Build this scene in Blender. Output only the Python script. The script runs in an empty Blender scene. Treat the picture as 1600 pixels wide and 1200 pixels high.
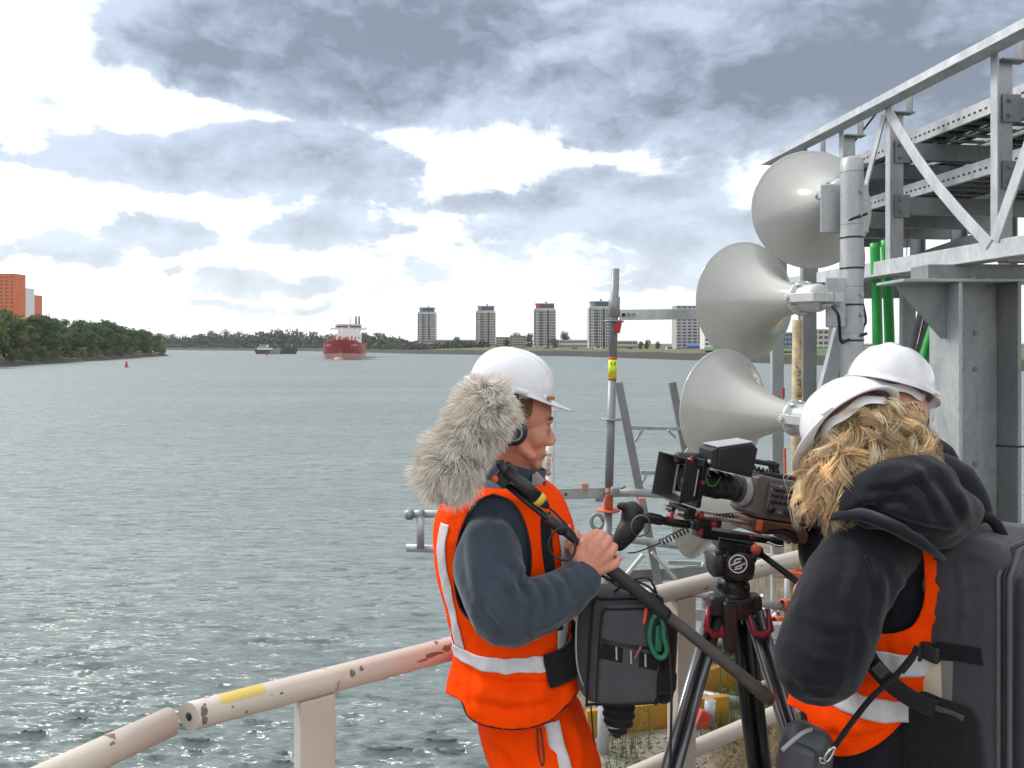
import bpy, bmesh, math, random
import numpy as np
from mathutils import Vector as V, Matrix, noise as mnoise
random.seed(7); rng = np.random.default_rng(7)
SC = bpy.context.scene
COL = SC.collection
R = math.radians

# ------------------------------------------------------------------ camera
CAMZ = 1.85                      # eye height above the quay
FPX, CX, HY = 1200.0, 800.0, 538.0   # focal length, centre column and horizon row of the 1600x1200 photograph
cam_d = bpy.data.cameras.new('camera'); cam = bpy.data.objects.new('camera', cam_d); COL.objects.link(cam)
cam.location = (0, 0, CAMZ); cam.rotation_euler = (R(90), 0, 0)
cam_d.sensor_width = 36; cam_d.lens = 36 * FPX / 1600; cam_d.shift_y = -(600 - HY) / 1600
cam_d.clip_start = 0.05; cam_d.clip_end = 20000
SC.camera = cam
SC.view_settings.view_transform = 'Standard'; SC.view_settings.look = 'None'
SC.view_settings.exposure = 0.58; SC.view_settings.gamma = 1.0; SC.view_settings.use_curve_mapping = False
SC.cycles.max_bounces = 8; SC.cycles.diffuse_bounces = 6; SC.cycles.glossy_bounces = 3
SC.cycles.transparent_max_bounces = 6; SC.cycles.transmission_bounces = 6
SC.cycles.use_denoising = True
SC.cycles.sample_clamp_indirect = 6.0

# ------------------------------------------------------------------ sky and sun
SUN_AZ, SUN_EL = R(-60), R(44)       # ahead and to the left, behind thin cloud
def sock(nt, s, v):
    if isinstance(v, bpy.types.NodeSocket): nt.links.new(v, s)
    elif v is not None: s.default_value = v
def mth(nt, op, a, b=None, c=None, clamp=False):
    n = nt.nodes.new('ShaderNodeMath'); n.operation = op; n.use_clamp = clamp
    for i, x in enumerate((a, b, c)):
        if x is not None: sock(nt, n.inputs[i], x)
    return n.outputs[0]
def vmth(nt, op, a, b=None, c=None):
    n = nt.nodes.new('ShaderNodeVectorMath'); n.operation = op
    for i, x in enumerate((a, b, c)):
        if x is not None: sock(nt, n.inputs[i], x)
    return n.outputs['Value'] if op in ('DOT_PRODUCT', 'LENGTH') else n.outputs[0]
def noi(nt, vec, scale, detail=4, rough=.55, dist=0, col=False, ntype='FBM'):
    n = nt.nodes.new('ShaderNodeTexNoise'); n.inputs['Scale'].default_value = scale
    n.inputs['Detail'].default_value = detail; n.inputs['Roughness'].default_value = rough
    n.inputs['Distortion'].default_value = dist
    if vec is not None: nt.links.new(vec, n.inputs['Vector'])
    return n.outputs['Color'] if col else n.outputs[0]
def ramp(nt, fac, stops, interp='LINEAR'):
    n = nt.nodes.new('ShaderNodeValToRGB'); n.color_ramp.interpolation = interp
    e = n.color_ramp.elements
    while len(e) < len(stops): e.new(.5)
    for i, (p, c) in enumerate(stops):
        e[i].position = p
        e[i].color = (c, c, c, 1) if isinstance(c, (int, float)) else (*c[:3], 1)
    nt.links.new(fac, n.inputs[0]); return n.outputs[0]
def mixc(nt, fac, a, b, mode='MIX'):
    n = nt.nodes.new('ShaderNodeMix'); n.data_type = 'RGBA'; n.blend_type = mode
    sock(nt, n.inputs[0], fac)
    for s, x in ((n.inputs[6], a), (n.inputs[7], b)):
        if isinstance(x, bpy.types.NodeSocket): nt.links.new(x, s)
        else: s.default_value = (*x[:3], 1)
    return n.outputs[2]
def mapping(nt, vec, scale=(1, 1, 1), rot=(0, 0, 0)):
    n = nt.nodes.new('ShaderNodeMapping'); n.inputs['Scale'].default_value = scale
    n.inputs['Rotation'].default_value = rot; nt.links.new(vec, n.inputs[0]); return n.outputs[0]
def sstep(nt, x, a, b):
    n = nt.nodes.new('ShaderNodeMapRange'); n.interpolation_type = 'SMOOTHSTEP'
    n.inputs[1].default_value = a; n.inputs[2].default_value = b
    nt.links.new(x, n.inputs[0]); return n.outputs[0]

world = bpy.data.worlds.new("World"); SC.world = world; world.use_nodes = True
wt = world.node_tree; wt.nodes.clear()
tc = wt.nodes.new('ShaderNodeTexCoord').outputs['Generated']
sx = wt.nodes.new('ShaderNodeSeparateXYZ'); wt.links.new(tc, sx.inputs[0])
hyp = mth(wt, 'SQRT', mth(wt, 'ADD', mth(wt, 'POWER', sx.outputs[0], 2), mth(wt, 'POWER', sx.outputs[1], 2)))
az = mth(wt, 'ARCTAN2', sx.outputs[0], sx.outputs[1])
el = mth(wt, 'ARCTAN2', sx.outputs[2], hyp)
n1c = noi(wt, mapping(wt, tc, (1, 1, 1.5)), 5.0, 7, .6, col=True)
ce = wt.nodes.new('ShaderNodeCombineXYZ'); wt.links.new(az, ce.inputs[0]); wt.links.new(el, ce.inputs[1])
wv = vmth(wt, 'MULTIPLY', vmth(wt, 'SUBTRACT', n1c, (.5, .5, .5)), (.34, .12, 0))
ae = vmth(wt, 'ADD', ce.outputs[0], wv)
def sky_dir(px, py):
    a = math.atan((px - CX) / FPX); return a, math.atan((HY - py) / FPX * math.cos(a))
# cloud banks: centre (azimuth, elevation) and angular half sizes, with strength
BANKS = [(900, 40, 800, 190, 1.2), (1350, 120, 560, 150, 1.0), (600, 90, 440, 130, .8), (1500, 60, 400, 220, .6),
         (420, 262, 280, 66, 1.05), (140, 245, 150, 66, .85), (60, 150, 60, 40, .45), (560, 290, 150, 48, .55),
         (1000, 320, 215, 78, .72), (830, 355, 160, 42, .45), (1130, 370, 130, 55, .5), (920, 400, 260, 26, .45),
         (225, 356, 150, 32, .85), (60, 368, 130, 28, .75), (75, 392, 95, 18, .65), (520, 362, 160, 34, .75),
         (410, 425, 120, 26, .66), (390, 462, 100, 14, .5), (700, 430, 120, 16, .5), (255, 414, 45, 14, .5), (620, 445, 150, 16, .42),
         (20, 250, 60, 24, .55), (940, 440, 150, 16, .45), (1060, 425, 120, 20, .5), (600, 320, 190, 32, .5), (330, 130, 60, 26, .6)]
acc = None
for (px, py, rx, ry, am) in BANKS:
    a0, e0 = sky_dir(px, py); ca = math.cos(a0)
    ra, re = rx / FPX * ca * ca, ry / FPX * ca
    v = vmth(wt, 'MULTIPLY_ADD', ae, (1 / ra, 1 / re, 0), (-a0 / ra, -e0 / re, 0))
    g = mth(wt, 'SUBTRACT', 1.0, vmth(wt, 'DOT_PRODUCT', v, v), clamp=True)
    acc = mth(wt, 'MULTIPLY', g, am) if acc is None else mth(wt, 'MULTIPLY_ADD', g, am, acc)
# the same kind of broken cloud all round the rest of the sky
zz = mth(wt, 'ADD', mth(wt, 'MAXIMUM', sx.outputs[2], 0.0), .16)
cq = wt.nodes.new('ShaderNodeCombineXYZ')
wt.links.new(mth(wt, 'DIVIDE', sx.outputs[0], zz), cq.inputs[0]); wt.links.new(mth(wt, 'DIVIDE', sx.outputs[1], zz), cq.inputs[1])
broad = noi(wt, cq.outputs[0], .75, 6, .58)
def cloud_noise(vec):
    w = vmth(wt, 'MULTIPLY', vmth(wt, 'SUBTRACT', noi(wt, mapping(wt, vec, (1, 1, 1.4)), 7.0, 4, .6, col=True), (.5, .5, .5)), (.16, .16, .09))
    v = vmth(wt, 'ADD', vec, w)
    return noi(wt, mapping(wt, v, (1, 1, 1.7)), 8.0, 9, .54), noi(wt, mapping(wt, v, (1, 1, 2.1)), 3.6, 6, .58)
n_fine, n_big = cloud_noise(tc)
f2, b2 = cloud_noise(vmth(wt, 'ADD', tc, (-.016, 0, .026)))      # towards the light: for lit edges and shaded bases
emb = mth(wt, 'ADD', mth(wt, 'MULTIPLY', mth(wt, 'SUBTRACT', n_fine, f2), 1.0), mth(wt, 'MULTIPLY', mth(wt, 'SUBTRACT', n_big, b2), 2.2))
side = mth(wt, 'ADD', sstep(wt, mth(wt, 'ABSOLUTE', az), .62, .95), sstep(wt, el, .42, .7), clamp=True)
broad_v = mth(wt, 'MULTIPLY', mth(wt, 'MULTIPLY_ADD', broad, 4.2, -2.75), side)
val = mth(wt, 'ADD', mth(wt, 'ADD', acc, broad_v), mth(wt, 'MULTIPLY_ADD', n_fine, 1.25, -.78))
val = mth(wt, 'ADD', val, mth(wt, 'MULTIPLY_ADD', n_big, .9, -.44))
dens = sstep(wt, val, -.06, .50)
thick = mth(wt, 'ADD', sstep(wt, val, .05, 2.5), mth(wt, 'MULTIPLY', emb, 1.05))
thick = mth(wt, 'ADD', thick, mth(wt, 'MULTIPLY_ADD', n_big, 1.3, -.52), clamp=True)
shade = mixc(wt, thick, (.43, .495, .60), (.172, .198, .245))
cloudc = mixc(wt, ramp(wt, dens, [(0, 0), (.35, .42), (.7, .93), (1, 1)]), (.90, .93, .94), shade)
hz = sstep(wt, el, .0, .30)
cloudc = mixc(wt, hz, mixc(wt, .30, cloudc, (.88, .92, .94)), cloudc)
sky = wt.nodes.new('ShaderNodeTexSky'); sky.sky_type = 'NISHITA'; sky.sun_disc = False
sky.sun_elevation = SUN_EL; sky.sun_rotation = SUN_AZ
bg1 = wt.nodes.new('ShaderNodeBackground'); wt.links.new(sky.outputs[0], bg1.inputs[0]); bg1.inputs[1].default_value = .12
bg2 = wt.nodes.new('ShaderNodeBackground'); wt.links.new(cloudc, bg2.inputs[0]); bg2.inputs[1].default_value = 1.0
mx = wt.nodes.new('ShaderNodeMixShader'); mx.inputs[0].default_value = .90
wt.links.new(bg1.outputs[0], mx.inputs[1]); wt.links.new(bg2.outputs[0], mx.inputs[2])
wo = wt.nodes.new('ShaderNodeOutputWorld'); wt.links.new(mx.outputs[0], wo.inputs[0])
world.cycles.sampling_method = 'MANUAL'; world.cycles.sample_map_resolution = 512

sd = bpy.data.lights.new('sun', 'SUN'); sun = bpy.data.objects.new('sun', sd); COL.objects.link(sun)
sd.energy = 2.0; sd.angle = R(12); sd.color = (1.0, .96, .90)
sdir = V((math.sin(SUN_AZ) * math.cos(SUN_EL), math.cos(SUN_AZ) * math.cos(SUN_EL), math.sin(SUN_EL)))
sun.rotation_euler = sdir.to_track_quat('Z', 'Y').to_euler(); sun.location = (-20, 20, 40)

# ------------------------------------------------------------------ helpers
def P(px, py, d):
    """the point at distance d (metres ahead) seen at that spot of the photograph"""
    return V(((px - CX) / FPX * d, d, CAMZ - (py - HY) / FPX * d))
OFF = {}                                         # world offset of each parent
def tag(o, label=None, cat=None, group=None, kind=None):
    if label: o['label'] = label
    if cat: o['category'] = cat
    if group: o['group'] = group
    if kind: o['kind'] = kind
    return o
def empty(name, loc, label=None, cat=None, group=None, rot=None):
    o = bpy.data.objects.new(name, None); COL.objects.link(o); o.location = loc
    o.empty_display_size = .1
    if rot: o.rotation_euler = rot
    OFF[o.name] = V(loc); return tag(o, label, cat, group)
def copy_tree(o, parent=None):
    c = o.copy(); COL.objects.link(c)
    if parent is not None: c.parent = parent
    for ch in o.children: copy_tree(ch, c)
    return c
def frame(d, up=V((0, 0, 1))):
    d = V(d).normalized()
    if abs(d.dot(up)) > .97: up = V((1, 0, 0))
    x = up.cross(d).normalized(); return x, d.cross(x), d
def rotm(x, y, z): return Matrix((x, y, z)).transposed()
class MB:
    def __init__(s): s.v = []; s.f = []; s.sm = []
    def add(s, vs, fs, smooth=False):
        b = len(s.v); s.v += [tuple(p) for p in vs]; s.f += [tuple(i + b for i in f) for f in fs]; s.sm += [smooth] * len(fs); return s
    def box(s, c, size, M=None):
        h = V(size) / 2; vs = []
        for i in (-1, 1):
            for j in (-1, 1):
                for k in (-1, 1):
                    p = V((i * h.x, j * h.y, k * h.z)); vs.append(V(c) + (M @ p if M else p))
        return s.add(vs, [(0, 1, 3, 2), (4, 6, 7, 5), (0, 4, 5, 1), (2, 3, 7, 6), (0, 2, 6, 4), (1, 5, 7, 3)])
    def bar(s, a, b, w, h, up=V((0, 0, 1))):
        a, b = V(a), V(b); x, y, z = frame(b - a, V(up)); return s.box((a + b) / 2, (w, h, (b - a).length), rotm(x, y, z))
    def angle(s, a, b, w, t, up=V((0, 0, 1)), side=1):
        """steel angle section from a to b: one leg upright, one leg flat"""
        a, b = V(a), V(b); x, y, z = frame(b - a, V(up))
        s.bar(a, b, t, w, up); s.bar(a + x * side * (w / 2 + t / 2 + .0005) - y * (w / 2 - t / 2), b + x * side * (w / 2 + t / 2 + .0005) - y * (w / 2 - t / 2), w, t, up); return s
    def tube(s, pts, r, n=12, cap=True, smooth=True):
        pts = [V(p) for p in pts]; m = len(pts); rs = r if isinstance(r, (list, tuple)) else [r] * m
        vs = []; fs = []; x = None
        for i, p in enumerate(pts):
            d = (pts[min(i + 1, m - 1)] - pts[max(i - 1, 0)])
            if d.length < 1e-9: d = V((0, 0, 1))
            d.normalize()
            if x is None: x, y, _ = frame(d)
            else:
                x = (x - d * x.dot(d)).normalized(); y = d.cross(x)
            for k in range(n):
                a = 2 * math.pi * k / n; vs.append(p + (x * math.cos(a) + y * math.sin(a)) * rs[i])
        for i in range(m - 1):
            for k in range(n): fs.append((i * n + k, i * n + (k + 1) % n, (i + 1) * n + (k + 1) % n, (i + 1) * n + k))
        s.add(vs, fs, smooth)
        if cap:
            b = len(s.v) - len(vs); s.f.append(tuple(b + k for k in reversed(range(n)))); s.f.append(tuple(b + (m - 1) * n + k for k in range(n))); s.sm += [False, False]
        return s
    def limb(s, pts, rs, n=16, sub=6):
        """tapered limb with round ends through spline points"""
        pts, rs = spline(pts, rs, sub)
        d0 = (pts[0] - pts[1]).normalized(); d1 = (pts[-1] - pts[-2]).normalized()
        a = [(pts[0] + d0 * rs[0] * math.sin(t), rs[0] * math.cos(t)) for t in (1.5, 1.1, .6)]
        b = [(pts[-1] + d1 * rs[-1] * math.sin(t), rs[-1] * math.cos(t)) for t in (.6, 1.1, 1.5)]
        al = a + list(zip(pts, rs)) + b
        return s.tube([q[0] for q in al], [q[1] for q in al], n)
    def ell(s, c, r, M=None, nu=20, nv=12):
        r = V(r) if not isinstance(r, (int, float)) else V((r, r, r)); vs = []; fs = []
        for j in range(nv + 1):
            t = math.pi * j / nv
            for i in range(nu):
                a = 2 * math.pi * i / nu; p = V((r.x * math.sin(t) * math.cos(a), r.y * math.sin(t) * math.sin(a), r.z * math.cos(t)))
                vs.append(V(c) + (M @ p if M else p))
        for j in range(nv):
            for i in range(nu): fs.append((j * nu + i, (j + 1) * nu + i, (j + 1) * nu + (i + 1) % nu, j * nu + (i + 1) % nu))
        return s.add(vs, fs, True)
    def lathe(s, prof, c, axis, n=32, cap=False, smooth=True, up=V((0, 0, 1))):
        """profile of (radius, height along axis)"""
        x, y, z = frame(axis, up); c = V(c); vs = []; fs = []
        for (r, h) in prof:
            for k in range(n):
                a = 2 * math.pi * k / n; vs.append(c + z * h + (x * math.cos(a) + y * math.sin(a)) * r)
        for i in range(len(prof) - 1):
            for k in range(n): fs.append((i * n + k, i * n + (k + 1) % n, (i + 1) * n + (k + 1) % n, (i + 1) * n + k))
        s.add(vs, fs, smooth)
        if cap:
            b = len(s.v) - len(vs); m = len(prof)
            s.f.append(tuple(b + k for k in reversed(range(n)))); s.f.append(tuple(b + (m - 1) * n + k for k in range(n))); s.sm += [False, False]
        return s
    def cyl(s, a, b, r, n=16): return s.tube([a, b], r, n)
    def prism(s, pts, ext):
        """closed polygon (3-D points) pushed along ext"""
        n = len(pts); e = V(ext); vs = [V(p) for p in pts] + [V(p) + e for p in pts]
        return s.add(vs, [tuple(reversed(range(n))), tuple(range(n, 2 * n))] + [(i, (i + 1) % n, n + (i + 1) % n, n + i) for i in range(n)])
    def loft(s, rings, cap=True, closed=True, smooth=True):
        n = len(rings[0]); vs = [p for r in rings for p in r]; fs = []
        for i in range(len(rings) - 1):
            for k in range(n if closed else n - 1): fs.append((i * n + k, i * n + (k + 1) % n, (i + 1) * n + (k + 1) % n, (i + 1) * n + k))
        s.add(vs, fs, smooth)
        if cap:
            b = len(s.v) - len(vs); s.f.append(tuple(b + k for k in reversed(range(n)))); s.f.append(tuple(b + (len(rings) - 1) * n + k for k in range(n))); s.sm += [smooth, smooth]
        return s
    def rbox(s, c, size, r, M=None, n=7, bulge=0.0):
        """soft box with rounded edges"""
        h = [a / 2 for a in size]; r = min(r, min(h) * .98)
        def grid(hh):
            inn = hh - r; e = [-hh + r * (1 - math.cos(t)) * 1.0 for t in (0, .5, 1.0)]
            mid = list(np.linspace(-inn, inn, n)); return [-hh, -hh + r * .35, -hh + r * .7] + mid + [hh - r * .7, hh - r * .35, hh]
        g = [grid(a) for a in h]
        for ax in range(3):
            u, w = [(1, 2), (2, 0), (0, 1)][ax]
            for sg in (-1, 1):
                vs = []; fs = []; nu, nw = len(g[u]), len(g[w])
                for a in g[u]:
                    for b in g[w]:
                        p = [0, 0, 0]; p[ax] = sg * h[ax]; p[u] = a; p[w] = b
                        q = [max(-(h[k] - r), min(h[k] - r, p[k])) for k in range(3)]
                        d = V(p) - V(q); d = d.normalized() * r if d.length > 0 else d
                        o = V(q) + d
                        if bulge:
                            o[ax] += sg * bulge * (1 - (a / h[u]) ** 2) * (1 - (b / h[w]) ** 2)
                        vs.append(V(c) + (M @ o if M else o))
                for i in range(nu - 1):
                    for j in range(nw - 1):
                        q = (i * nw + j, (i + 1) * nw + j, (i + 1) * nw + j + 1, i * nw + j + 1); fs.append(q if sg > 0 else q[::-1])
                s.add(vs, fs, True)
        return s
    def mesh(s, name):
        me = bpy.data.meshes.new(name); me.from_pydata([tuple(p) for p in s.v], [], s.f)
        me.polygons.foreach_set('use_smooth', s.sm); me.update(); return me
    def build(s, name, m, parent=None, bevel=0, origin=None, local=False, weld=False, mats=None):
        off = V((0, 0, 0))
        if parent is not None and not local: off = OFF.get(parent.name, V((0, 0, 0)))
        if origin is not None: off = V(origin)
        if off.length: s.v = [(p[0] - off.x, p[1] - off.y, p[2] - off.z) for p in s.v]
        me = s.mesh(name); me.materials.append(m)
        if mats:
            for q in mats[0]: me.materials.append(q)
            me.polygons.foreach_set('material_index', mats[1])
        if weld:
            bm = bmesh.new(); bm.from_mesh(me); bmesh.ops.remove_doubles(bm, verts=bm.verts, dist=1e-5); bmesh.ops.recalc_face_normals(bm, faces=bm.faces); bm.to_mesh(me); bm.free()
        o = bpy.data.objects.new(name, me); COL.objects.link(o)
        if parent is not None: o.parent = parent
        if origin is not None: o.location = origin
        OFF[o.name] = off if not local else V((0, 0, 0))
        if bevel:
            b = o.modifiers.new('bevel', 'BEVEL'); b.width = bevel; b.segments = 2; b.limit_method = 'ANGLE'; b.angle_limit = R(40)
        return o
def spline(pts, rs, sub=6):
    pts = [V(p) for p in pts]; n = len(pts)
    if n < 3: 
        return [pts[0].lerp(pts[-1], i / sub) for i in range(sub + 1)], [rs[0] + (rs[-1] - rs[0]) * i / sub for i in range(sub + 1)]
    op, orr = [], []
    for i in range(n - 1):
        p0, p1, p2, p3 = pts[max(i - 1, 0)], pts[i], pts[i + 1], pts[min(i + 2, n - 1)]
        for k in range(sub):
            t = k / sub
            op.append(.5 * ((2 * p1) + (p2 - p0) * t + (2 * p0 - 5 * p1 + 4 * p2 - p3) * t * t + (3 * p1 - p0 - 3 * p2 + p3) * t ** 3))
            orr.append(rs[i] + (rs[i + 1] - rs[i]) * t)
    return op + [pts[-1]], orr + [rs[-1]]
def curve(pts, sub=8): return spline(pts, [0] * len(pts), sub)[0]
def fuse(mb, voxel, smooth=4, disp=None, factor=.5, vdisp=None):
    """one continuous surface round all the shapes in mb"""
    me = mb.mesh('fuse_tmp'); o = bpy.data.objects.new('fuse_tmp', me); COL.objects.link(o)
    m = o.modifiers.new('r', 'REMESH'); m.mode = 'VOXEL'; m.voxel_size = voxel; m.use_smooth_shade = True
    if smooth:
        q = o.modifiers.new('s', 'SMOOTH'); q.iterations = smooth; q.factor = factor
    dg = bpy.context.evaluated_depsgraph_get(); ev = o.evaluated_get(dg)
    m2 = bpy.data.meshes.new_from_object(ev)
    bpy.data.objects.remove(o); bpy.data.meshes.remove(me)
    n = len(m2.vertices); co = np.empty(n * 3); m2.vertices.foreach_get('co', co); co = co.reshape(-1, 3)
    no = np.empty(n * 3); m2.vertices.foreach_get('normal', no); no = no.reshape(-1, 3)
    if disp is not None: co = co + no * np.array([disp(V(p), V(q)) for p, q in zip(co, no)])[:, None]
    if vdisp is not None: co = co + no * vdisp(co, no)[:, None]
    fs = [tuple(p.vertices) for p in m2.polygons]; bpy.data.meshes.remove(m2)
    out = MB(); out.add([tuple(p) for p in co], fs, True); return out
def folds(amp, fr, st=(1, 1, 1), seed=0.0):
    s = V(st)
    def f(p, n=None):
        q = V((p.x * s.x, p.y * s.y, p.z * s.z)) * fr + V((seed, seed * 1.7, seed * .3))
        a = mnoise.noise(q); b = mnoise.noise(q * 2.3 + V((3, 1, 2)))
        return amp * ((1 - abs(a) * 2.2) * .7 + b * .45)
    return f

def creases(arcs):
    """cloth creases: each a ridge with a valley beside it along a drawn line (points, height, width), on the side facing the viewer"""
    def f(co, no):
        y = np.maximum(co[:, 1], .3); px = CX + co[:, 0] / y * FPX; py = HY + (CAMZ - co[:, 2]) / y * FPX; tot = np.zeros(len(co)); fc = np.clip(-no[:, 1] * 1.6 + .25, 0, 1)
        for pts, amp, w in arcs:
            c = curve([V((a, b, 0)) for a, b in pts], 6); n = len(c) - 1; best = np.full(len(co), 1e9); sg = np.zeros(len(co)); tt = np.zeros(len(co))
            for i in range(n):
                ax, ay, dx, dy = c[i].x, c[i].y, c[i + 1].x - c[i].x, c[i + 1].y - c[i].y; L2 = dx * dx + dy * dy + 1e-9
                q = np.clip(((px - ax) * dx + (py - ay) * dy) / L2, 0, 1); ex = px - ax - q * dx; ey = py - ay - q * dy; d = ex * ex + ey * ey; m = d < best
                best[m] = d[m]; sg[m] = np.sign(dx * ey - dy * ex)[m]; tt[m] = ((i + q) / n)[m]
            d = np.sqrt(best); s = d * sg; tp = np.sqrt(np.clip(np.sin(np.pi * np.clip(tt, .02, .98)), 0, 1))
            tot += amp * tp * (np.exp(-(d / w) ** 2) - .9 * np.exp(-((s - 1.35 * w) / (.75 * w)) ** 2))
        return tot * fc
    return f
def crease_sheet(mb, arcs, ymax):
    co = np.array(mb.v); no = np.zeros_like(co); no[:, 1] = np.where(co[:, 1] < ymax, -1.0, 1.0); d = creases(arcs)(co, no); co[:, 1] -= d; mb.v = [tuple(q) for q in co]

# ------------------------------------------------------------------ materials
def newmat(name):
    m = bpy.data.materials.new(name); m.use_nodes = True; nt = m.node_tree
    return m, nt, nt.nodes['Principled BSDF'], nt.nodes.new('ShaderNodeTexCoord').outputs['Object']
def bump(nt, b, h, st, dist=.01, prev=None):
    n = nt.nodes.new('ShaderNodeBump'); n.inputs['Strength'].default_value = st; n.inputs['Distance'].default_value = dist
    nt.links.new(h, n.inputs['Height'])
    if prev is not None: nt.links.new(prev, n.inputs['Normal'])
    nt.links.new(n.outputs[0], b.inputs['Normal']); return n.outputs[0]
def mat(name, col, rough=.5, metal=0, var=.12, vs=6, bs=0, bst=.3, bd=.002, coat=0, sheen=0, spec=.5, col2=None, rv=0, detail=5):
    m, nt, b, oc = newmat(name)
    n = noi(nt, oc, vs, detail, .6)
    f = ramp(nt, n, [(.3, 0), (.7, 1)])
    c2 = col2 or tuple(max(0, x * (1 - 2.2 * var)) for x in col)
    c1 = tuple(min(1, x * (1 + var * .6)) for x in col)
    nt.links.new(mixc(nt, f, c2, c1), b.inputs['Base Color'])
    b.inputs['Metallic'].default_value = metal; b.inputs['Coat Weight'].default_value = coat
    b.inputs['Coat Roughness'].default_value = .08
    b.inputs['Sheen Weight'].default_value = sheen; b.inputs['Specular IOR Level'].default_value = spec
    if rv: nt.links.new(ramp(nt, n, [(.25, max(.02, rough - rv)), (.75, min(1, rough + rv))]), b.inputs['Roughness'])
    else: b.inputs['Roughness'].default_value = rough
    if bs: bump(nt, b, noi(nt, oc, bs, 3, .6), bst, bd)
    return m
def island_mat(name, cols, rough=.7, sss=0, trans=0):
    """each loose piece (leaf, strand) gets its own tint"""
    m, nt, b, oc = newmat(name)
    g = nt.nodes.new('ShaderNodeNewGeometry'); k = len(cols)
    c = ramp(nt, g.outputs['Random Per Island'], [(i / max(1, k - 1), q) for i, q in enumerate(cols)])
    oi = nt.nodes.new('ShaderNodeObjectInfo')
    hsv = nt.nodes.new('ShaderNodeHueSaturation'); nt.links.new(c, hsv.inputs['Color'])
    nt.links.new(mth(nt, 'MULTIPLY_ADD', oi.outputs['Random'], .05, .475), hsv.inputs['Hue'])
    nt.links.new(mth(nt, 'MULTIPLY_ADD', mth(nt, 'FRACT', mth(nt, 'MULTIPLY', oi.outputs['Random'], 7.3)), .6, .7), hsv.inputs['Value'])
    nt.links.new(hsv.outputs[0], b.inputs['Base Color']); b.inputs['Roughness'].default_value = rough
    b.inputs['Specular IOR Level'].default_value = .25
    if trans:
        t = nt.nodes.new('ShaderNodeBsdfTranslucent'); nt.links.new(hsv.outputs[0], t.inputs[0])
        x = nt.nodes.new('ShaderNodeMixShader'); x.inputs[0].default_value = trans
        nt.links.new(b.outputs[0], x.inputs[1]); nt.links.new(t.outputs[0], x.inputs[2]); nt.links.new(x.outputs[0], nt.nodes['Material Output'].inputs[0])
    return m
def fabric(name, col, weave=900, rough=.9, sheen=.25, var=.10, vs=9, wst=.25):
    m, nt, b, oc = newmat(name)
    n = noi(nt, oc, vs, 6, .6); f = ramp(nt, n, [(.3, 0), (.7, 1)])
    fine = noi(nt, oc, weave * .5, 2, .5)
    base = mixc(nt, f, tuple(x * (1 - 1.8 * var) for x in col), tuple(min(1, x * (1 + var)) for x in col))
    base = mixc(nt, mth(nt, 'MULTIPLY', fine, .35), base, tuple(x * .5 for x in col))
    nt.links.new(base, b.inputs['Base Color']); b.inputs['Roughness'].default_value = rough
    b.inputs['Sheen Weight'].default_value = sheen; b.inputs['Sheen Roughness'].default_value = .5; b.inputs['Specular IOR Level'].default_value = .06
    w = noi(nt, oc, weave, 1, .5); cr = noi(nt, oc, 28, 4, .6, dist=.6)
    p = bump(nt, b, cr, .35, .006); bump(nt, b, w, wst, .0015, p)
    return m
def galv(name, tone=.42):
    m, nt, b, oc = newmat(name)
    vo = nt.nodes.new('ShaderNodeTexVoronoi'); vo.inputs['Scale'].default_value = 60; nt.links.new(oc, vo.inputs['Vector'])
    sp = nt.nodes.new('ShaderNodeSeparateColor'); nt.links.new(vo.outputs['Color'], sp.inputs[0])
    big = noi(nt, mapping(nt, oc, (1.2, 1.2, .5), (0, .5, 0)), 7, 6, .65, dist=.8)
    c = mixc(nt, ramp(nt, big, [(.3, 0), (.7, 1)]), tuple(tone * k for k in (.70, .74, .78)), tuple(tone * k for k in (1.12, 1.16, 1.2)))
    c = mixc(nt, mth(nt, 'MULTIPLY', sp.outputs[0], .25), c, (tone * .6,) * 3)
    dirt = ramp(nt, noi(nt, oc, 19, 5, .7), [(.62, 0), (.8, .45)])
    c = mixc(nt, dirt, c, (.23, .2, .17))
    nt.links.new(c, b.inputs['Base Color']); b.inputs['Metallic'].default_value = .35
    nt.links.new(ramp(nt, big, [(.3, .38), (.7, .62)]), b.inputs['Roughness'])
    bump(nt, b, noi(nt, oc, 90, 3, .6), .12, .001)
    return m
def chipped(name, col, chip=(.20, .12, .08), amt=.70, scale=20):
    m, nt, b, oc = newmat(name)
    n = noi(nt, mapping(nt, oc, (1, 1, 1.0)), scale, 4, .5, dist=.5)
    k = ramp(nt, n, [(amt, 0), (amt + .015, 1)])
    st = noi(nt, oc, 4, 6, .65)
    c = mixc(nt, ramp(nt, st, [(.3, 0), (.75, 1)]), tuple(x * .82 for x in col), col)
    halo = ramp(nt, n, [(amt - .08, 0), (amt, .35)])
    c = mixc(nt, halo, c, (.45, .36, .26)); c = mixc(nt, k, c, chip)
    fine = ramp(nt, noi(nt, oc, 120, 3, .7), [(.66, 0), (.72, .5)]); c = mixc(nt, fine, c, (.3, .24, .18))
    nt.links.new(c, b.inputs['Base Color'])
    nt.links.new(ramp(nt, k, [(0, .38), (1, .8)]), b.inputs['Roughness'])
    inv = mth(nt, 'SUBTRACT', 1.0, k); p = bump(nt, b, inv, .5, .0012); bump(nt, b, noi(nt, oc, 40, 3, .6), .12, .001, p)
    return m
GALV = galv('galvanised_steel', .45); GALVD = galv('weathered_galvanised_steel', .29); GALVL = galv('bright_galvanised_steel', .54)
BEIGE = chipped('beige_rail_paint', (.58, .515, .445))
SLATE = fabric('slate_fleece', (.050, .066, .088), 700)
NAVY = fabric('black_navy_softshell', (.014, .0145, .020), 900, sheen=.15)
ORANGE = fabric('fluorescent_orange_cloth', (1.0, .064, .0), 800, .8, .0, .04)
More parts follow.
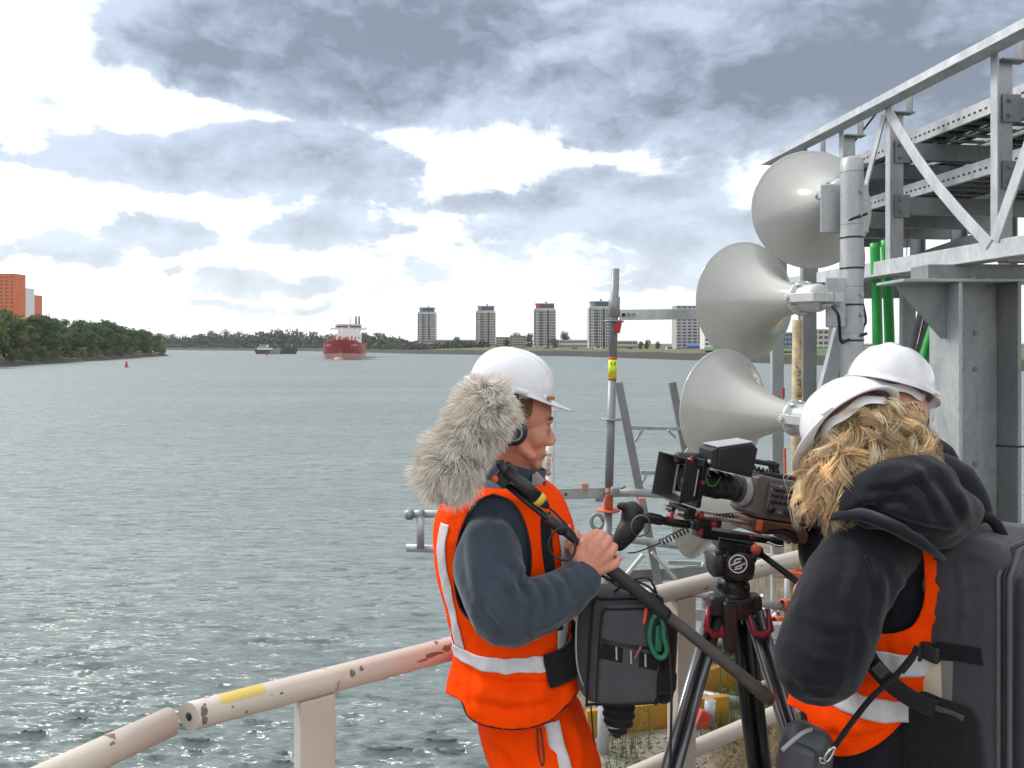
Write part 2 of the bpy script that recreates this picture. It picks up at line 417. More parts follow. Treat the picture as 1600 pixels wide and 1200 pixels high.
REFLECT = mat('retroreflective_tape', (.58, .56, .59), .5, .05, .08, 25, 500, .2)
BLACKF = fabric('black_nylon', (.018, .018, .021), 1100, .75, .1)
BAGG = fabric('dark_grey_nylon', (.082, .078, .088), 900, .7, .2, .12, 14)
BPACK = fabric('backpack_nylon', (.066, .063, .074), 1000, .72, .2, .10, 14, .4)
BLACKP = mat('black_plastic', (.020, .020, .022), .42, 0, .2, 30, 260, .15, .0006)
BLACKM = mat('black_anodised_metal', (.025, .025, .028), .33, .4, .15, 20)
GREYP = mat('dark_grey_magnesium', (.135, .13, .125), .45, .2, .12, 24, 300, .1, .0005)
LGREYP = mat('light_grey_plastic', (.36, .35, .37), .45, 0, .08, 20)
WHITEP = mat('white_helmet_plastic', (.70, .69, .73), .24, 0, .045, 9, coat=.35)
WHITEQ = mat('white_soft_plastic', (.78, .77, .78), .4, 0, .04, 8)
HORN = mat('grey_white_horn_enamel', (.44, .435, .415), .20, 0, .06, 2.2, coat=.5, rv=.05)
HORND = mat('pale_grey_cast_metal', (.52, .53, .53), .36, .2, .06, 12, 120, .1)
REDP = mat('red_anodised', (.26, .02, .03), .35, .2, .1, 10)
ORP = mat('orange_coupler_paint', (.62, .10, .035), .55, 0, .2, 40, col2=(.33, .08, .05))
YEL = mat('yellow_toe_board', (.44, .22, .015), .6, 0, .2, 7, col2=(.32, .16, .03))
GREENP = mat('green_cable_duct', (.02, .36, .06), .4, 0, .1, 6)
GREYDUCT = mat('grey_cable', (.17, .17, .18), .6, 0, .15, 8)
STEEL = mat('polished_steel', (.6, .6, .6), .25, 1, .05, 20)
BROWN = mat('weathered_brown_pole', (.060, .043, .038), .55, 0, .2, 20, 300, .25, .0008)
RUBBER = mat('black_rubber', (.013, .013, .014), .55, 0, .1, 20)
# ------------------------------------------------------------------ the river
WZ = -6.15
def water_mat():
    m, nt, b, oc = newmat('river_water')
    geo = nt.nodes.new('ShaderNodeNewGeometry').outputs['Position']
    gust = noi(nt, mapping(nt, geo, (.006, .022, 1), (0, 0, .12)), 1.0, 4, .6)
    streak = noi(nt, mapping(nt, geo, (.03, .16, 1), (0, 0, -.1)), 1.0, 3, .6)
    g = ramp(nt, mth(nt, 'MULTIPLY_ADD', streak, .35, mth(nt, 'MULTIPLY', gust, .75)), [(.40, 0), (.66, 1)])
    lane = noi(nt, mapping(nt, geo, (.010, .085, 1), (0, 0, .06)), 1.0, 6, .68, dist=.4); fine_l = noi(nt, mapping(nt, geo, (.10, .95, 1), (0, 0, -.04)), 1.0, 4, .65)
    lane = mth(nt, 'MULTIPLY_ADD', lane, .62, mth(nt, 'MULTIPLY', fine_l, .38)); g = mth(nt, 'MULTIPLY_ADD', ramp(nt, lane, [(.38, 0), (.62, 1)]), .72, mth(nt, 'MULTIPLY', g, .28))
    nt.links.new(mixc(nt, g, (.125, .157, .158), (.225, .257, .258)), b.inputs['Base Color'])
    b.inputs['IOR'].default_value = 1.333; b.inputs['Roughness'].default_value = .10
    # small waves as slopes, so that far water keeps its roughness
    sl = None
    for sc, k, rot in ((1.6, 1.9, .10), (5.0, 2.7, -.14), (15, 1.9, .2)):
        c = noi(nt, mapping(nt, geo, (.30, 1.7, 1), (0, 0, rot)), sc, 2, .55, dist=.5, col=True)
        v = vmth(nt, 'MULTIPLY', vmth(nt, 'SUBTRACT', c, (.5, .5, .5)), (k * .62, k * 1.25, 0))
        sl = v if sl is None else vmth(nt, 'ADD', sl, v)
    un = nt.nodes.new('ShaderNodeAttribute'); un.attribute_name = 'unresolved'
    st = mth(nt, 'MULTIPLY', mth(nt, 'MULTIPLY_ADD', g, .75, .55), mth(nt, 'MULTIPLY_ADD', un.outputs['Fac'], .22, .92))
    sv = nt.nodes.new('ShaderNodeVectorMath'); sv.operation = 'SCALE'; nt.links.new(sl, sv.inputs[0]); nt.links.new(st, sv.inputs['Scale'])
    nn = nt.nodes.new('ShaderNodeNewGeometry').outputs['Normal']
    nt.links.new(mth(nt, 'MULTIPLY_ADD', mth(nt, 'MULTIPLY', un.outputs['Fac'], mth(nt, 'MULTIPLY_ADD', g, .26, .27)), 1.0, .11), b.inputs['Roughness'])
    p = vmth(nt, 'NORMALIZE', vmth(nt, 'ADD', nn, sv.outputs[0]))
    nt.links.new(p, b.inputs['Normal'])
    return m
def river():
    rr = [5.0]
    while rr[-1] < 9000:
        r = rr[-1]; rr.append(r + max(.055, .0050 * r if r < 90 else .02 * r - 1.35))
    rr = np.array(rr); aa = np.concatenate([np.linspace(-1.5, -.68, 40)[:-1], np.linspace(-.68, .68, 620), np.linspace(.68, 1.5, 40)[1:]])
    A, RR = np.meshgrid(aa, rr); X = RR * np.sin(A); Y = RR * np.cos(A)
    Z = np.zeros_like(X); DX = np.zeros_like(X); DY = np.zeros_like(X)
    sp = np.maximum(np.gradient(rr)[:, None] * np.ones_like(X), RR * (1.36 / 620))
    g = np.random.default_rng(3)
    gust = .95 + .16 * np.sin(X * .021 + Y * .034 + 1) * np.sin(Y * .062 - X * .011) + .08 * np.sin(Y * .15 + X * .02)
    ES = np.zeros_like(X); ET = 1e-9
    for i in range(72):
        lam = .20 * (3.4 ** (i / 71.0)); th = 1.53 + g.normal(0, .17); k = 2 * math.pi / lam
        amp = .0215 * lam ** .95 * (1.1 if lam < .42 else .48); ph = g.uniform(0, 6.28)
        fade = np.clip((lam / sp - 2.2) / 2.5, 0, 1) * gust
        sl_ = (amp * k) ** 2; ET += sl_; ES += sl_ * np.clip((lam / sp - 2.2) / 2.5, 0, 1) ** 2
        t = k * (X * math.cos(th) + Y * math.sin(th)) + ph
        Z += amp * fade * np.sin(t); c = -amp * fade * np.cos(t) * .9
        DX -= c * math.cos(th); DY -= c * math.sin(th)
    Z[RR > 1500] = 0
    UN = np.clip(1 - np.sqrt(np.clip(ES / ET, 0, 1)), 0, 1)
    co = np.stack([X + DX, Y + DY, WZ + Z], -1).reshape(-1, 3)
    nr, na = X.shape; idx = np.arange(nr * na).reshape(nr, na)
    q = np.stack([idx[:-1, :-1], idx[:-1, 1:], idx[1:, 1:], idx[1:, :-1]], -1).reshape(-1, 4)[:, ::-1]
    me = bpy.data.meshes.new('river_water'); me.vertices.add(len(co)); me.vertices.foreach_set('co', co.ravel())
    me.loops.add(q.size); me.loops.foreach_set('vertex_index', q.ravel().astype(np.int32))
    me.polygons.add(len(q)); me.polygons.foreach_set('loop_start', np.arange(0, q.size, 4, dtype=np.int32))
    me.polygons.foreach_set('use_smooth', [True] * len(q)); me.update(); me.validate()
    at_ = me.attributes.new('unresolved', 'FLOAT', 'POINT'); at_.data.foreach_set('value', UN.ravel().astype(np.float32))
    me.materials.append(water_mat()); o = bpy.data.objects.new('river', me); COL.objects.link(o)
    tag(o, kind='structure')
river()
mb = MB(); mb.add([(-9000, -800, WZ - 3), (9000, -800, WZ - 3), (9000, 9000, WZ - 3), (-9000, 9000, WZ - 3)], [(0, 1, 2, 3)])
tag(mb.build('riverbed', mat('river_mud', (.06, .055, .045), .9)), kind='structure')

# ------------------------------------------------------------------ banks
ROCK = mat('dark_bank_stones', (.040, .038, .034), .9, 0, .25, .6, 1.5, .8, .4)
GRASS = mat('bank_grass', (.072, .095, .032), .95, 0, .22, .035, .4, .6, .3, col2=(.115, .10, .05))
LAWN = mat('green_lawn', (.060, .13, .028), .95, 0, .18, .08, .4, .5, .2)
def bank(name, line, steps, mats_, side=1):
    """sheet that rises from the water's edge: steps of (distance inland, height)"""
    n = len(line); L = [V((x, y, 0)) for x, y in line]; nor = []
    for i in range(n):
        t = (L[min(i + 1, n - 1)] - L[max(i - 1, 0)]).normalized(); nor.append(V((-t.y, t.x, 0)) * side)
    rows = []
    for (d, z) in steps:
        rows.append([L[i] + nor[i] * (d * (1 + .12 * math.sin(i * 2.3 + d))) + V((0, 0, z + (.0 if d < 1 else .25 * math.sin(i * 1.7 + d)))) for i in range(n)])
    vs = [p for r in rows for p in r]; fs = []; mi = []
    for j in range(len(rows) - 1):
        for i in range(n - 1):
            f = (j * n + i, j * n + i + 1, (j + 1) * n + i + 1, (j + 1) * n + i); fs.append(f if side > 0 else f[::-1]); mi.append(min(j, 1) if j < 2 else 1)
    mi = [0 if k // (n - 1) < 1 else 1 for k in range(len(fs))]
    b = MB(); b.add(vs, fs, True); return tag(b.build(name, mats_[0], mats=([mats_[1]], mi)), kind='structure')
def densify(line, step):
    out = []
    for (a, b) in zip(line[:-1], line[1:]):
        n = max(1, int(math.hypot(b[0] - a[0], b[1] - a[1]) / step))
        for i in range(n):
            t = i / n; out.append((a[0] + (b[0] - a[0]) * t + random.uniform(-.7, .7), a[1] + (b[1] - a[1]) * t + random.uniform(-.7, .7)))
    return out + [line[-1]]
RB = [(-1900, 1900), (-900, 1400), (-520, 1090), (-240, 900), (-80, 640), (42, 508), (100, 352), (112, 300), (150, 230), (260, 160), (420, 120)]
RBd = densify(RB, 14)
bank('far_riverbank', RBd, [(0, WZ - .6), (9, -2.6), (28, -1.8), (75, -.7), (260, -.4), (5200, 6.0)], (ROCK, GRASS))
LBL = [(-420, -40), (-330, 60), (-215, 170), (-176, 259), (-205, 395), (-228, 480), (-237, 533), (-247, 552), (-285, 575), (-420, 640), (-700, 700)]
bank('left_riverbank', densify(LBL, 7), [(0, WZ - .6), (4.5, -4.6), (14, -3.6), (60, -3.0), (400, -2.5)], (ROCK, GRASS))
lb = MB(); lp = [P(1100, 541, 400), P(1180, 541, 370), P(1260, 543, 345), P(1300, 543, 345), P(1300, 541, 440), P(1100, 541, 460)]
lb.add([(p.x, p.y, z) for p, z in zip(lp, (-1.3, -1.3, -1.5, -1.5, -.1, -.1))], [(0, 1, 2, 3, 4, 5)]); tag(lb.build('lawn', LAWN), kind='structure')

# ------------------------------------------------------------------ vegetation
LEAVES = [island_mat('dark_tree_leaves', [(0.043, 0.081, 0.028), (0.071, 0.123, 0.043), (0.106, 0.167, 0.057), (0.067, 0.106, 0.038)], .7, trans=.45),
          island_mat('olive_tree_leaves', [(0.085, 0.109, 0.038), (0.133, 0.162, 0.057), (0.190, 0.195, 0.071), (0.106, 0.133, 0.043)], .7, trans=.45),
          island_mat('autumn_tree_leaves', [(0.119, 0.106, 0.043), (0.200, 0.162, 0.062), (0.143, 0.139, 0.052), (0.095, 0.109, 0.043)], .7, trans=.45),
          island_mat('shrub_leaves', [(0.119, 0.179, 0.048), (0.200, 0.200, 0.071), (0.155, 0.200, 0.062)], .7, trans=.45)]
BARK = mat('tree_bark', (.07, .055, .042), .9, 0, .25, 3, 12, .6, .05)
def crown_mesh(seed, w, h, n, leaf):
    """leaf clumps spread through an uneven crown, base at z=0"""
    g = np.random.default_rng(seed); lob = []
    for i in range(11):
        a = g.uniform(0, 6.28); q = g.uniform(0, 1); z = h * (.16 + .76 * q); rad = w * .5 * math.sin(math.pi * min(.97, .22 + .70 * q)) ** .7
        lob.append((np.array([math.cos(a) * rad * g.uniform(.2, .75), math.sin(a) * rad * g.uniform(.2, .75), z]), w * g.uniform(.15, .30)))
    b = MB(); vs = []; fs = []
    for i in range(n):
        c, r = lob[g.integers(len(lob))]; d = g.normal(size=3); d /= np.linalg.norm(d); d[2] = d[2] * .8 + .1
        p = c + d * r * (g.uniform(.45, 1.12) if g.random() > .1 else g.uniform(.9, 1.4)); p[2] = max(.15 * leaf, p[2])
        u = g.normal(size=3); u /= np.linalg.norm(u); v = np.cross(u, d + g.normal(size=3) * .5); v /= (np.linalg.norm(v) + 1e-9)
        s = leaf * g.uniform(.5, 1.25); k = len(vs)
        vs += [p - u * s, p + v * s * .55, p + u * s, p - v * s * .6]; fs.append((k, k + 1, k + 2, k + 3))
    b.add(vs, fs); return b
def trunk_mb(h, r, seed):
    g = random.Random(seed); b = MB(); b.tube([(0, 0, -.4), (g.uniform(-.2, .2), .1, h * .4), (g.uniform(-.5, .5), g.uniform(-.5, .5), h)], [r * 1.3, r, r * .4], 7)
    for i in range(4):
        a = g.uniform(0, 6.28); z = h * g.uniform(.4, .8); b.tube([(0, 0, z), (math.cos(a) * h * .16, math.sin(a) * h * .16, z + h * .18)], [r * .4, r * .12], 5)
    return b
def tree_proto(name, seed, w, h, n, leaf, m, label, group, cat='tree'):
    root = empty(name, (0, 0, 0), label, cat, group)
    trunk_mb(h * .7, h * .017, seed).build('trunk', BARK, root)
    c = crown_mesh(seed, w, h, n, leaf).build('crown', m, root); return root
WG = 'trees in the wood along the left bank'
protos = [tree_proto('bank_tree', 11, 11, 19, 1500, .75, LEAVES[0], 'dark green tree in the wood along the left bank', WG),
          tree_proto('bank_tree', 12, 9, 19, 1400, .70, LEAVES[1], 'olive green tree in the wood along the left bank', WG),
          tree_proto('bank_tree', 13, 10, 18, 1400, .72, LEAVES[2], 'brownish tree starting to turn in the wood along the left bank', WG),
          tree_proto('bank_tree', 14, 12, 20, 1600, .75, LEAVES[0], 'dark green tree in the wood along the left bank', WG)]
shrub = tree_proto('bank_shrub', 15, 6, 6.0, 700, .45, LEAVES[3], 'light green shrub at the foot of the wood on the left bank', 'shrubs along the left bank', 'shrub')
used = set(); BASE = {}
def plant(pr, x, y, z, s, rz):
    BASE.setdefault(pr.name, pr.get('label', '')); o = pr if pr.name not in used else copy_tree(pr); used.add(o.name); o['label'] = BASE[pr.name]
    o.location = (x, y, z); o.scale = (s * random.uniform(.88, 1.12), s * random.uniform(.88, 1.12), s); o.rotation_euler.z = rz; return o
Lpts = [(V((a[0], a[1], 0)), V((b[0], b[1], 0))) for a, b in zip(densify(LBL, 7)[:-1], densify(LBL, 7)[1:])]
gr = random.Random(5); acc_d = 0
for (a, b) in Lpts:
    if a.y < 235 or a.x < -420: continue
    t = (b - a).normalized(); nn = V((-t.y, t.x, 0)); tip = a.y > 500
    for row, dist in enumerate((9, 17, 26, 38)):
        if gr.random() < .12: continue
        if row == 3 and gr.random() < .4: continue
        q = a + nn * (dist + gr.uniform(-2.5, 2.5)) + t * gr.uniform(-3, 3)
        s = gr.uniform(.74, 1.08) * (.92 if row == 0 else 1.0) * (.86 if tip else 1) * (.62 if row == 0 and gr.random() < .5 else 1)
        o = plant(protos[gr.choice([0, 0, 1, 1, 2, 3, 3])], q.x, q.y, -4.0 + .02 * dist, s, gr.uniform(0, 6.28))
        o['label'] = o['label'].split(' in the wood')[0] + (' in the front row' if row == 0 else ' behind the front row' if row < 3 else ' at the back') + ' of left wood, ' + ('near its tip' if a.y > 440 else 'in its middle' if a.y > 330 else 'towards the left edge')
    for k in range(1):
        if gr.random() < .7:
            q = a + nn * gr.uniform(4.5, 7) + t * gr.uniform(-3, 3); o = plant(shrub, q.x, q.y, -4.8, gr.uniform(.5, 1.05), gr.uniform(0, 6.28)); o['label'] = 'light green shrub at the foot of left wood, ' + ('near its tip' if a.y > 440 else 'in its middle' if a.y > 330 else 'towards the left edge')
# the far wood reads as one mass
fw = MB(); gg = np.random.default_rng(21); vs = []; fs = []
for (a, b) in zip(RBd[:-1], RBd[1:]):
    if b[0] < -800 or a[0] > -88: continue
    t = V((b[0] - a[0], b[1] - a[1], 0)); L = t.length; t.normalize(); nn = V((-t.y, t.x, 0))
    edge = min(1, max(.16, (-92 - a[0]) / 150)); hh = (19 + 4 * math.sin(a[0] * .013) + 3 * math.sin(a[0] * .05)) * (.35 + .65 * edge) * max(.75, a[1] / 1050)
    for i in range(int(L * 62)):
        d = gg.uniform(34, 75); ln = (d - 34) / 41
        z = gg.uniform(0, 1) ** .7 * hh * (.45 + .55 * ln) * (1 + .18 * math.sin(d * .4 + a[0] * .21))
        if gg.random() < .30: d = gg.uniform(9, 34); z = gg.uniform(-.6, 1.5 + 4.0 * (d - 9) / 25 * gg.random())
        p = np.array(V((a[0], a[1], 0)) + t * gg.uniform(0, L) + nn * d) + np.array([0, 0, -2 + z]); s = gg.uniform(.8, 2.2)
        u = gg.normal(size=3); u /= np.linalg.norm(u); v = np.cross(u, gg.normal(size=3)); v /= np.linalg.norm(v); k = len(vs)
        vs += [p - u * s, p + v * s * .6, p + u * s, p - v * s * .6]; fs.append((k, k + 1, k + 2, k + 3))
fw.add(vs, fs); tag(fw.build('far_wood', island_mat('far_wood_leaves', [(.055, .080, .055), (.075, .10, .066), (.095, .115, .07), (.062, .085, .058)], .8)),
                    'dark green far-off wood behind the bend of the river', 'wood', kind='stuff')
townp = tree_proto('town_tree', 31, 9, 9.5, 900, .55, LEAVES[0], None, 'round trees between the tower blocks')
for i, (px, d, s, pyb, lab) in enumerate([(714, 730, .95, 541, 'dark round tree between the first and second tower block'), (791, 640, .85, 544, 'dark bush-like tree right of the second tower block'),
        (806, 690, 1.35, 543, 'tall dark tree above the brick block of flats'), (828, 665, 1.25, 543, 'open-crowned tree close left of the third tower block'), (866, 590, .85, 545, 'round tree in front of the long white building'),
        (882, 640, 1.35, 543, 'broad tree behind the third tower block'), (1001, 520, .55, 545, 'left one of the low trees right of the scaffold pole'), (1012, 520, .66, 545, 'middle one of the low trees right of the scaffold pole'),
        (1028, 525, .55, 545, 'right one of the low trees right of the scaffold pole'), (699, 660, .62, 544, 'low bush in front of the cream school building'), (640, 770, .5, 541, 'small tree left of the first tower block')]):
    p = P(px, pyb, d); o = plant(townp, p.x, p.y, p.z - .6, s, i * 1.3); o['label'] = lab

# ------------------------------------------------------------------ town on the far bank
CREAM = mat('cream_facade', (.50, .46, .40), .8, 0, .08, .4); CREAMD = mat('buff_brick', (.40, .35, .29), .8, 0, .1, .6)
WHITEF = mat('white_facade', (.66, .66, .65), .7, 0, .05, .4); DARKG = mat('dark_window_glass', (.045, .055, .085), .15, 0, .25, .5)
BLUEG = mat('blue_grey_panel', (.20, .25, .33), .5, 0, .1, .5); ROOFD = mat('dark_roof', (.09, .085, .09), .8); SLABW = mat('pale_roof_slab', (.60, .60, .62), .7)
NAVYG = mat('navy_penthouse_glass', (.05, .06, .12), .2, 0, .2, .4); TEALG = mat('glazed_balcony', (.30, .37, .40), .25, 0, .2, .5)
REDB = mat('red_panel', (.5, .05, .03), .6); BRICK = mat('red_brown_brick', (.24, .13, .09), .85, 0, .1, .7)
def tower_block(pxl, pxr, pyt, pyb, d, label, corner=None):
    a, b = P(pxl, pyb, d), P(pxr, pyb, d); w = b.x - a.x; dp = w * .9; H = P(0, pyt, d).z - a.z; c = V(((a.x + b.x) / 2, d + dp / 2, a.z))
    root = empty('tower_block', c, label, 'tower block', 'tower blocks along the far bank'); z0, z1 = c.z, c.z + H
    bx = lambda x0, x1, y0, y1, za, zb: ((c.x + (x0 + x1) / 2 * w, c.y + (y0 + y1) / 2, za + (zb - za) / 2), ((x1 - x0) * w, y1 - y0, zb - za))
    top = z1 - H * .135; f = -dp / 2
    m = MB(); m.box(*bx(-.5, .5, f + .5, dp / 2, z0 - 2, top)); m.build('wall', CREAM, root)
    for (x0, x1) in ((-.5, -.42), (-.29, -.22), (-.10, .09), (.21, .5)):
        m = MB(); m.box(*bx(x0, x1, f, f + .498, z0 - 2, top - (0 if x0 > -.2 else .6))); m.build('facade_pier', CREAM if x0 > -.45 else CREAMD, root)
    m = MB(); m.box(*bx(-.415, -.295, f + .2, f + .497, z0, top - 1)); m.build('balcony_glazing', TEALG, root)
    m = MB(); m.box(*bx(.095, .205, f + .35, f + .497, z0, top - 1)); m.build('stair_glazing', DARKG, root)
    m = MB(); nf = 13
    for k in range(nf):
        z = z0 + 2.2 + k * (top - z0 - 3.2) / nf
        for (x0, x1) in ((-.49, -.43), (-.285, -.225), (-.215, -.105), (-.08, -.02), (.01, .07), (.24, .31), (.335, .405), (.43, .485)):
            hgt = 1.5; m.box(*bx(x0, x1, f - .06, f + .2 if x0 != -.215 else f + .45, z, z + hgt))
    tag(m.build('window', DARKG, root), kind='stuff')
    m = MB()
    for k in range(nf):
        z = z0 + 1.6 + k * (top - z0 - 3.2) / nf; m.box(*bx(-.42, -.29, f - .25, f + .19, z, z + .55)); m.box(*bx(.21, .5, f - .05, f - .003, z - .1, z + .2))
    tag(m.build('balcony_parapet', SLABW, root), kind='stuff')
    m = MB(); m.box(*bx(-.47, .47, f + .2, dp / 2 - .4, top - .002, top + .7)); m.build('setback_slab', SLABW, root)
    m = MB(); m.box(*bx(-.22, .43, f + .8, dp / 2 - .8, top + .7, z1 - .7)); m.build('penthouse', NAVYG, root)
    m = MB(); m.box(*bx(-.40, -.225, f + .7, dp / 2 - .8, top + .7, z1 - .7)); m.build('penthouse_corner', corner or BLUEG, root)
    m = MB(); m.box(*bx(-.45, .45, f + .3, dp / 2 - .4, z1 - .7, z1 + .05)); m.build('roof', SLABW, root)
    m = MB(); m.box(*bx(.02, .12, -1, 1, z1 + .05, z1 + 1.5)); m.cyl((c.x + .04 * w, c.y, z1 + 1.4), (c.x + .04 * w, c.y, z1 + 3.0), .12, 6); m.build('lift_house', ROOFD, root)
tower_block(652.5, 680, 480, 542, 750, 'leftmost slim beige tower block with dark glass top')
tower_block(743.5, 774, 477.5, 544, 680, 'second tower block from the left, dark glass top')
tower_block(834.5, 868.5, 473.5, 544, 615, 'third tower block, with a red panel on its top corner', REDB)
tower_block(920.5, 956, 470, 546, 570, 'fourth tower block, partly behind the tall scaffold pole')
def low_building(name, pxl, pxr, pyt, pyb, d, wallm, label, floors=2, nw=14, roofm=None, depth=12, winm=None, cat='building'):
    a, b = P(pxl, pyb, d), P(pxr, pyb, d); w = b.x - a.x; H = P(0, pyt, d).z - a.z; c = V(((a.x + b.x) / 2, d + depth / 2, a.z))
    root = empty(name, c, label, cat, 'low buildings along the far bank'); f = -depth / 2
    m = MB(); m.box((c.x, c.y, c.z + H / 2 - 1), (w, depth, H + 2)); m.build('wall', wallm, root)
    m = MB(); m.box((c.x, c.y, c.z + H + .16), (w + .6, depth + .6, .3)); m.build('roof', roofm or SLABW, root)
    fh = H / floors
    for k in range(floors):
        mm = MB()
        for i in range(nw):
            x = c.x - w / 2 + w * (i + .5) / nw; mm.box((x, c.y + f - .02, c.z + fh * (k + .55)), (w / nw * .68, .16, fh * .48))
        tag(mm.build('window', winm or DARKG, root), kind='stuff')
    return root
low_building('school_building', 662, 745, 531.5, 542, 735, CREAM, 'long low cream building with two rows of windows between the first two towers', 2, 26)
low_building('apartment_building', 775, 798, 527, 543, 690, CREAM, 'plain beige block of flats beside the second tower', 4, 5)
low_building('apartment_building', 797, 822, 525, 545, 640, CREAMD, 'buff brick block of flats left of the third tower', 5, 6, ROOFD)
low_building('terrace_building', 846, 921, 531.5, 544, 635, WHITEF, 'long white low building between the third and fourth tower', 2, 24)
low_building('terrace_building', 962, 996, 533, 546, 560, CREAM, 'low cream building just right of the tall scaffold pole', 2, 9)
low_building('house', 590, 650, 537, 542, 880, BRICK, 'row of low brick houses left of the first tower', 1, 14, ROOFD)
fb = low_building('apartment_building', 1057, 1098, 478, 547, 500, mat('grey_beige_facade', (.40, .39, .38), .8, 0, .06, .4), 'grey-beige high-rise with dark window columns under the scaffold beam', 14, 5, SLABW, 15, NAVYG)
low_building('apartment_building', 1101, 1150, 508, 548, 470, WHITEF, 'pale stepped block of flats partly hidden by the second loudspeaker', 6, 7)
low_building('office_building', 1205, 1262, 520, 549, 430, BLUEG, 'blue-grey building seen between the loudspeaker and the posts', 4, 10, SLABW)
low_building('apartment_building', 1270, 1345, 515, 549, 430, CREAM, 'cream block of flats behind the speaker mast', 4, 9)
m = MB(); q0, q1 = P(1072, 541, 488), P(1106, 547, 488); m.box(((q0.x + q1.x) / 2, 488, (q0.z + q1.z) / 2), (q1.x - q0.x, 3, q0.z - q1.z)); m.prism([V((q0.x, 486, q0.z)), V((q1.x, 486, q0.z)), V((q1.x, 489, q0.z + 1)), V((q0.x, 489, q0.z + 1))], (0, 0, .2))
tag(m.build('shop_canopy', mat('blue_canopy', (.05, .16, .42), .6), origin=P(1089, 547, 488)), 'blue canopy along the foot of the beige high-rise', 'canopy')
ORB = mat('orange_facade', (.62, .13, .025), .7, 0, .08, .3); ORBD = mat('orange_red_facade', (.60, .14, .06), .7, 0, .08, .3)
def flat_tower(pxl, pxr, pyt, d, wm, label, nw, nf, wm2=None, zb=-4):
    a, b = P(pxl, pyt, d), P(pxr, pyt, d); w = b.x - a.x; H = a.z - zb; dp = 14; c = V(((a.x + b.x) / 2, d + dp / 2, zb))
    root = empty('apartment_tower', c, label, 'tower block', 'orange and white tower blocks behind the left wood')
    m = MB(); m.box((c.x, c.y, zb + H / 2), (w, dp, H)); m.build('wall', wm, root)
    if wm2: m = MB(); m.box((c.x - w / 2 + w * .1, c.y - dp / 2 - .1, zb + H / 2), (w * .2, .2, H - .4)); m.build('end_panel', wm2, root)
    m = MB()
    for k in range(nf):
        for i in range(nw): m.box((c.x - w * (.28 if wm2 else .5) + w * (.78 if wm2 else 1) * (i + .5) / nw, c.y - dp / 2 - .02, zb + H - 2.2 - k * 2.9), (w / nw * .30, .2, 1.0))
    tag(m.build('window', DARKG, root), kind='stuff')
    m = MB(); m.box((c.x, c.y, zb + H + .35), (w + .3, dp + .3, .7)); m.build('parapet', wm, root)
flat_tower(-9, 22.5, 429, 610, ORB, 'tall orange tower block at the left edge with a cream end', 3, 9, CREAM)
flat_tower(24, 37.5, 451, 640, WHITEF, 'white tower block between the two orange ones', 3, 6)
flat_tower(36.5, 50.5, 462, 660, ORBD, 'lower orange tower block right of the white one', 2, 5)
# thin masts on the skyline
def mast(name, px, pyt, d, r, m_, label, arms=0):
    b = V((P(px, 540, d).x, d, -2)); t = P(px, pyt, d); mm = MB(); mm.tube([b, b.lerp(t, .6), t], [r, r * .7, r * .35], 6)
    for k in range(arms): z = t.z - 1.5 - k * 3.0; mm.box((b.x, d, z), (6.5 - k, .3, .35))
    return tag(mm.build(name, m_, origin=b), label, 'mast')
mast('radio_mast', 478.5, 486.5, 1000, .45, GALV, 'thin tall radio mast left of the red tanker')
mast('power_pylon', 610, 521, 900, .5, GALVD, 'small grey power pylon right of the yellow pole', 3)
mast('beacon_pole', 597, 520, 860, .8, YEL, 'yellow beacon pole on the far bank right of the tanker')
# parked vehicles on the far bank
VW = mat('white_vehicle_paint', (.72, .72, .72), .3, coat=.5); VR = mat('red_vehicle_paint', (.4, .05, .03), .3, coat=.5); VG = mat('dark_vehicle_paint', (.06, .07, .08), .3, coat=.5)
def vehicle(px, py, d, m_, label, L=4.6, H=1.5):
    p = P(px, py, d); root = empty('parked_car' if H < 2 else 'parked_van', p, label, 'car' if H < 2 else 'van', 'vehicles parked along the far bank')
    b = MB(); pr = [(-L / 2, .35), (L / 2, .35), (L / 2, .8), (L / 2 - .9, .95), (L * .2, H), (-L * .36, H), (-L / 2, .95)]
    b.prism([V((p.x + x, p.y - .9, p.z + z)) for x, z in pr], (0, 1.8, 0)); b.build('body', m_, root)
    b = MB(); b.prism([V((p.x + x, p.y - .93, p.z + z)) for x, z in [(-L * .33, .98), (L * .28, .98), (L * .18, H - .12), (-L * .31, H - .12)]], (0, 1.86, 0)); b.build('window', DARKG, root)
    for x in (-L * .3, L * .3): b = MB(); b.cyl((p.x + x, p.y - .92, p.z + .33), (p.x + x, p.y + .92, p.z + .33), .33, 10); b.build('wheel', RUBBER, root)
vehicle(935, 546, 548, VW, 'white van parked on the far bank left of the scaffold pole', 6, 2.4); vehicle(872, 546.5, 566, VW, 'white car parked below the third tower', 4.6)
vehicle(855, 545.5, 575, VR, 'red car parked at the foot of the third tower'); vehicle(985, 546.5, 535, VG, 'dark car parked right of the scaffold pole')
vehicle(1047, 547.5, 480, VW, 'white van parked left of the beige high-rise', 5.5, 2.2); vehicle(898, 546, 560, VG, 'dark car parked below the long white building')

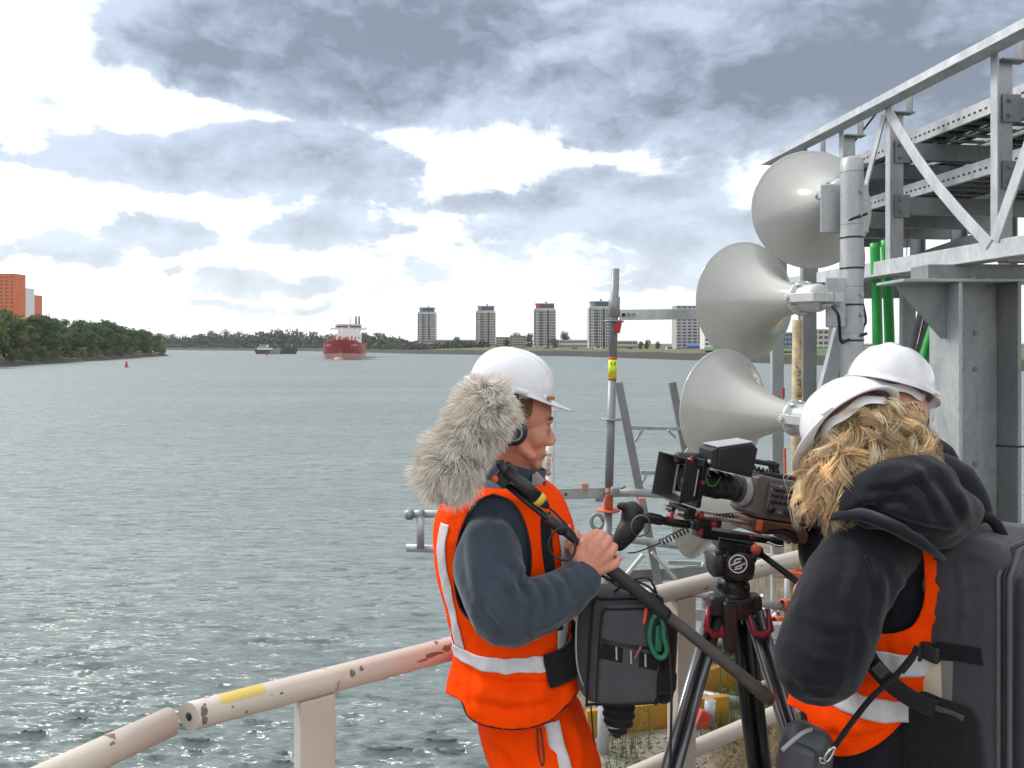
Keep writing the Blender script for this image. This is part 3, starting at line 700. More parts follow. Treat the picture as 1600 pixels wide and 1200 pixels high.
# ------------------------------------------------------------------ vessels and buoys
HULLR = mat('red_hull_paint', (.30, .012, .014), .45, 0, .12, .3); BOOT = mat('faded_pink_boot_topping', (.52, .31, .25), .6, 0, .12, .25); SHIPW = mat('white_ship_paint', (.74, .74, .75), .5, 0, .05, .3)
DECKR = mat('red_deck_gear', (.42, .055, .03), .5, 0, .12, .5)
def tanker():
    bow = V((-88.5, 398, WZ)); ax = V((-20, 117, 0)).normalized(); sx_ = V((ax.y, -ax.x, 0)); L = 118
    root = empty('tanker_ship', bow + ax * L * .5, 'red tanker ship with white wheelhouse coming up the river', 'ship'); T = lambda l, s, z: bow + ax * l + sx_ * s + V((0, 0, z))
    def halfw(l, z):
        t = max(0, min(1, (l + .35 * z) / 24)); return 10.4 * (1 - (1 - t) ** 2.4) * (.80 + .20 * min(1, z / 6 + .1 + l / 40)) + .25
    ls = [-2, -.5, 1, 3, 6, 10, 15, 22, 34, 60, 90, 112, 118]
    def strip(z0, z1, n, m_, nm, deck=False):
        rings = []
        for l in ls:
            pts = []; zs = [z0 + (z1 - z0) * i / n for i in range(n + 1)]
            hi = lambda z: z + (1.9 * max(0, 1 - (l + 2) / 16) * (z - 0) / 9)
            for z in zs: pts.append(T(l - .35 * z * max(0, 1 - l / 20), -halfw(l, z) * (.75 if l > 115 else 1), hi(z)))
            for z in reversed(zs): pts.append(T(l - .35 * z * max(0, 1 - l / 20), halfw(l, z) * (.75 if l > 115 else 1), hi(z)))
            rings.append(pts)
        b = MB(); b.loft(rings, True, True, False); b.build(nm, m_, root)
    strip(-.8, 2.9, 3, BOOT, 'boot_topping'); strip(2.93, 8.6, 4, HULLR, 'hull')
    b = MB(); b.box(T(100, 0, 11), (15.5, 14, 7.5), rotm(sx_, ax, V((0, 0, 1)))); b.build('accommodation_block', SHIPW, root)
    Mx = rotm(sx_, ax, V((0, 0, 1)))
    b = MB(); b.box(T(99, 0, 16.2), (13.5, 12, 2.9), Mx); b.build('upper_deckhouse', SHIPW, root)
    b = MB(); b.box(T(98, 0, 19.1), (16.5, 9, 2.6), Mx); b.box(T(96, 0, 17.9), (23, 5, 1.0), Mx); b.box(T(97, -10.4, 18.3), (1.2, 4, 1.3), Mx); b.box(T(97, 10.4, 18.3), (1.2, 4, 1.3), Mx); b.build('wheelhouse', SHIPW, root)
    b = MB(); b.box(T(93.4, -4.1, 19.2), (7.2, .3, .9), Mx); b.box(T(93.4, 4.1, 19.2), (7.0, .3, .9), Mx); b.build('bridge_window', DARKG, root)
    b = MB(); b.box(T(97.5, 0, 20.7), (15, 10, .35), Mx); b.build('roof', SHIPW, root)
    b = MB()
    for r_ in (9.2, 12.2): 
        for i in range(7): b.box(T(92.96, -6.3 + i * 2.1, r_), (.75, .2, .9), Mx)
    tag(b.build('window', DARKG, root), kind='stuff')
    b = MB(); b.tube([T(97, 1, 20.8), T(97, 1, 24.5), T(97, 1, 28)], [.7, .35, .15], 8); b.box(T(97, 1, 25), (4, .3, .3), Mx); b.box(T(97, 1, 23.2), (2.6, .6, .5), Mx); b.build('radar_mast', SHIPW, root)
    for s in (4.2, 6.2): b = MB(); b.tube([T(106, s, 16), T(106, s, 26.5)], [.75, .6], 10); b.build('funnel', mat('funnel_brown', (.16, .11, .08), .6) if s < 5 else bpy.data.materials['funnel_brown'], root)
    b = MB(); b.box(T(107, 5, 19), (5, 6, 4.5), Mx); b.build('funnel_casing', SHIPW, root)
    for s in (-8.6, 9.6): b = MB(); b.cyl(T(97, s, 18.5), T(97, s, 23), .12, 6); b.ell(T(97, s, 23.2), .6, None, 8, 6); b.build('antenna', SHIPW, root)
    b = MB(); b.prism([T(4, -5, 9.4), T(10, -8, 9.2), T(10, 8, 9.2), T(4, 5, 9.4)], (0, 0, .9))
    for i in range(9): s = -6 + i * 1.5; b.cyl(T(16 + (i % 3) * 6, s, 8.6), T(16 + (i % 3) * 6, s, 11.2 + (i % 2) * 1.3), .5, 7)
    for s in (-3, 0, 3): b.tube([T(14, s, 10), T(85, s, 10)], .45, 6)
    b.box(T(50, 0, 11), (3, 20, 1.4), Mx); b.build('deck_gear', DECKR, root)
    b = MB(); b.tube([T(7, 0, 9), T(7, 0, 17)], [.35, .15], 6); b.build('foremast', SHIPW, root)
    b = MB()
    for sgn in (-1, 1):
        for i in range(5):
            l = 3.3 + i * .95; b.box(T(l - .35 * 6.8 * max(0, 1 - l / 20), sgn * (halfw(l, 6.8) + .06), 7.6), (.16, .62, .8), rotm(V((ax * .5 + sx_ * sgn).normalized()), V((ax - sx_ * sgn * .5).normalized()), V((0, 0, 1))))
    tag(b.build('bow_lettering', SHIPW, root), kind='stuff')
    b = MB(); b.ell(T(-1.6, -1.2, 0), (2.6, 3.2, 1.5), None, 12, 8); b.build('bulbous_bow', BOOT, root)
tanker()
WAKE = mat('wake_foam', (.62, .66, .66), .6, 0, .1, .3)
wk = MB()
for (px, py, d, L_, w_) in ((588, 561.2, 415, 17, 1.8), (410, 553.6, 610, 12, .9), (452, 553.6, 612, 10, .9), (520, 562.3, 396, 6, 1.0)):
    p = P(px, py, d); ring = [V((p.x + math.cos(t) * L_ / 2 * (1 + .15 * math.sin(3 * t)), p.y + math.sin(t) * w_ * (1 + .3 * math.sin(5 * t)), WZ + .16)) for t in np.linspace(0, 6.28, 25)[:-1]]
    wk.prism(ring, (0, 0, .12))
tag(wk.build('wake_foam', WAKE), 'white foam of the bow waves', 'foam', kind='stuff')
def barge():
    d = 622; a, b_ = P(400, 553, d), P(463, 553, d); L = b_.x - a.x; c = V(((a.x + b_.x) / 2, d, WZ)); root = empty('river_barge', c, 'low grey and black river barge with white wheelhouse left of the tanker', 'barge')
    GB = mat('grey_barge_hull', (.20, .20, .21), .6, 0, .1, .3); BB = mat('black_barge_bow', (.025, .03, .045), .5, 0, .1, .3)
    X = lambda px: P(px, 553, d).x
    def seg(x0, x1, z0, z1, m_, nm, rake0=0, rake1=0, w=9):
        m = MB(); m.prism([V((x0 + rake0, d - w / 2, WZ + z0)), V((x1 - rake1, d - w / 2, WZ + z0)), V((x1, d - w / 2, WZ + z1)), V((x0, d - w / 2, WZ + z1))], (0, w, 0)); m.build(nm, m_, root)
    seg(X(400), X(424), -.5, 3.6, BB, 'stern_hull', 2.0); seg(X(424), X(441), -.5, 3.0, GB, 'hold'); seg(X(441), X(463.5), -.5, 4.2, BB, 'bow_hull', 0, 2.0)
    seg(X(404), X(424), 3.62, 5.6, SHIPW, 'cabin', 0, 0, 7); seg(X(407), X(418), 5.62, 7.6, SHIPW, 'wheelhouse', 0, 0, 5); seg(X(406), X(424.5), 5.2, 5.6, BRICK, 'cabin_roof', 0, 0, 7.4)
    seg(X(443), X(461), 4.22, 5.2, BB, 'hatch_cover', 1, 1, 7); m = MB(); m.cyl((X(456), d, WZ + 4), (X(456), d, WZ + 8), .15, 6); m.build('foremast', SHIPW, root)
    m = MB(); m.prism([V((X(408), d - 2.55, WZ + 6.3)), V((X(417.4), d - 2.55, WZ + 6.3)), V((X(417.4), d - 2.55, WZ + 7.2)), V((X(408), d - 2.55, WZ + 7.2))], (0, .1, 0)); m.build('window', DARKG, root)
barge()
BUOY = mat('red_buoy_paint', (.50, .02, .02), .45, 0, .1, 2)
def buoy(px, py, d, s, label):
    p = P(px, py, d); p.z = WZ; root = empty('channel_buoy', p, label, 'buoy', 'red channel buoys')
    m = MB(); m.lathe([(.2 * s, -.8 * s), (1.0 * s, -.5 * s), (1.05 * s, .15 * s), (.9 * s, .35 * s), (.25 * s, .45 * s)], p, (0, 0, 1), 16, True); m.build('float', BUOY, root)
    m = MB()
    for a in range(4): m.cyl(p + V((.6 * s * math.cos(a * 1.571 + .4), .6 * s * math.sin(a * 1.571 + .4), .3 * s)), p + V((.32 * s * math.cos(a * 1.571 + .4), .32 * s * math.sin(a * 1.571 + .4), 2.0 * s)), .09 * s, 6)
    m.lathe([(.42 * s, .55 * s), (.40 * s, 1.6 * s)], p, (0, 0, 1), 10, True); m.build('lattice', BUOY, root)
    m = MB(); m.lathe([(.48 * s, 1.95 * s), (.48 * s, 2.6 * s)], p, (0, 0, 1), 14, True); m.build('topmark', BUOY, root)
buoy(197.5, 574.5, 263, .78, 'tall red can buoy near the left bank'); buoy(417, 556, 545, 1.15, 'red buoy in front of the river barge')
# ------------------------------------------------------------------ quay, apron beyond the rail
CONC = mat('worn_quay_concrete', (.27, .25, .22), .9, 0, .2, 4, 60, .4, .004)
DIRT = mat('stony_dirt', (.20, .165, .12), .95, 0, .28, 9, 60, .7, .01, col2=(.085, .075, .05))
m = MB(); quay = [(-1.25, .2), (-1.08, .75), (-.86, 1.42), (-.72, 1.68), (-.40, 1.91), (.30, 2.42), (1.1, 2.97), (3.2, 4.42), (9, 4.42), (9, -8), (-4, -8), (-4, .2)]
m.prism([V((x, y, -7.6)) for x, y in quay[::-1]][::-1], (0, 0, 7.6)); tag(m.build('quay', CONC), kind='structure')
m = MB(); ap = [(.31, 2.50), (1.1, 3.05), (3.2, 4.50), (9, 4.50), (9, 7.4), (2.3, 7.4), (1.9, 4.78), (.34, 4.78)]
m.prism([V((x, y, -7.6)) for x, y in ap], (0, 0, 7.55)); tag(m.build('ground', DIRT), kind='structure')
# diamond tread plate of the scaffold deck
TREAD = mat('tread_plate_steel', (.30, .28, .24), .5, .3, .2, 12, 60, .2)
m = MB(); m.prism([V((x, y, -.045)) for x, y in [(.36, 3.05), (.80, 3.2), (1.0, 3.5), (1.0, 3.78), (.36, 3.62)]], (0, 0, .035)); plate = m.build('tread_plate', TREAD, origin=(.6, 3.4, -.045))
tag(plate, 'grey tread plate with raised pattern at the foot of the scaffold', 'deck plate')
m = MB()
for i in range(15):
    for j in range(16):
        x = .38 + i * .043; y = 3.07 + j * .043
        if y > 3.60 + (x - .36) * .22 or y < 3.08 + max(0, x - .80) * 1.6 + (x - .36) * .3 : continue
        a = .8 if (i + j) % 2 else -.8; m.box((x, y, -.007), (.032, .007, .004), Matrix.Rotation(a, 3, 'Z'))
st_ = m.build('tread_pattern', TREAD, plate); tag(st_, kind='stuff')

# ------------------------------------------------------------------ handrail
RZ = CAMZ - .82; J = V((-.715, 1.690, RZ)); Dr = V((1, .690, 0)).normalized(); RR = .0305
def rail_pt(t, z=RZ): return V((J.x + Dr.x * t, J.y + Dr.y * t, z))
rail = empty('handrail', (J.x, J.y, 0), 'long beige painted pipe handrail with chipped paint and yellow tape mark', 'handrail')
CUT = V((-.48, -.877, 0)).normalized()          # the sawn end faces the walkway
m = MB(); m.tube([rail_pt(t) for t in [.004] + list(np.linspace(.03, 3.0, 16))], RR, 28, cap=False)
e0 = rail_pt(.004)
for k in range(28): r_ = V(m.v[k]) - e0; m.v[k] = tuple(V(m.v[k]) - Dr * (r_.dot(CUT) / Dr.dot(CUT)))
m.v.append(tuple(e0)); m.f += [(len(m.v) - 1, (k + 1) % 28, k) for k in range(28)]; m.sm += [False] * 28; m.build('top_rail', BEIGE, rail)
m = MB(); m.lathe([(.0095, .0004), (.0095, .0012), (.0001, .0013)], e0, CUT, 16); m.build('end_hole', BLACKP, rail)
m = MB(); m.tube([rail_pt(t, .475) for t in np.linspace(.25, 3.0, 12)], .027, 22); m.build('mid_rail', BEIGE, rail)
side_n = V((-Dr.y, Dr.x, 0))
def post(t):
    p = rail_pt(t, 0); m = MB(); m.box((p.x, p.y, RZ / 2 - .008), (.086, .052, RZ - .036), rotm(Dr, side_n, V((0, 0, 1)))); m.box((p.x, p.y, .008), (.16, .12, .016), rotm(Dr, side_n, V((0, 0, 1)))); m.build('post', BEIGE, rail, bevel=.004)
for t in (.29, 1.56, 2.85): post(t)
YTAPE = chipped('yellow_tape', (.62, .48, .10), (.55, .45, .38), .68, 40)
m = MB(); rings = []
nrm = V((-Dr.y, Dr.x, 0))
for i in range(25):
    t = .068 + .097 * i / 24; w = .62 * (1 - .18 * abs(math.sin(i * 1.9))) if 0 < i < 24 else .4
    rings.append([rail_pt(t) + (-nrm * math.sin(a) + V((0, 0, 1)) * math.cos(a)) * (RR + .0006) for a in np.linspace(-w + .35, w + .35, 9)])
m.loft(rings, False, False); m.build('yellow_tape', YTAPE, rail)
m = MB()
def chip(tc_, ac, L_, W_, seed):
    g = random.Random(seed); pts = []
    for k in range(14):
        a = 6.283 * k / 14; r = g.uniform(.6, 1.1); tt = tc_ + math.cos(a) * L_ * r; aa = ac + math.sin(a) * W_ * r
        pts.append(rail_pt(tt) + (-nrm * math.sin(aa) + V((0, 0, 1)) * math.cos(aa)) * (RR + .0007))
    m.add([rail_pt(tc_) + (-nrm * math.sin(ac) + V((0, 0, 1)) * math.cos(ac)) * (RR + .0009)] + pts, [(0, k + 1, (k + 1) % 14 + 1) for k in range(14)])
for i, c in enumerate([(.375, 1.1, .008, .35), (.40, .9, .006, .25), (.60, 1.25, .03, .22), (.64, 1.05, .016, .3), (.57, 1.5, .02, .12), (.66, .8, .008, .12), (.20, 1.2, .004, .1), (.12, 1.9, .005, .15), (.09, 1.25, .003, .1), (.83, 1.5, .006, .15), (.03, 1.0, .009, .5), (.03, 1.7, .007, .4),
                      (1.78, 1.4, .016, .3), (2.0, 1.2, .008, .1), (1.95, .9, .006, .1), (2.3, 1.2, .01, .15), (2.18, 1.5, .01, .1)]): chip(*c, i)
m.build('paint_chip', mat('bare_rusty_steel', (.20, .15, .13), .8, .1, .2, 60), rail)
J2 = J - Dr * .034 + V((0, 0, -.001)); D2 = V((-.155, -.250, 0)).normalized()
rail2 = empty('handrail', (J2.x, J2.y, 0), 'short beige pipe handrail running out at the bottom left corner', 'handrail')
m = MB(); m.tube([J2 + D2 * t for t in np.linspace(.0, 1.5, 8)], RR * 1.02, 28); m.build('top_rail', BEIGE, rail2)
p2 = J2 + D2 * .8; m = MB(); m.box((p2.x, p2.y, RZ / 2 - .008), (.086, .052, RZ - .036), rotm(D2, V((-D2.y, D2.x, 0)), V((0, 0, 1)))); m.build('post', BEIGE, rail2, bevel=.004)

# ------------------------------------------------------------------ cable gantry
GD = V((-.1225, 1, 0)).normalized(); GX = V((GD.y, -GD.x, 0))
def gp(px, z, off=0):
    """point on the near truss plane of the gantry at that image column, pushed sideways by off"""
    Y = 4.2 * 493 / (290 + .5205 * (px - 1210)); return V(((px - CX) / FPX * Y, Y, z)) + GX * off
def gy(Y, z, off=0): return V((2.8 - .1225 * (Y - 4.2), Y, z)) + GX * off
ZT, ZB, GW = 3.575, 2.385, 1.5
gan = empty('cable_gantry', gy(5.5, ZB), 'galvanised steel truss gantry carrying cable trays overhead at the right', 'gantry')
def part(name, fn, m_=GALV, par=gan, bev=.002):
    b = MB(); fn(b); return b.build(name, m_, par, bevel=bev)
for off in (0, GW):
    part('top_chord', lambda b: b.angle(gy(1.6, ZT, off), gy(7.16, ZT, off), .115, .011), GALVL)
    part('bottom_chord', lambda b: b.angle(gy(1.6, ZB, off), gy(7.16, ZB, off), .125, .012, V((0, 0, 1)), 1), GALVL)
POSTS = [7.14, 6.58, 6.02, 5.42, 4.42, 3.42, 2.42]
for off, sg in ((0, 1), (GW, -1)):
    for Y in POSTS:
        a, b_ = gy(Y, ZB + .065, off), gy(Y, ZT - .06, off)
        part('post', lambda b: (b.box((a + b_) / 2 + GX * sg * .006, (.012, .055, b_.z - a.z + .07), rotm(GX, GD, V((0, 0, 1)))), b.box((a + b_) / 2 + GX * sg * .072 + GD * .02, (.118, .011, b_.z - a.z - .02), rotm(GX, GD, V((0, 0, 1))))), GALV)
        if off == 0:
            part('head_plate', lambda b: (b.box(b_ + GX * .11 + GD * .0 + V((0, 0, -.03)), (.16, .075, .012), rotm(GX, GD, V((0, 0, 1)))), b.box(b_ + GX * .165 + V((0, 0, .03)), (.011, .07, .105), rotm(GX, GD, V((0, 0, 1))))), GALVD)
CB = [(3.22, .12), (2.835, .12)]
for Y in POSTS:
    for (z, h) in CB:
        a, b_ = gy(Y, z, .14), gy(Y, z, GW - .14)
        cbm = part('cross_beam', lambda b: b.box((a + b_) / 2 + GD * .034, ((b_ - a).length, .05, h), rotm(GX, GD, V((0, 0, 1)))), GALVD)
        part('bolted_plate', lambda b: b.box(gy(Y, z - .005, .115) - GD * -.004, (.115, .010, .16), rotm(GX, GD, V((0, 0, 1)))), GALVD)
        if Y < 5.6:
            for k in (-1, 1):
                c = gy(Y, z + k * .042, .095) - GD * .002; part('bolt', lambda b: (b.lathe([(.019, 0), (.019, .004), (.013, .0045), (.013, .014), (.0001, .015)], c, -GD, 6, smooth=False)), GALVD, bev=0)
# diagonals
def gpy(px, py): Y = gp(px, 0).y; return gp(px, CAMZ + (HY - py) / FPX * Y, -.008)
DB = [gpy(1388, 172), gpy(1412, 212), gpy(1436, 250), gpy(1466, 291), gpy(1502, 333), gpy(1548, 382)]
part('diagonal_brace', lambda b: b.loft([[q - GX * .006 + w_ * .036, q + GX * .006 + w_ * .036, q + GX * .006 - w_ * .036, q - GX * .006 - w_ * .036] for q, w_ in ((DB[i], GX.cross(DB[min(i + 1, 5)] - DB[max(i - 1, 0)]).normalized()) for i in range(6))], True, True, False), GALVL)
part('diagonal_brace', lambda b: b.bar(gp(1383, ZT - .10, -.008), gp(1352, 2.98, -.008), .05, .012, GX), GALVL)
part('diagonal_brace', lambda b: b.bar(gp(1556, ZB + .06, -.008), gp(1660, 3.35, -.008), .07, .012, GX), GALVL)
part('end_beam', lambda b: b.box((gy(7.14, ZT - .02, 0) + gy(7.14, ZT - .02, GW)) / 2, (GW - .02, .08, .07), rotm(GX, GD, V((0, 0, 1)))), GALVD)
part('end_beam', lambda b: b.box((gy(7.14, ZB, 0) + gy(7.14, ZB, GW)) / 2, (GW - .02, .08, .10), rotm(GX, GD, V((0, 0, 1)))), GALVD)
part('floor_beam', lambda b: [b.box((gy(Y, ZB - .01, .07) + gy(Y, ZB - .01, GW - .02)) / 2, (GW - .09, .08, .10), rotm(GX, GD, V((0, 0, 1)))) for Y in (6.6, 5.45, 4.44)], GALVD)
# cable trays with perforated side rails, rungs and the cables on them
DCAB = [mat('dark_cable', (.045, .05, .046), .5), mat('green_cable', (.03, .19, .075), .45), mat('grey_thin_cable', (.22, .22, .22), .5), RUBBER]
for (z0, o0, wd) in ((3.325, .34, .50), (2.94, .34, .50), (3.325, .92, .42), (2.94, .92, .42)):
    tr = part('cable_tray', lambda b: [(b.bar(gy(1.6, z0 + .05, o), gy(7.3, z0 + .05, o), .004, .10), b.bar(gy(1.6, z0 + .101, o + s * .012), gy(7.3, z0 + .101, o + s * .012), .022, .003), b.bar(gy(1.6, z0, o + s * .012), gy(7.3, z0, o + s * .012), .022, .003)) for o, s in ((o0, 1), (o0 + wd, -1))], GALVL, bev=0)
    tag(part('tray_rung', lambda b: [b.bar(gy(Y, z0 + .012, o0 + .003), gy(Y, z0 + .012, o0 + wd - .003), .03, .018) for Y in np.arange(1.8, 7.2, .15)], GALVD, bev=0), kind='stuff')
    tag(part('slot_hole', lambda b: [b.box(gy(Y, z0 + .045, o0 - .0025), (.002, .022, .013), rotm(GX, GD, V((0, 0, 1)))) for Y in np.arange(1.8, 7.2, .05)], BLACKP, bev=0), kind='stuff')
    g = random.Random(int(z0 * 100 + o0 * 10)); 
    for ci, cm in enumerate(DCAB):
        b = MB()
        for k in range(9 if ci != 1 else 6):
            o = o0 + .04 + (wd - .08) * g.random(); r = g.uniform(.009, .02)
            b.tube(curve([gy(Y, z0 + .022 + r + g.uniform(0, .02), o + g.uniform(-.02, .02)) for Y in np.linspace(1.6, 7.3, 9)], 3), r, 7)
        tag(b.build('cable_bundle', cm, gan), kind='stuff')
part('loose_cable', lambda b: b.tube(curve([gp(1330, 3.62, .2), gp(1290, 3.36, .15), gp(1300, 3.2, .14), gp(1345, 3.3, .3)], 6), .008, 6), RUBBER, bev=0)
# main column under the gantry
CXL, CXR, CY0, CY1, CZT = 2.62, 2.985, 4.5, 4.82, 2.215
colm = empty('steel_column', ((CXL + CXR) / 2, (CY0 + CY1) / 2, -.05), 'thick galvanised H-section steel column at the right edge under the gantry', 'column')
pc = lambda n, f, m_=GALV, bv=.003: part(n, f, m_, colm, bv)
pc('flange', lambda b: b.box((CXL + .01, (CY0 + CY1) / 2, CZT / 2), (.022, CY1 - CY0, CZT)), GALV); pc('flange', lambda b: b.box((CXR - .01, (CY0 + CY1) / 2, CZT / 2), (.022, CY1 - CY0, CZT)), GALVD)
pc('web', lambda b: b.box(((CXL + CXR) / 2, (CY0 + CY1) / 2 + .04, CZT / 2), (CXR - CXL - .044, .016, CZT - .004)), galv('dark_web_steel', .38))
pc('cap_plate', lambda b: b.box(((CXL + CXR) / 2 - .12, (CY0 + CY1) / 2, CZT + .0105), (CXR - CXL + .42, CY1 - CY0 + .02, .018)), GALV)
pc('bearing_beam', lambda b: (b.box(((CXL + CXR) / 2 + .2, (CY0 + CY1) / 2, CZT + .065), (CXR - CXL + .7, .20, .09))), GALVD)
pc('gusset_plate', lambda b: b.prism([V((CXL - .002, CY0 + .13, CZT - .004)), V((CXL - .30, CY0 + .13, CZT - .004)), V((CXL - .28, CY0 + .13, CZT - .05)), V((CXL - .03, CY0 + .13, CZT - .33)), V((CXL - .002, CY0 + .13, CZT - .33))], (0, .014, 0)), GALVD)
pc('base_plate', lambda b: b.box(((CXL + CXR) / 2, (CY0 + CY1) / 2, -.012), (.55, .5, .024)), GALVD)
for (x, z) in [(2.745, 1.92), (2.83, 1.92), (2.745, 1.70), (2.83, 1.70), (2.745, 1.12), (2.83, 1.12), (2.745, .55), (2.83, .55)]:
    pc('bolt', lambda b: b.lathe([(.02, 0), (.02, .004), (.0135, .0045), (.0135, .013), (.0001, .014)], (x, (CY0 + CY1) / 2 + .0325, z), (0, -1, 0), 6, smooth=False), GALVD, 0)
for (x, y) in [(2.50, 4.56), (2.72, 4.53), (2.80, 4.53)]: pc('bolt', lambda b: b.lathe([(.011, 0), (.011, .012), (.0001, .013)], (x, y, CZT + .0185), (0, 0, 1), 6, smooth=False), GALV, 0)
pc('cable_entry', lambda b: b.tube([(CXR - .12, CY0 + .05, 1.25), (CXR - .02, CY0 - .0, 1.25), (CXR + .2, CY0 - .03, 1.26)], .006, 6), RUBBER, 0)
# trestle under the far end
trs = empty('steel_trestle', P(1265, 900, 6.6), 'slender galvanised trestle legs behind the loudspeaker drivers', 'trestle')
pt_ = lambda n, f, m_=GALV: part(n, f, m_, trs, .003)
def leg(pxa, pya, pxb, pyb, d, w, m_=GALV, nm='leg', d2=None): pt_(nm, lambda b: b.bar(P(pxa, pya, d), P(pxb, pyb, d2 or d), w, w * .6, V((0, 1, 0))), m_)
leg(1214, 430, 1214, 1010, 6.3, .095); leg(1263, 400, 1263, 1000, 5.9, .105, GALVD); leg(1252, 440, 1252, 1000, 6.9, .05)
leg(1318, 500, 1262, 720, 5.6, .10, GALV, 'diagonal_leg'); leg(1308, 470, 1308, 900, 5.75, .10, GALVD)
pt_('tie_beam', lambda b: b.bar(P(1230, 455, 6.0), P(1480, 452, 6.0), .05, .13), GALVD); pt_('tie_beam', lambda b: b.bar(P(1240, 470, 6.6), P(1560, 362, 6.6), .05, .10), GALVD)
pt_('tie_beam', lambda b: b.bar(P(1330, 356, 6.9), P(1560, 356, 6.9), .06, .11), GALVD)
pt_('leg', lambda b: b.bar(P(1418, 440, 5.9), P(1418, 900, 5.9), .10, .06, V((0, 1, 0))), GALVD)
# vertical green ducts and slanting cables beside the column
def duct(name, pts, r, m_, label, cat, grp=None): return tag(MB().tube(curve(pts, 6), r, 14).build(name, m_, origin=pts[-1]), label, cat, grp)
duct('green_duct', [P(1367, 380, 5.6), P(1370, 470, 5.6), P(1372, 600, 5.6), P(1374, 905, 5.6)], .036, GREENP, 'left one of the two green upright cable ducts behind the speaker mast', 'cable duct')
duct('green_duct', [P(1384, 375, 5.7), P(1388, 470, 5.7), P(1391, 600, 5.7), P(1393, 900, 5.7)], .036, GREENP, 'right one of the two green upright cable ducts behind the speaker mast', 'cable duct')
duct('green_duct', [P(1476, 440, 5.1), P(1462, 500, 5.1), P(1440, 575, 5.1), P(1415, 700, 5.1), P(1405, 940, 5.1)], .034, GREENP, 'green cable duct slanting down left of the steel column', 'cable duct')
duct('red_cable', [P(1484, 490, 5.3), P(1466, 545, 5.3), P(1452, 600, 5.3), P(1440, 930, 5.3)], .030, mat('dark_red_cable', (.22, .02, .02), .5), 'dark red cable slanting behind the green duct', 'cable')
for i, (xa, xb) in enumerate(((1442, 1412), (1453, 1424), (1464, 1437))):
    duct('grey_cable', [P(xa, 475, 5.5), P((xa + xb) / 2, 540, 5.5), P(xb, 620, 5.5), P(xb - 4, 915, 5.5)], .022, GREYDUCT, ['left', 'middle', 'right'][i] + ' one of three thick grey cables slanting behind the white helmets', 'cable', 'grey cables left of the steel column')
duct('thin_wire', [P(1418, 360, 6.2), P(1416, 420, 6.2), P(1412, 540, 6.2), P(1412, 880, 6.2)], .004, mat('red_wire', (.3, .05, .04), .5), 'thin red wire hanging under the gantry', 'wire')

# ------------------------------------------------------------------ loudspeaker mast and horns
MP = P(1331, 538, 3.9); MX = MP.x
mastr = empty('speaker_mast', (MX, 3.9, 0), 'galvanised tube mast that carries the horn loudspeakers', 'mast')
pm = lambda n, f, m_=GALV, bv=.002: part(n, f, m_, mastr, bv)
pm('tube', lambda b: b.lathe([(.0001, 2.800), (.044, 2.797), (.0545, 2.785), (.0555, 2.70), (.0555, 0)], (MX, 3.9, 0), (0, 0, 1), 32), GALV, 0)
for z in (2.385, 2.23, 1.865, 2.045): pm('strap', lambda b: b.lathe([(.0558, 0), (.0575, .001), (.0575, .009), (.0558, .010)], (MX, 3.9, z), (0, 0, 1), 28), BLACKP, 0)
for z in (2.455, 2.72, 1.905, 2.14): pm('clamp_seam', lambda b: b.lathe([(.0558, 0), (.0568, .0005), (.0568, .0025), (.0558, .003)], (MX, 3.9, z), (0, 0, 1), 28), GALVD, 0)
for z in (2.62, 2.50, 2.10, 2.0): pm('bolt', lambda b: b.lathe([(.0125, 0), (.0125, .012), (.0001, .013)], (MX + .022, 3.9 - .051, z), (.35, -1, 0), 6, smooth=False), GALV, 0)
pm('base_plate', lambda b: b.box((MX, 3.9, .01), (.3, .3, .02)), GALVD)
pm('cable', lambda b: b.tube(curve([(MX + .06, 3.93, 2.44), (MX + .064, 3.91, 2.3), (MX + .06, 3.92, 2.1), (MX + .075, 3.91, 1.97), (MX + .06, 3.92, 1.86), (MX + .06, 3.93, 1.2)], 6), .007, 8), RUBBER, 0)
HR = .318
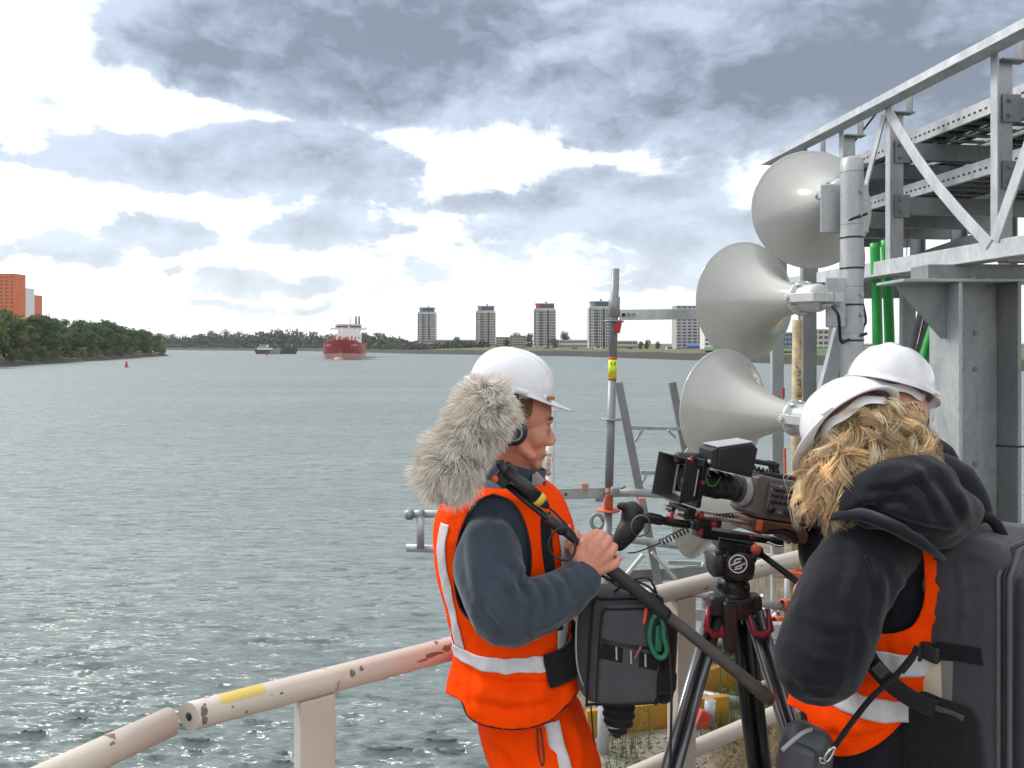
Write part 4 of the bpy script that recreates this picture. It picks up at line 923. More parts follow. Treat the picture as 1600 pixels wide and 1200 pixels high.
def horn(px, py, d, azd, eld, plate, label, bell_len=.44, plate_c=None, HR=.318):
    c = P(px, py, d); ax = V((math.sin(R(azd)) * math.cos(R(eld)), math.cos(R(azd)) * math.cos(R(eld)), math.sin(R(eld))))   # ax: where the mouth points
    root = empty('horn_loudspeaker', c, label, 'loudspeaker', 'grey horn loudspeakers on the mast'); x, y, z = frame(ax)
    prof = []
    for i in range(33):
        t = i / 32; r = .066 + (HR - .066) * (math.exp(2.15 * t) - 1) / (math.exp(2.15) - 1); prof.append((r, -bell_len * (1 - t)))
    inner = [(r - .006, h) for r, h in prof[::-1]]
    b = MB(); b.lathe(prof + [(HR + .006, .001), (HR + .0085, .006), (HR + .006, .0115), (HR - .004, .012)] + inner, c, ax, 64); b.build('bell', HORN, root)
    t0 = c - ax * bell_len
    b = MB(); b.lathe([(.060, .01), (.088, .006), (.090, -.004), (.090, -.016), (.074, -.018), (.070, -.03), (.071, -.115), (.064, -.135), (.045, -.14), (.0001, -.141)], t0, ax, 36); drv = b.build('driver', HORND, root)
    for k in range(8):
        a = 2 * math.pi * k / 8 + .2; q = t0 + (x * math.cos(a) + y * math.sin(a)) * .080 - ax * .016
        b = MB(); b.lathe([(.009, 0), (.009, .012), (.0001, .0125)], q, -ax, 6, smooth=False); b.tube([q - ax * .0, q - ax * .03], .0045, 6); b.build('bolt', HORND, drv)
    # u-shaped yoke back to the mast plate
    b = MB()
    for s in (-1, 1):
        sd_ = (y if False else x) * s
        b.bar(t0 + sd_ * .092 + ax * .01, t0 + sd_ * .092 - ax * .175, .045, .011, sd_)
        b.lathe([(.016, 0), (.016, .012), (.0001, .0125)], t0 + sd_ * .098 - ax * .002, sd_, 6, smooth=False)
    b.bar(t0 - x * .097 - ax * .178, t0 + x * .097 - ax * .178, .045, .011, ax); b.build('yoke', HORND, root, bevel=.003)
    b = MB(); q = t0 - ax * .13 - V((0, 0, .045)); b.cyl(q, q - ax * .05, .014, 12); b.cyl(q - ax * .05, q - ax * .075, .010, 10); b.build('cable_gland', LGREYP, root)
    e = q - ax * .075; me_ = V((MX - .03, 3.86, e.z - .16))
    b = MB(); b.tube(curve([e, e - ax * .04 + V((0, 0, -.05)), (e + me_) / 2 + V((0, 0, -.09)), me_, V((MX + .05, 3.84, me_.z + .03))], 7), .0075, 8); b.build('cable', RUBBER, root)
    if plate:
        pcx = plate_c or V((MX - .11, 3.885, t0.z)); b = MB(); b.rbox(pcx, plate, .006) if False else b.box(pcx, plate)
        b.bar(t0 - ax * .178, pcx, .05, .05); b.build('mounting_plate', GALV, root, bevel=.008)
    return root
horn(1268, 327, 4.60, 2, -2, (.25, .012, .25), 'topmost horn loudspeaker, seen from behind against the sky', .36, V((MX - .008, 3.968, 2.55)), .348)
horn(1166, 471, 4.32, -22, 1, (.10, .012, .25), 'second horn loudspeaker from the top, overlapping the scaffold beam', .43, V((MX - .10, 3.86, 2.06)), .327)
horn(1133, 640, 4.12, -32, 1, (.12, .012, .22), 'third horn loudspeaker from the top, above the film camera', .44, V((MX - .11, 3.9, 1.42)))
horn(1092, 779, 4.25, -52, 1, (.12, .012, .22), 'lowest horn loudspeaker, mostly hidden behind the film camera', .44, V((MX - .11, 3.9, .92)))

# ------------------------------------------------------------------ scaffold
SG = 'scaffold parts beside the handrail'
scf = empty('scaffold', P(948, 1031, 4.5), 'galvanised tube scaffold with orange couplers beyond the handrail', 'scaffold')
scf.location = P(948, 1035, 4.5); OFF[scf.name] = V(scf.location)
ps = lambda n, f, m_=GALV, bv=0: part(n, f, m_, scf, bv)
def tb(n, pts, r=.0242, m_=GALV): return ps(n, lambda b: b.tube(pts, r, 18), m_)
S = lambda px, py, d=4.5: P(px, py, d)
sa, sb = S(961.5, 420), S(943.5, 1040)
def on(py): t = (py - 420) / 620; return sa.lerp(sb, t)
tb('standard', [sa, on(560)], .0242, GALVD); tb('standard', [on(592), on(762)], .0242, GALVD); tb('standard', [on(800), sb], .0242, ORP if False else GALVD)
tb('label_sleeve', [on(560), on(592)], .0252, mat('yellow_label', (.62, .75, .02), .5, 0, .05)); tb('label_border', [on(590), on(594)], .0254, ORP); tb('label_border', [on(558), on(562)], .0254, ORP)
tb('spigot', [on(762), on(800)], .0262, ORP)
axS = (sa - sb).normalized()
for py, r in ((465, .032), (502, .060), (655, .062), (797, .068), (850, .05)): ps('rosette', lambda b: b.lathe([(.024, -.005), (r, -.004), (r, .004), (.024, .005)], on(py), axS, 20), GALVD if py not in (797, 850) else ORP)
ps('collar', lambda b: b.lathe([(.0245, -.06), (.033, -.055), (.033, .055), (.0245, .06)], on(480), axS, 20), GALVD)
# ledger beam with three holes, under the loudspeakers
bA, bB = S(968, 492), S(1130, 490, 4.62)
ps('ledger_beam', lambda b: b.bar(bA, bB, .016, .063), GALVL, .003)
for i, px in enumerate((974, 982, 990)): ps('hole', lambda b: b.lathe([(.0001, 0), (.0115, .0), (.0115, .003)], S(px, 492.3) + V((0, -.0095, 0)), (0, -1, 0), 14), BLACKP if i == 0 else mat('hole_grey', (.30, .31, .33), .6))
ps('wedge', lambda b: b.bar(S(967, 500, 4.46), S(963, 520, 4.46), .018, .04), mat('red_wedge', (.35, .03, .03), .5), .002)
# lattice stair girder
for (a, b_, m_) in (((966, 597), (1000, 770), GALVD), ((1000, 770), (1034, 935), GALVD)): ps('stringer', lambda b: b.bar(S(*a, 4.62), S(*b_, 4.62), .048, .03, V((0, 1, 0))), m_, .003)
for (a, b_) in (((1050, 597), (1082, 760)), ((1082, 760), (1122, 940))): ps('stringer', lambda b: b.bar(S(*a, 4.9), S(*b_, 4.9), .048, .03, V((0, 1, 0))), GALVD, .003)
for y0, x0, x1 in ((668, 983, 1064), (738, 1000, 1080), (878, 1042, 1108)): ps('rung', lambda b: b.bar(S(x0, y0, 4.65), S(x1, y0 + 2, 4.88), .028, .022), GALV, .002)
for (a, b_) in (((1004, 672), (992, 690)), ((1043, 672), (1056, 684)), ((1010, 742), (1002, 756))): ps('stay', lambda b: b.bar(S(*a, 4.66), S(*b_, 4.66), .02, .014), GALV, .002)
tb('ledger', [S(950, 770, 4.55), S(1000, 770, 4.6), S(1062, 774, 4.65)])
ps('ledger_beam', lambda b: b.bar(S(862, 772, 4.2), S(945, 770, 4.45), .016, .06), GALV, .003)
ps('hole', lambda b: b.lathe([(.0001, 0), (.008, .0), (.008, .003)], S(884, 772, 4.25) + V((0, -.012, 0)), (0, -1, 0), 12), BLACKP)
tb('guard_rail', [S(932, 836, 4.5), S(1045, 850, 4.62), S(1180, 868, 4.75)]); tb('guard_rail', [S(632, 804, 4.75), S(700, 802, 4.8), S(860, 800, 4.85)]); tb('guard_rail', [S(634, 856, 4.75), S(700, 858, 4.8), S(930, 862, 4.85)])
tb('guard_post', [S(657, 806, 4.74), S(657, 856, 4.74)])
for px in (640, 657): ps('clamp', lambda b: b.lathe([(.025, -.02), (.033, -.018), (.033, .018), (.025, .02)], S(px, 804, 4.75), (1, 0, 0), 14), GALVD)
for (a, b_, d) in (((1005, 866), (962, 918), 4.6), ((1018, 862), (1056, 905), 4.6), ((1100, 880), (1060, 925), 4.8), ((1190, 930), (1240, 985), 5.0), ((1165, 905), (1128, 950), 5), ((1235, 930), (1205, 970), 5.0)):
    ps('brace', lambda b: b.bar(S(*a, d), S(*b_, d), .042, .02), GALVL, .003)
ps('toe_beam', lambda b: b.bar(S(975, 900, 4.65), S(1120, 893, 4.8), .03, .075), GALVD, .003)
tb('ledger', [S(1075, 925, 4.6), S(1160, 937, 4.7), S(1232, 950, 4.75)], .0242); tb('ledger', [S(1080, 1010, 4.4), S(1240, 985, 4.7)], .02, GALVD)
for (px, py, d) in ((1228, 945, 4.74), (1240, 897, 4.7), (1232, 985, 4.6), (1216, 972, 4.6)): ps('coupler', lambda b: (b.lathe([(.026, -.03), (.036, -.026), (.036, .026), (.026, .03)], S(px, py, d), (.8, .3, -.2), 14), b.box(S(px + 7, py - 4, d - .03), (.05, .03, .03))), ORP)
ps('coupler', lambda b: b.bar(S(1222, 896, 4.6), S(1265, 903, 4.6), .05, .045), ORP, .004)
for (px, py, d) in ((961, 768, 4.44), (936, 776, 4.44)): ps('coupler', lambda b: (b.rbox(S(px, py, d), (.05, .05, .055), .012, None, 3), b.cyl(S(px + 8, py - 5, d - .02), S(px + 16, py - 8, d - .02), .009, 8)), GALVD)
ps('ring_hook', lambda b: b.tube([S(933, 815, 4.4) + V((math.cos(a) * .034, 0, math.sin(a) * .042)) for a in np.linspace(0, 6.283, 17)], .011, 8), GALVD)
for px, py in ((914, 760), (1003, 783)): ps('coupler', lambda b: b.bar(S(px - 5, py, 4.35), S(px + 5, py, 4.35), .035, .04), mat('faded_pink_coupler', (.45, .22, .17), .6), .003)
# standards at the left (label tube) and behind the loudspeakers
tb('standard', [S(861, 640, 4.1), S(856, 1060, 4.1)], .0242, GALVL)
tb('standard', [S(1246, 500, 4.7), S(1240, 1060, 4.7)], .030, mat('yellowed_tube_paint', (.46, .37, .21), .6, 0, .25, 18, col2=(.25, .19, .13)))
tb('label_sleeve', [S(1246, 562, 4.7), S(1245.5, 620, 4.7)], .0305, mat('stained_cream_tape', (.56, .48, .28), .6, 0, .2, 40)); tb('label_border', [S(1245.6, 612, 4.7), S(1245.5, 620, 4.7)], .031, YEL)
ps('wedge', lambda b: b.bar(S(1224, 606, 4.6), S(1224, 622, 4.6), .016, .012), mat('bright_red_wedge', (.5, .02, .02), .5)); ps('wedge', lambda b: b.bar(S(1226, 700, 4.9), S(1227, 760, 4.9), .02, .012), ORP)
def wrap_text(txt, size, centre, axis, r, m_, parent, face=V((0, -1, 0)), flip=-1):
    """flat print bent round a tube; letters run along axis"""
    cu = bpy.data.curves.new('txt', 'FONT'); cu.body = txt; cu.size = size; cu.align_x = 'CENTER'; cu.align_y = 'CENTER'; cu.resolution_u = 2
    o = bpy.data.objects.new('txt', cu); COL.objects.link(o); dg = bpy.context.evaluated_depsgraph_get()
    me = bpy.data.meshes.new_from_object(o.evaluated_get(dg)); bpy.data.objects.remove(o)
    ax = V(axis).normalized(); f = (V(face) - ax * ax.dot(V(face))).normalized(); sdv = ax.cross(f) * flip; b = MB()
    vs = []
    for v in me.vertices: a = v.co.y / r; vs.append(V(centre) + ax * v.co.x + (f * math.cos(a) + sdv * math.sin(a)) * (r + .0008))
    b.add(vs, [tuple(p.vertices) for p in me.polygons]); bpy.data.meshes.remove(me); return b.build('print', m_, parent)
PRO = mat('orange_print', (.60, .14, .05), .6); PRK = mat('black_print', (.03, .03, .03), .6)
tb('label_sleeve', [S(860, 690, 4.1), S(858.5, 742, 4.1)], .0246, mat('white_tape', (.62, .58, .53), .6)); tb('label_border', [S(858.8, 737, 4.1), S(858.6, 741, 4.1)], .0249, PRO)
wrap_text('PERI', .048, S(859.4, 716, 4.1), (0.008, 0, 1), .0247, PRO, scf, V((-.02, -1, 0)))
wrap_text('25 UP', .052, S(1246, 588, 4.7), (0, 0, 1), .0306, PRK, scf, V((-.2, -1, 0)))
for k, (t1, zz_) in enumerate((('5 5', 566.5), )): wrap_text('S', .03, on(569) + V((-.009, 0, 0)), (1, 0, .0), .5, PRK, scf) if False else None
for yy, dx in ((568, -.010), (568, .010), (582, -.009), (582, .009)):
    c_ = on(yy) + V((dx, -.0252 * math.cos(dx / .0252) - .0012, 0)); b = MB()
    b.box(c_ + V((0, 0, .008)), (.009, .001, .003)); b.box(c_, (.009, .001, .003)); b.box(c_ + V((0, 0, -.008)), (.009, .001, .003)); b.box(c_ + V((-.004, 0, .004)), (.003, .001, .008)); b.box(c_ + V((.004, 0, -.004)), (.003, .001, .008)); b.build('print', PRK if yy == 568 else PRO, scf)
tb('ledger', [S(1085, 1000, 4.75), S(1232, 1006, 4.9)], .0242, GALVL); tb('standard', [S(1103, 880, 4.95), S(1101, 1020, 4.95)], .0242, GALVD); tb('standard', [S(1232, 870, 5.0), S(1230, 1030, 5.0)], .0242, GALV)
ps('ledger_beam', lambda b: b.bar(S(1085, 960, 4.9), S(1235, 975, 5.0), .02, .075), GALVL, .003); tb('guard_rail', [S(1180, 868, 4.75), S(1260, 880, 4.85)])
for (a, b_, d) in (((1115, 938, 4.9), (1180, 1000, 4.9), 4.9), ((1150, 1000, 4.9), (1200, 945, 4.9), 4.9)): ps('brace', lambda b: b.bar(S(a[0], a[1], d), S(b_[0], b_[1], d), .04, .02), GALV, .003)
for (px, py, d) in ((1103, 930, 4.86), (1231, 972, 4.9), (1101, 1003, 4.7)): ps('coupler', lambda b: b.rbox(S(px, py, d), (.06, .05, .06), .014, None, 3), ORP)
# toe board, deck edge and low bits behind the man
tag(MB().prism([V((.36, 3.66, -.04)), V((1.08, 3.82, -.04)), V((1.08, 3.82, .10)), V((.36, 3.66, .10))], (-.008, .03, 0)).build('toe_board', YEL, origin=(.7, 3.75, -.04), bevel=.004), 'yellow steel toe board at the foot of the scaffold', 'toe board')
toe2 = MB().prism([V((1.0, 4.12, -.05)), V((1.5, 4.36, -.05)), V((1.5, 4.36, .09)), V((1.0, 4.12, .09))], (-.01, .03, 0)).build('toe_board', YEL, origin=(1.2, 4.2, -.05), bevel=.004); tag(toe2, 'yellow toe board farther back, seen between the tripod legs', 'toe board')
tag(MB().bar(P(930, 1078, 4.0), P(1058, 1106, 3.75), .05, .085).build('scaffold_beam', GALVL, origin=P(1000, 1092, 3.9), bevel=.004), 'pale galvanised beam above the yellow toe board', 'beam')
tag(MB().tube([P(944, 1060, 3.5), P(942, 1195, 3.5)], .027, 16).build('scaffold_standard', GALVL, origin=P(942, 1195, 3.5)), 'short galvanised scaffold leg in front of the yellow toe board', 'scaffold tube')
tag(MB().tube([P(1110, 1094, 3.72), P(1108, 1130, 3.72)], .027, 16).build('scaffold_stub', GALV, origin=P(1108, 1130, 3.72)), 'short galvanised stub tube between tripod leg and handrail', 'scaffold tube')
cl = MB(); cl.bar(P(1088, 1118, 3.6), P(1104, 1126, 3.62), .05, .075); tag(cl.build('red_coupler', mat('red_coupler_paint', (.5, .06, .03), .5, 0, .15, 30), origin=P(1096, 1130, 3.6), bevel=.005), 'red scaffold coupler beside the short stub tube', 'coupler')
tag(MB().tube([P(1090, 1083, 4.1), P(1160, 1096, 4.0)], .02, 12).build('scaffold_tube', GALV, origin=P(1125, 1090, 4.05)), 'thin galvanised tube lying behind the tripod legs', 'scaffold tube')
dk = MB(); dk.box((1.22, 4.66, .0), (.9, .10, .11)); tag(dk.build('timber_kerb', mat('weathered_timber', (.11, .095, .085), .9, 0, .25, 8, 80, .5), origin=(1.2, 4.66, -.05), bevel=.01), 'dark weathered timber kerb at the quay edge behind the tripod', 'timber kerb')
for i, (px, py, d, L_) in enumerate(((1185, 985, 4.3, .30), (1190, 1015, 4.25, .22))):
    b = MB(); q = P(px, py, d); b.box(q, (L_, .05, .085)); b.lathe([(.0001, 0), (.014, 0), (.014, .004)], q + V((.0, -.0265, 0)), (0, -1, 0), 12); tag(b.build('plank_end', GALVL, origin=q, bevel=.004), ['upper', 'lower'][i] + ' galvanised scaffold plank end right of the tripod', 'scaffold plank')

# ------------------------------------------------------------------ weeds and dry grass
def blades(name, pts, n, hmin, hmax, w, m_, spread, droop, label, cat):
    g = np.random.default_rng(len(name) + n); b = MB(); vs = []; fs = []
    for i in range(n):
        c = pts[g.integers(len(pts))]; p = np.array([c[0] + g.normal(0, spread), c[1] + g.normal(0, spread), c[2]])
        a = g.uniform(0, 6.28); L = g.uniform(hmin, hmax); d = np.array([math.cos(a), math.sin(a), 0]); s = np.array([-d[1], d[0], 0]) * w; k = len(vs); dr = droop * g.uniform(.3, 1.4)
        q = p
        for j in range(5):
            t = j / 4; q = p + d * L * dr * t * t + np.array([0, 0, L * (t - .45 * dr * t * t)]); ww = s * (1 - t * .9); vs += [q - ww, q + ww]
        fs += [(k + 2 * j, k + 2 * j + 1, k + 2 * j + 3, k + 2 * j + 2) for j in range(4)]
    b.add(vs, fs, True); return tag(b.build(name, m_), label, cat, kind='stuff')
GRN = island_mat('green_grass_blades', [(.06, .10, .025), (.09, .14, .04), (.13, .15, .05)], .7, trans=.3)
DRY = island_mat('dry_grass_blades', [(.28, .20, .12), (.40, .30, .18), (.22, .16, .10), (.33, .27, .15)], .85, trans=.2)
gpts = [(.98 + .12 * i, 3.45 + .10 * i + .2 * j, -.05) for i in range(7) for j in range(3)] + [(.52, 3.5, -.02), (.40, 3.25, -.02), (1.9, 4.3, -.05), (1.5, 4.0, -.05)]
blades('weeds', gpts, 1500, .05, .19, .0028, GRN, .07, .6, 'green weeds growing between the scaffold feet', 'weeds')
blades('dry_grass', [(.98 + .09 * i, 3.16 + .065 * i, -.05) for i in range(8)], 5200, .08, .25, .0022, DRY, .085, 1.3, 'dry brown grass tuft below the lower handrail', 'dry grass')
def weed(x, y, h, label):
    g = random.Random(int(x * 999)); root = empty('weed_plant', (x, y, -.05), label, 'weed'); b = MB()
    st = [(x, y, -.05), (x + .01, y, h * .5), (x + g.uniform(-.05, .05), y, h)]; b.tube(curve(st, 4), .0022, 5)
    for i in range(7): z = h * (.35 + .09 * i); a = g.uniform(0, 6.28); b.tube([(x + .008, y, z), (x + math.cos(a) * .05, y + math.sin(a) * .05, z + .04)], .0013, 4)
    b.build('stem', GRN, root); b = MB()
    for i in range(26):
        z = h * g.uniform(.2, 1.02); a = g.uniform(0, 6.28); r = g.uniform(.02, .07); c = V((x + math.cos(a) * r, y + math.sin(a) * r, z)); u = V((math.cos(a), math.sin(a), .4)) * .014; w_ = V((-math.sin(a), math.cos(a), 0)) * .006; b.add([c - u, c + w_, c + u, c - w_], [(0, 1, 2, 3)])
    tag(b.build('leaf', GRN, root), kind='stuff')
weed(1.16, 4.15, .52, 'tall thin weed left of the tripod centre column'); weed(1.33, 4.3, .42, 'thin weed in front of the dark timber kerb'); weed(1.05, 3.9, .36, 'small weed beside the left tripod leg'); weed(.62, 3.52, .20, 'small weed on the tread plate before the yellow toe board')
# ------------------------------------------------------------------ people: tools
def pxof(p): return CX + p[0] / p[1] * FPX, HY + (CAMZ - p[2]) / p[1] * FPX
def inpoly(x, y, poly):
    c = False; j = len(poly) - 1
    for i in range(len(poly)):
        xi, yi = poly[i]; xj, yj = poly[j]
        if (yi > y) != (yj > y) and x < (xj - xi) * (y - yi) / (yj - yi) + xi: c = not c
        j = i
    return c
def dense(poly):
    p = curve([V((x, y, 0)) for x, y in poly + poly[:1]], 6); return [(q.x, q.y) for q in p[:-1]]
class Torso:
    """stack of body outlines (left and right limit as seen, height, half depth) with a smooth surface"""
    def __init__(s, rows, d, e=2.3, rot=0.0):
        s.e = e; s.rot = rot; s.r = []
        for (pl, pr, py, ry, *dd) in rows:
            dz = d + (dd[0] if dd else 0); a, b = P(pl, py, dz), P(pr, py, dz); s.r.append(np.array([(a.x + b.x) / 2, dz, a.z, (b.x - a.x) / 2, ry]))
        s.n = len(s.r)
    def row(s, t):
        t = max(0, min(s.n - 1.0001, t)); i = int(t); f = t - i; p0, p1, p2, p3 = s.r[max(i - 1, 0)], s.r[i], s.r[i + 1], s.r[min(i + 2, s.n - 1)]
        return .5 * (2 * p1 + (p2 - p0) * f + (2 * p0 - 5 * p1 + 4 * p2 - p3) * f * f + (3 * p1 - p0 - 3 * p2 + p3) * f ** 3)
    def tz(s, z):
        ts = np.linspace(0, s.n - 1.001, 400); zs = np.array([s.row(t)[2] for t in ts]); return float(ts[np.argmin(abs(zs - z))])
    def p(s, th, t, off=0.0):
        c = s.row(t); e = 2 / s.e; ct, st = math.cos(th), math.sin(th)
        x = (max(.005, c[3]) + off) * math.copysign(abs(ct) ** e, ct); y = (max(.005, c[4]) + off) * math.copysign(abs(st) ** e, st)
        return V((c[0] + x, c[1] + y, c[2]))
    def patch(s, th0, th1, t0, t1, off, nu, nv, disp=None, hole=None, mb=None):
        mb = mb or MB(); closed = abs(th1 - th0) > 6.28; vs = []
        for j in range(nv + 1):
            t = t0 + (t1 - t0) * j / nv
            for i in range(nu if closed else nu + 1):
                th = th0 + (th1 - th0) * i / nu; q = s.p(th, t, off)
                if disp:
                    c = s.row(t); nn = V((math.cos(th) / max(.03, c[3]), math.sin(th) / max(.03, c[4]), 0)).normalized(); q = q + nn * disp(q, nn)
                vs.append(q)
        w = nu if closed else nu + 1; fs = []; gone = set()
        for j in range(nv):
            mid_y = s.row(t0 + (t1 - t0) * j / nv)[1]
            for i in range(nu):
                a, b = j * w + i, j * w + (i + 1) % w; f = (a, b, b + w, a + w); c = (vs[a] + vs[b + w]) / 2
                if hole and any((k > 0 or c.y < mid_y) and inpoly(*pxof(c), h) for k, h in enumerate(hole)): gone.update(f); continue
                fs.append(f)
        used_ = sorted({i for f in fs for i in f}); mp = {v: k for k, v in enumerate(used_)}
        for i in used_:                      # draw the cut edge smooth
            if i in gone:
                x, y = pxof(vs[i]); best = None
                for h in hole:
                    for (ax, ay), (bx, by) in zip(h, h[1:] + h[:1]):
                        L2 = (bx - ax) ** 2 + (by - ay) ** 2; q = max(0, min(1, ((x - ax) * (bx - ax) + (y - ay) * (by - ay)) / L2)); nx, ny = ax + q * (bx - ax), ay + q * (by - ay)
                        dd = (nx - x) ** 2 + (ny - y) ** 2
                        if best is None or dd < best[0]: best = (dd, nx, ny)
                if best[0] < 200: vs[i] = P(best[1], best[2], vs[i].y)
        return mb.add([vs[i] for i in used_], [tuple(mp[i] for i in f) for f in fs], True)
    def solid(s, mb, off, nu=48, nv=40): 
        rings = [[s.p(2 * math.pi * i / nu, t, off) for i in range(nu)] for t in np.linspace(0, s.n - 1.001, nv)]; mb.loft(rings, True); return mb
def solidify(o, t=.002):
    q = o.modifiers.new('cloth', 'SOLIDIFY'); q.thickness = t; q.offset = 1; return o
def on_surface(verts, px, py, lift=.003):
    best = min((v for v in verts), key=lambda v: (pxof(v)[0] - px) ** 2 + (pxof(v)[1] - py) ** 2 + (v[1] - 1.5) * 30)
    return P(px, py, best[1] - lift)
def skin_mat(name, col):
    m, nt, b, oc = newmat(name)
    n = noi(nt, oc, 26, 5, .6); f = noi(nt, oc, 420, 2, .5)
    c = mixc(nt, ramp(nt, n, [(.35, 0), (.68, 1)]), tuple(x * .86 for x in col), (min(1, col[0] * 1.1), col[1] * .95, col[2] * .92))
    nt.links.new(c, b.inputs['Base Color']); b.inputs['Roughness'].default_value = .48
    b.inputs['Subsurface Weight'].default_value = .25; b.inputs['Subsurface Radius'].default_value = (.012, .004, .002); b.inputs['Subsurface Scale'].default_value = 1.0
    pores = noi(nt, oc, 900, 2, .6); blot = noi(nt, oc, 60, 4, .65)
    c = mixc(nt, ramp(nt, blot, [(.45, 0), (.75, .55)]), c, (col[0] * .86, col[1] * .62, col[2] * .58)); c = mixc(nt, ramp(nt, pores, [(.55, 0), (.75, .30)]), c, tuple(x * .55 for x in col))
    nt.links.new(c, b.inputs['Base Color']); nt.links.new(ramp(nt, blot, [(.3, .36), (.7, .58)]), b.inputs['Roughness'])
    p_ = bump(nt, b, f, .30, .0012); bump(nt, b, pores, .25, .0006, p_); return m
SKIN = skin_mat('sunburnt_skin', (.63, .295, .20)); SKINW = skin_mat('fair_skin', (.58, .33, .24))
def strands(mb, roots, fn, w, nseg=5, sides=2):
    """thin tapering strands; fn(root, normal, k) -> list of points"""
    vs = []; fs = []
    for k, (r, n) in enumerate(roots):
        pts = fn(r, n, k); m = len(pts)
        b = len(vs); side = None
        for i, p in enumerate(pts):
            d = (pts[min(i + 1, m - 1)] - pts[max(i - 1, 0)]); x = d.cross(V((.31, -.8, .5)));
            if x.length < 1e-7: x = V((1, 0, 0))
            x.normalize(); ww = w * (1 - .85 * (i / (m - 1)) ** 1.5)
            if sides == 2: vs += [p - x * ww, p + x * ww]
            else:
                y = d.normalized().cross(x)
                vs += [p + x * ww, p - x * ww * .5 + y * ww * .87, p - x * ww * .5 - y * ww * .87]
        if sides == 2: fs += [(b + 2 * i, b + 2 * i + 1, b + 2 * i + 3, b + 2 * i + 2) for i in range(m - 1)]
        else:
            for i in range(m - 1):
                for q in range(3): fs.append((b + 3 * i + q, b + 3 * i + (q + 1) % 3, b + 3 * i + 3 + (q + 1) % 3, b + 3 * i + 3 + q))
    mb.add(vs, fs, True); return mb
def seam(name, verts, pts, r, m_, par, lift=.001, closed=False):
    q = curve([V((x, y, 0)) for x, y in (pts + pts[:1] if closed else pts)], 10); b = MB(); w_ = [on_surface(verts, k.x, k.y, lift) for k in q]
    w_ = [w_[0]] + [(w_[i - 1] + w_[i] * 2 + w_[i + 1]) / 4 for i in range(1, len(w_) - 1)] + [w_[-1]]; b.tube(w_, r, 6); return b.build(name, m_, par)
def hand(mb, wrist, ks, curl, thumb, pr=.0245):
    """palm between wrist and knuckles, five fingers that follow the curl offsets, thumb chain"""
    mid = sum((V(k) for k in ks), V((0, 0, 0))) / 4
    for k in ks: mb.limb([V(wrist).lerp(V(k), .12), V(wrist).lerp(V(k), .6), V(k)], [.021, .0155, .0115], 10, 4)
    for i, k in enumerate(ks):
        f = (.96, 1.05, 1.0, .82)[i]; pts = [V(k)] + [V(k) + V(c) * f for c in curl]; r0 = (.0098, .0102, .0097, .0084)[i]
        mb.limb(pts, [r0 * 1.08, r0, r0 * .95, r0 * .82][:len(pts)], 10, 4)
    mb.limb(thumb, [.0155, .0125, .0108, .0088][:len(thumb)], 10, 4)
def hat_axes(f, u):
    f = V(f).normalized(); u = (V(u) - f * V(u).dot(f)).normalized(); return f, u.cross(f), u      # forward, left, up
def hard_hat(parent, c, f, u, a=.122, b=.104, h=.105, band=True):
    """shell with ridge, rim, front peak and inner band"""
    F, Lf, U = hat_axes(f, u); c = V(c); W = lambda x, y, z: c + F * x + Lf * y + U * z; mb = MB(); n = 64; rings = []
    def shell(s_, z0):
        out = []
        for j in range(13):
            ps = math.pi / 2 * j / 12 * .995; rr = math.cos(ps) ** .82; z = z0 + h * math.sin(ps)
            ring = []
            for i in range(n):
                t = 2 * math.pi * i / n; rx = a * s_ * rr * (1.0 + .03 * math.cos(t)); x = rx * math.cos(t); y = b * s_ * rr * math.sin(t)
                ridge = .007 * math.exp(-(y / .016) ** 2) * min(1, math.sin(ps) * 2.2) + .003 * math.exp(-((abs(y) - .045) / .009) ** 2) * min(1, math.sin(ps) * 1.6) * (1 if x < .06 else .3)
                k = s_ if s_ < 1 else 1; ring.append(W(x, y, (z + ridge) * k))
            out.append(ring)
        return out
    outer = shell(1.0, 0); inner = shell(.965, -.002)
    def rim(w0, wf, dz):
        r = []
        for i in range(n):
            t = 2 * math.pi * i / n; pk = max(0, math.cos(t)) ** 2.2; w_ = w0 + wf * pk; x = (a * 1.03 + w_) * math.cos(t); y = (b + w_ * .8) * math.sin(t); r.append(W(x, y, dz - .016 * pk))
        return r
    mb.loft([rim(-.001, -.004, -.004)] + [rim(.005, .046, -.0055), rim(.0065, .0475, -.003), rim(.005, .046, -.0005), rim(.0005, .0, .0008)] + outer, False)
    mb.f.append(tuple(len(mb.v) - n + i for i in range(n))); mb.sm.append(True)
    mb.loft([rim(-.001, -.004, -.004)] + inner[::1], False); 
    hat = mb.build('hard_hat', WHITEP, parent)
    if band:
        m2 = MB(); r_ = []
        for z, s_ in ((-.024, .80), (-.004, .825), (-.003, .80), (-.023, .775)): r_.append([W(a * s_ * math.cos(2 * math.pi * i / n), b * s_ * 1.0 * math.sin(2 * math.pi * i / n), z + .004 * math.cos(2 * math.pi * i / n * 6)) for i in range(n)])
        m2.loft(r_ + [r_[0]], False); m2.build('head_band', WHITEQ, hat)
    for s_ in (-1, 1):
        m3 = MB(); m3.rbox(W(a * .25, s_ * (b + .005), .003), (.030, .007, .011), .003, rotm(F, Lf, U), 3); m3.build('slot_cover', WHITEQ, hat)
    return hat

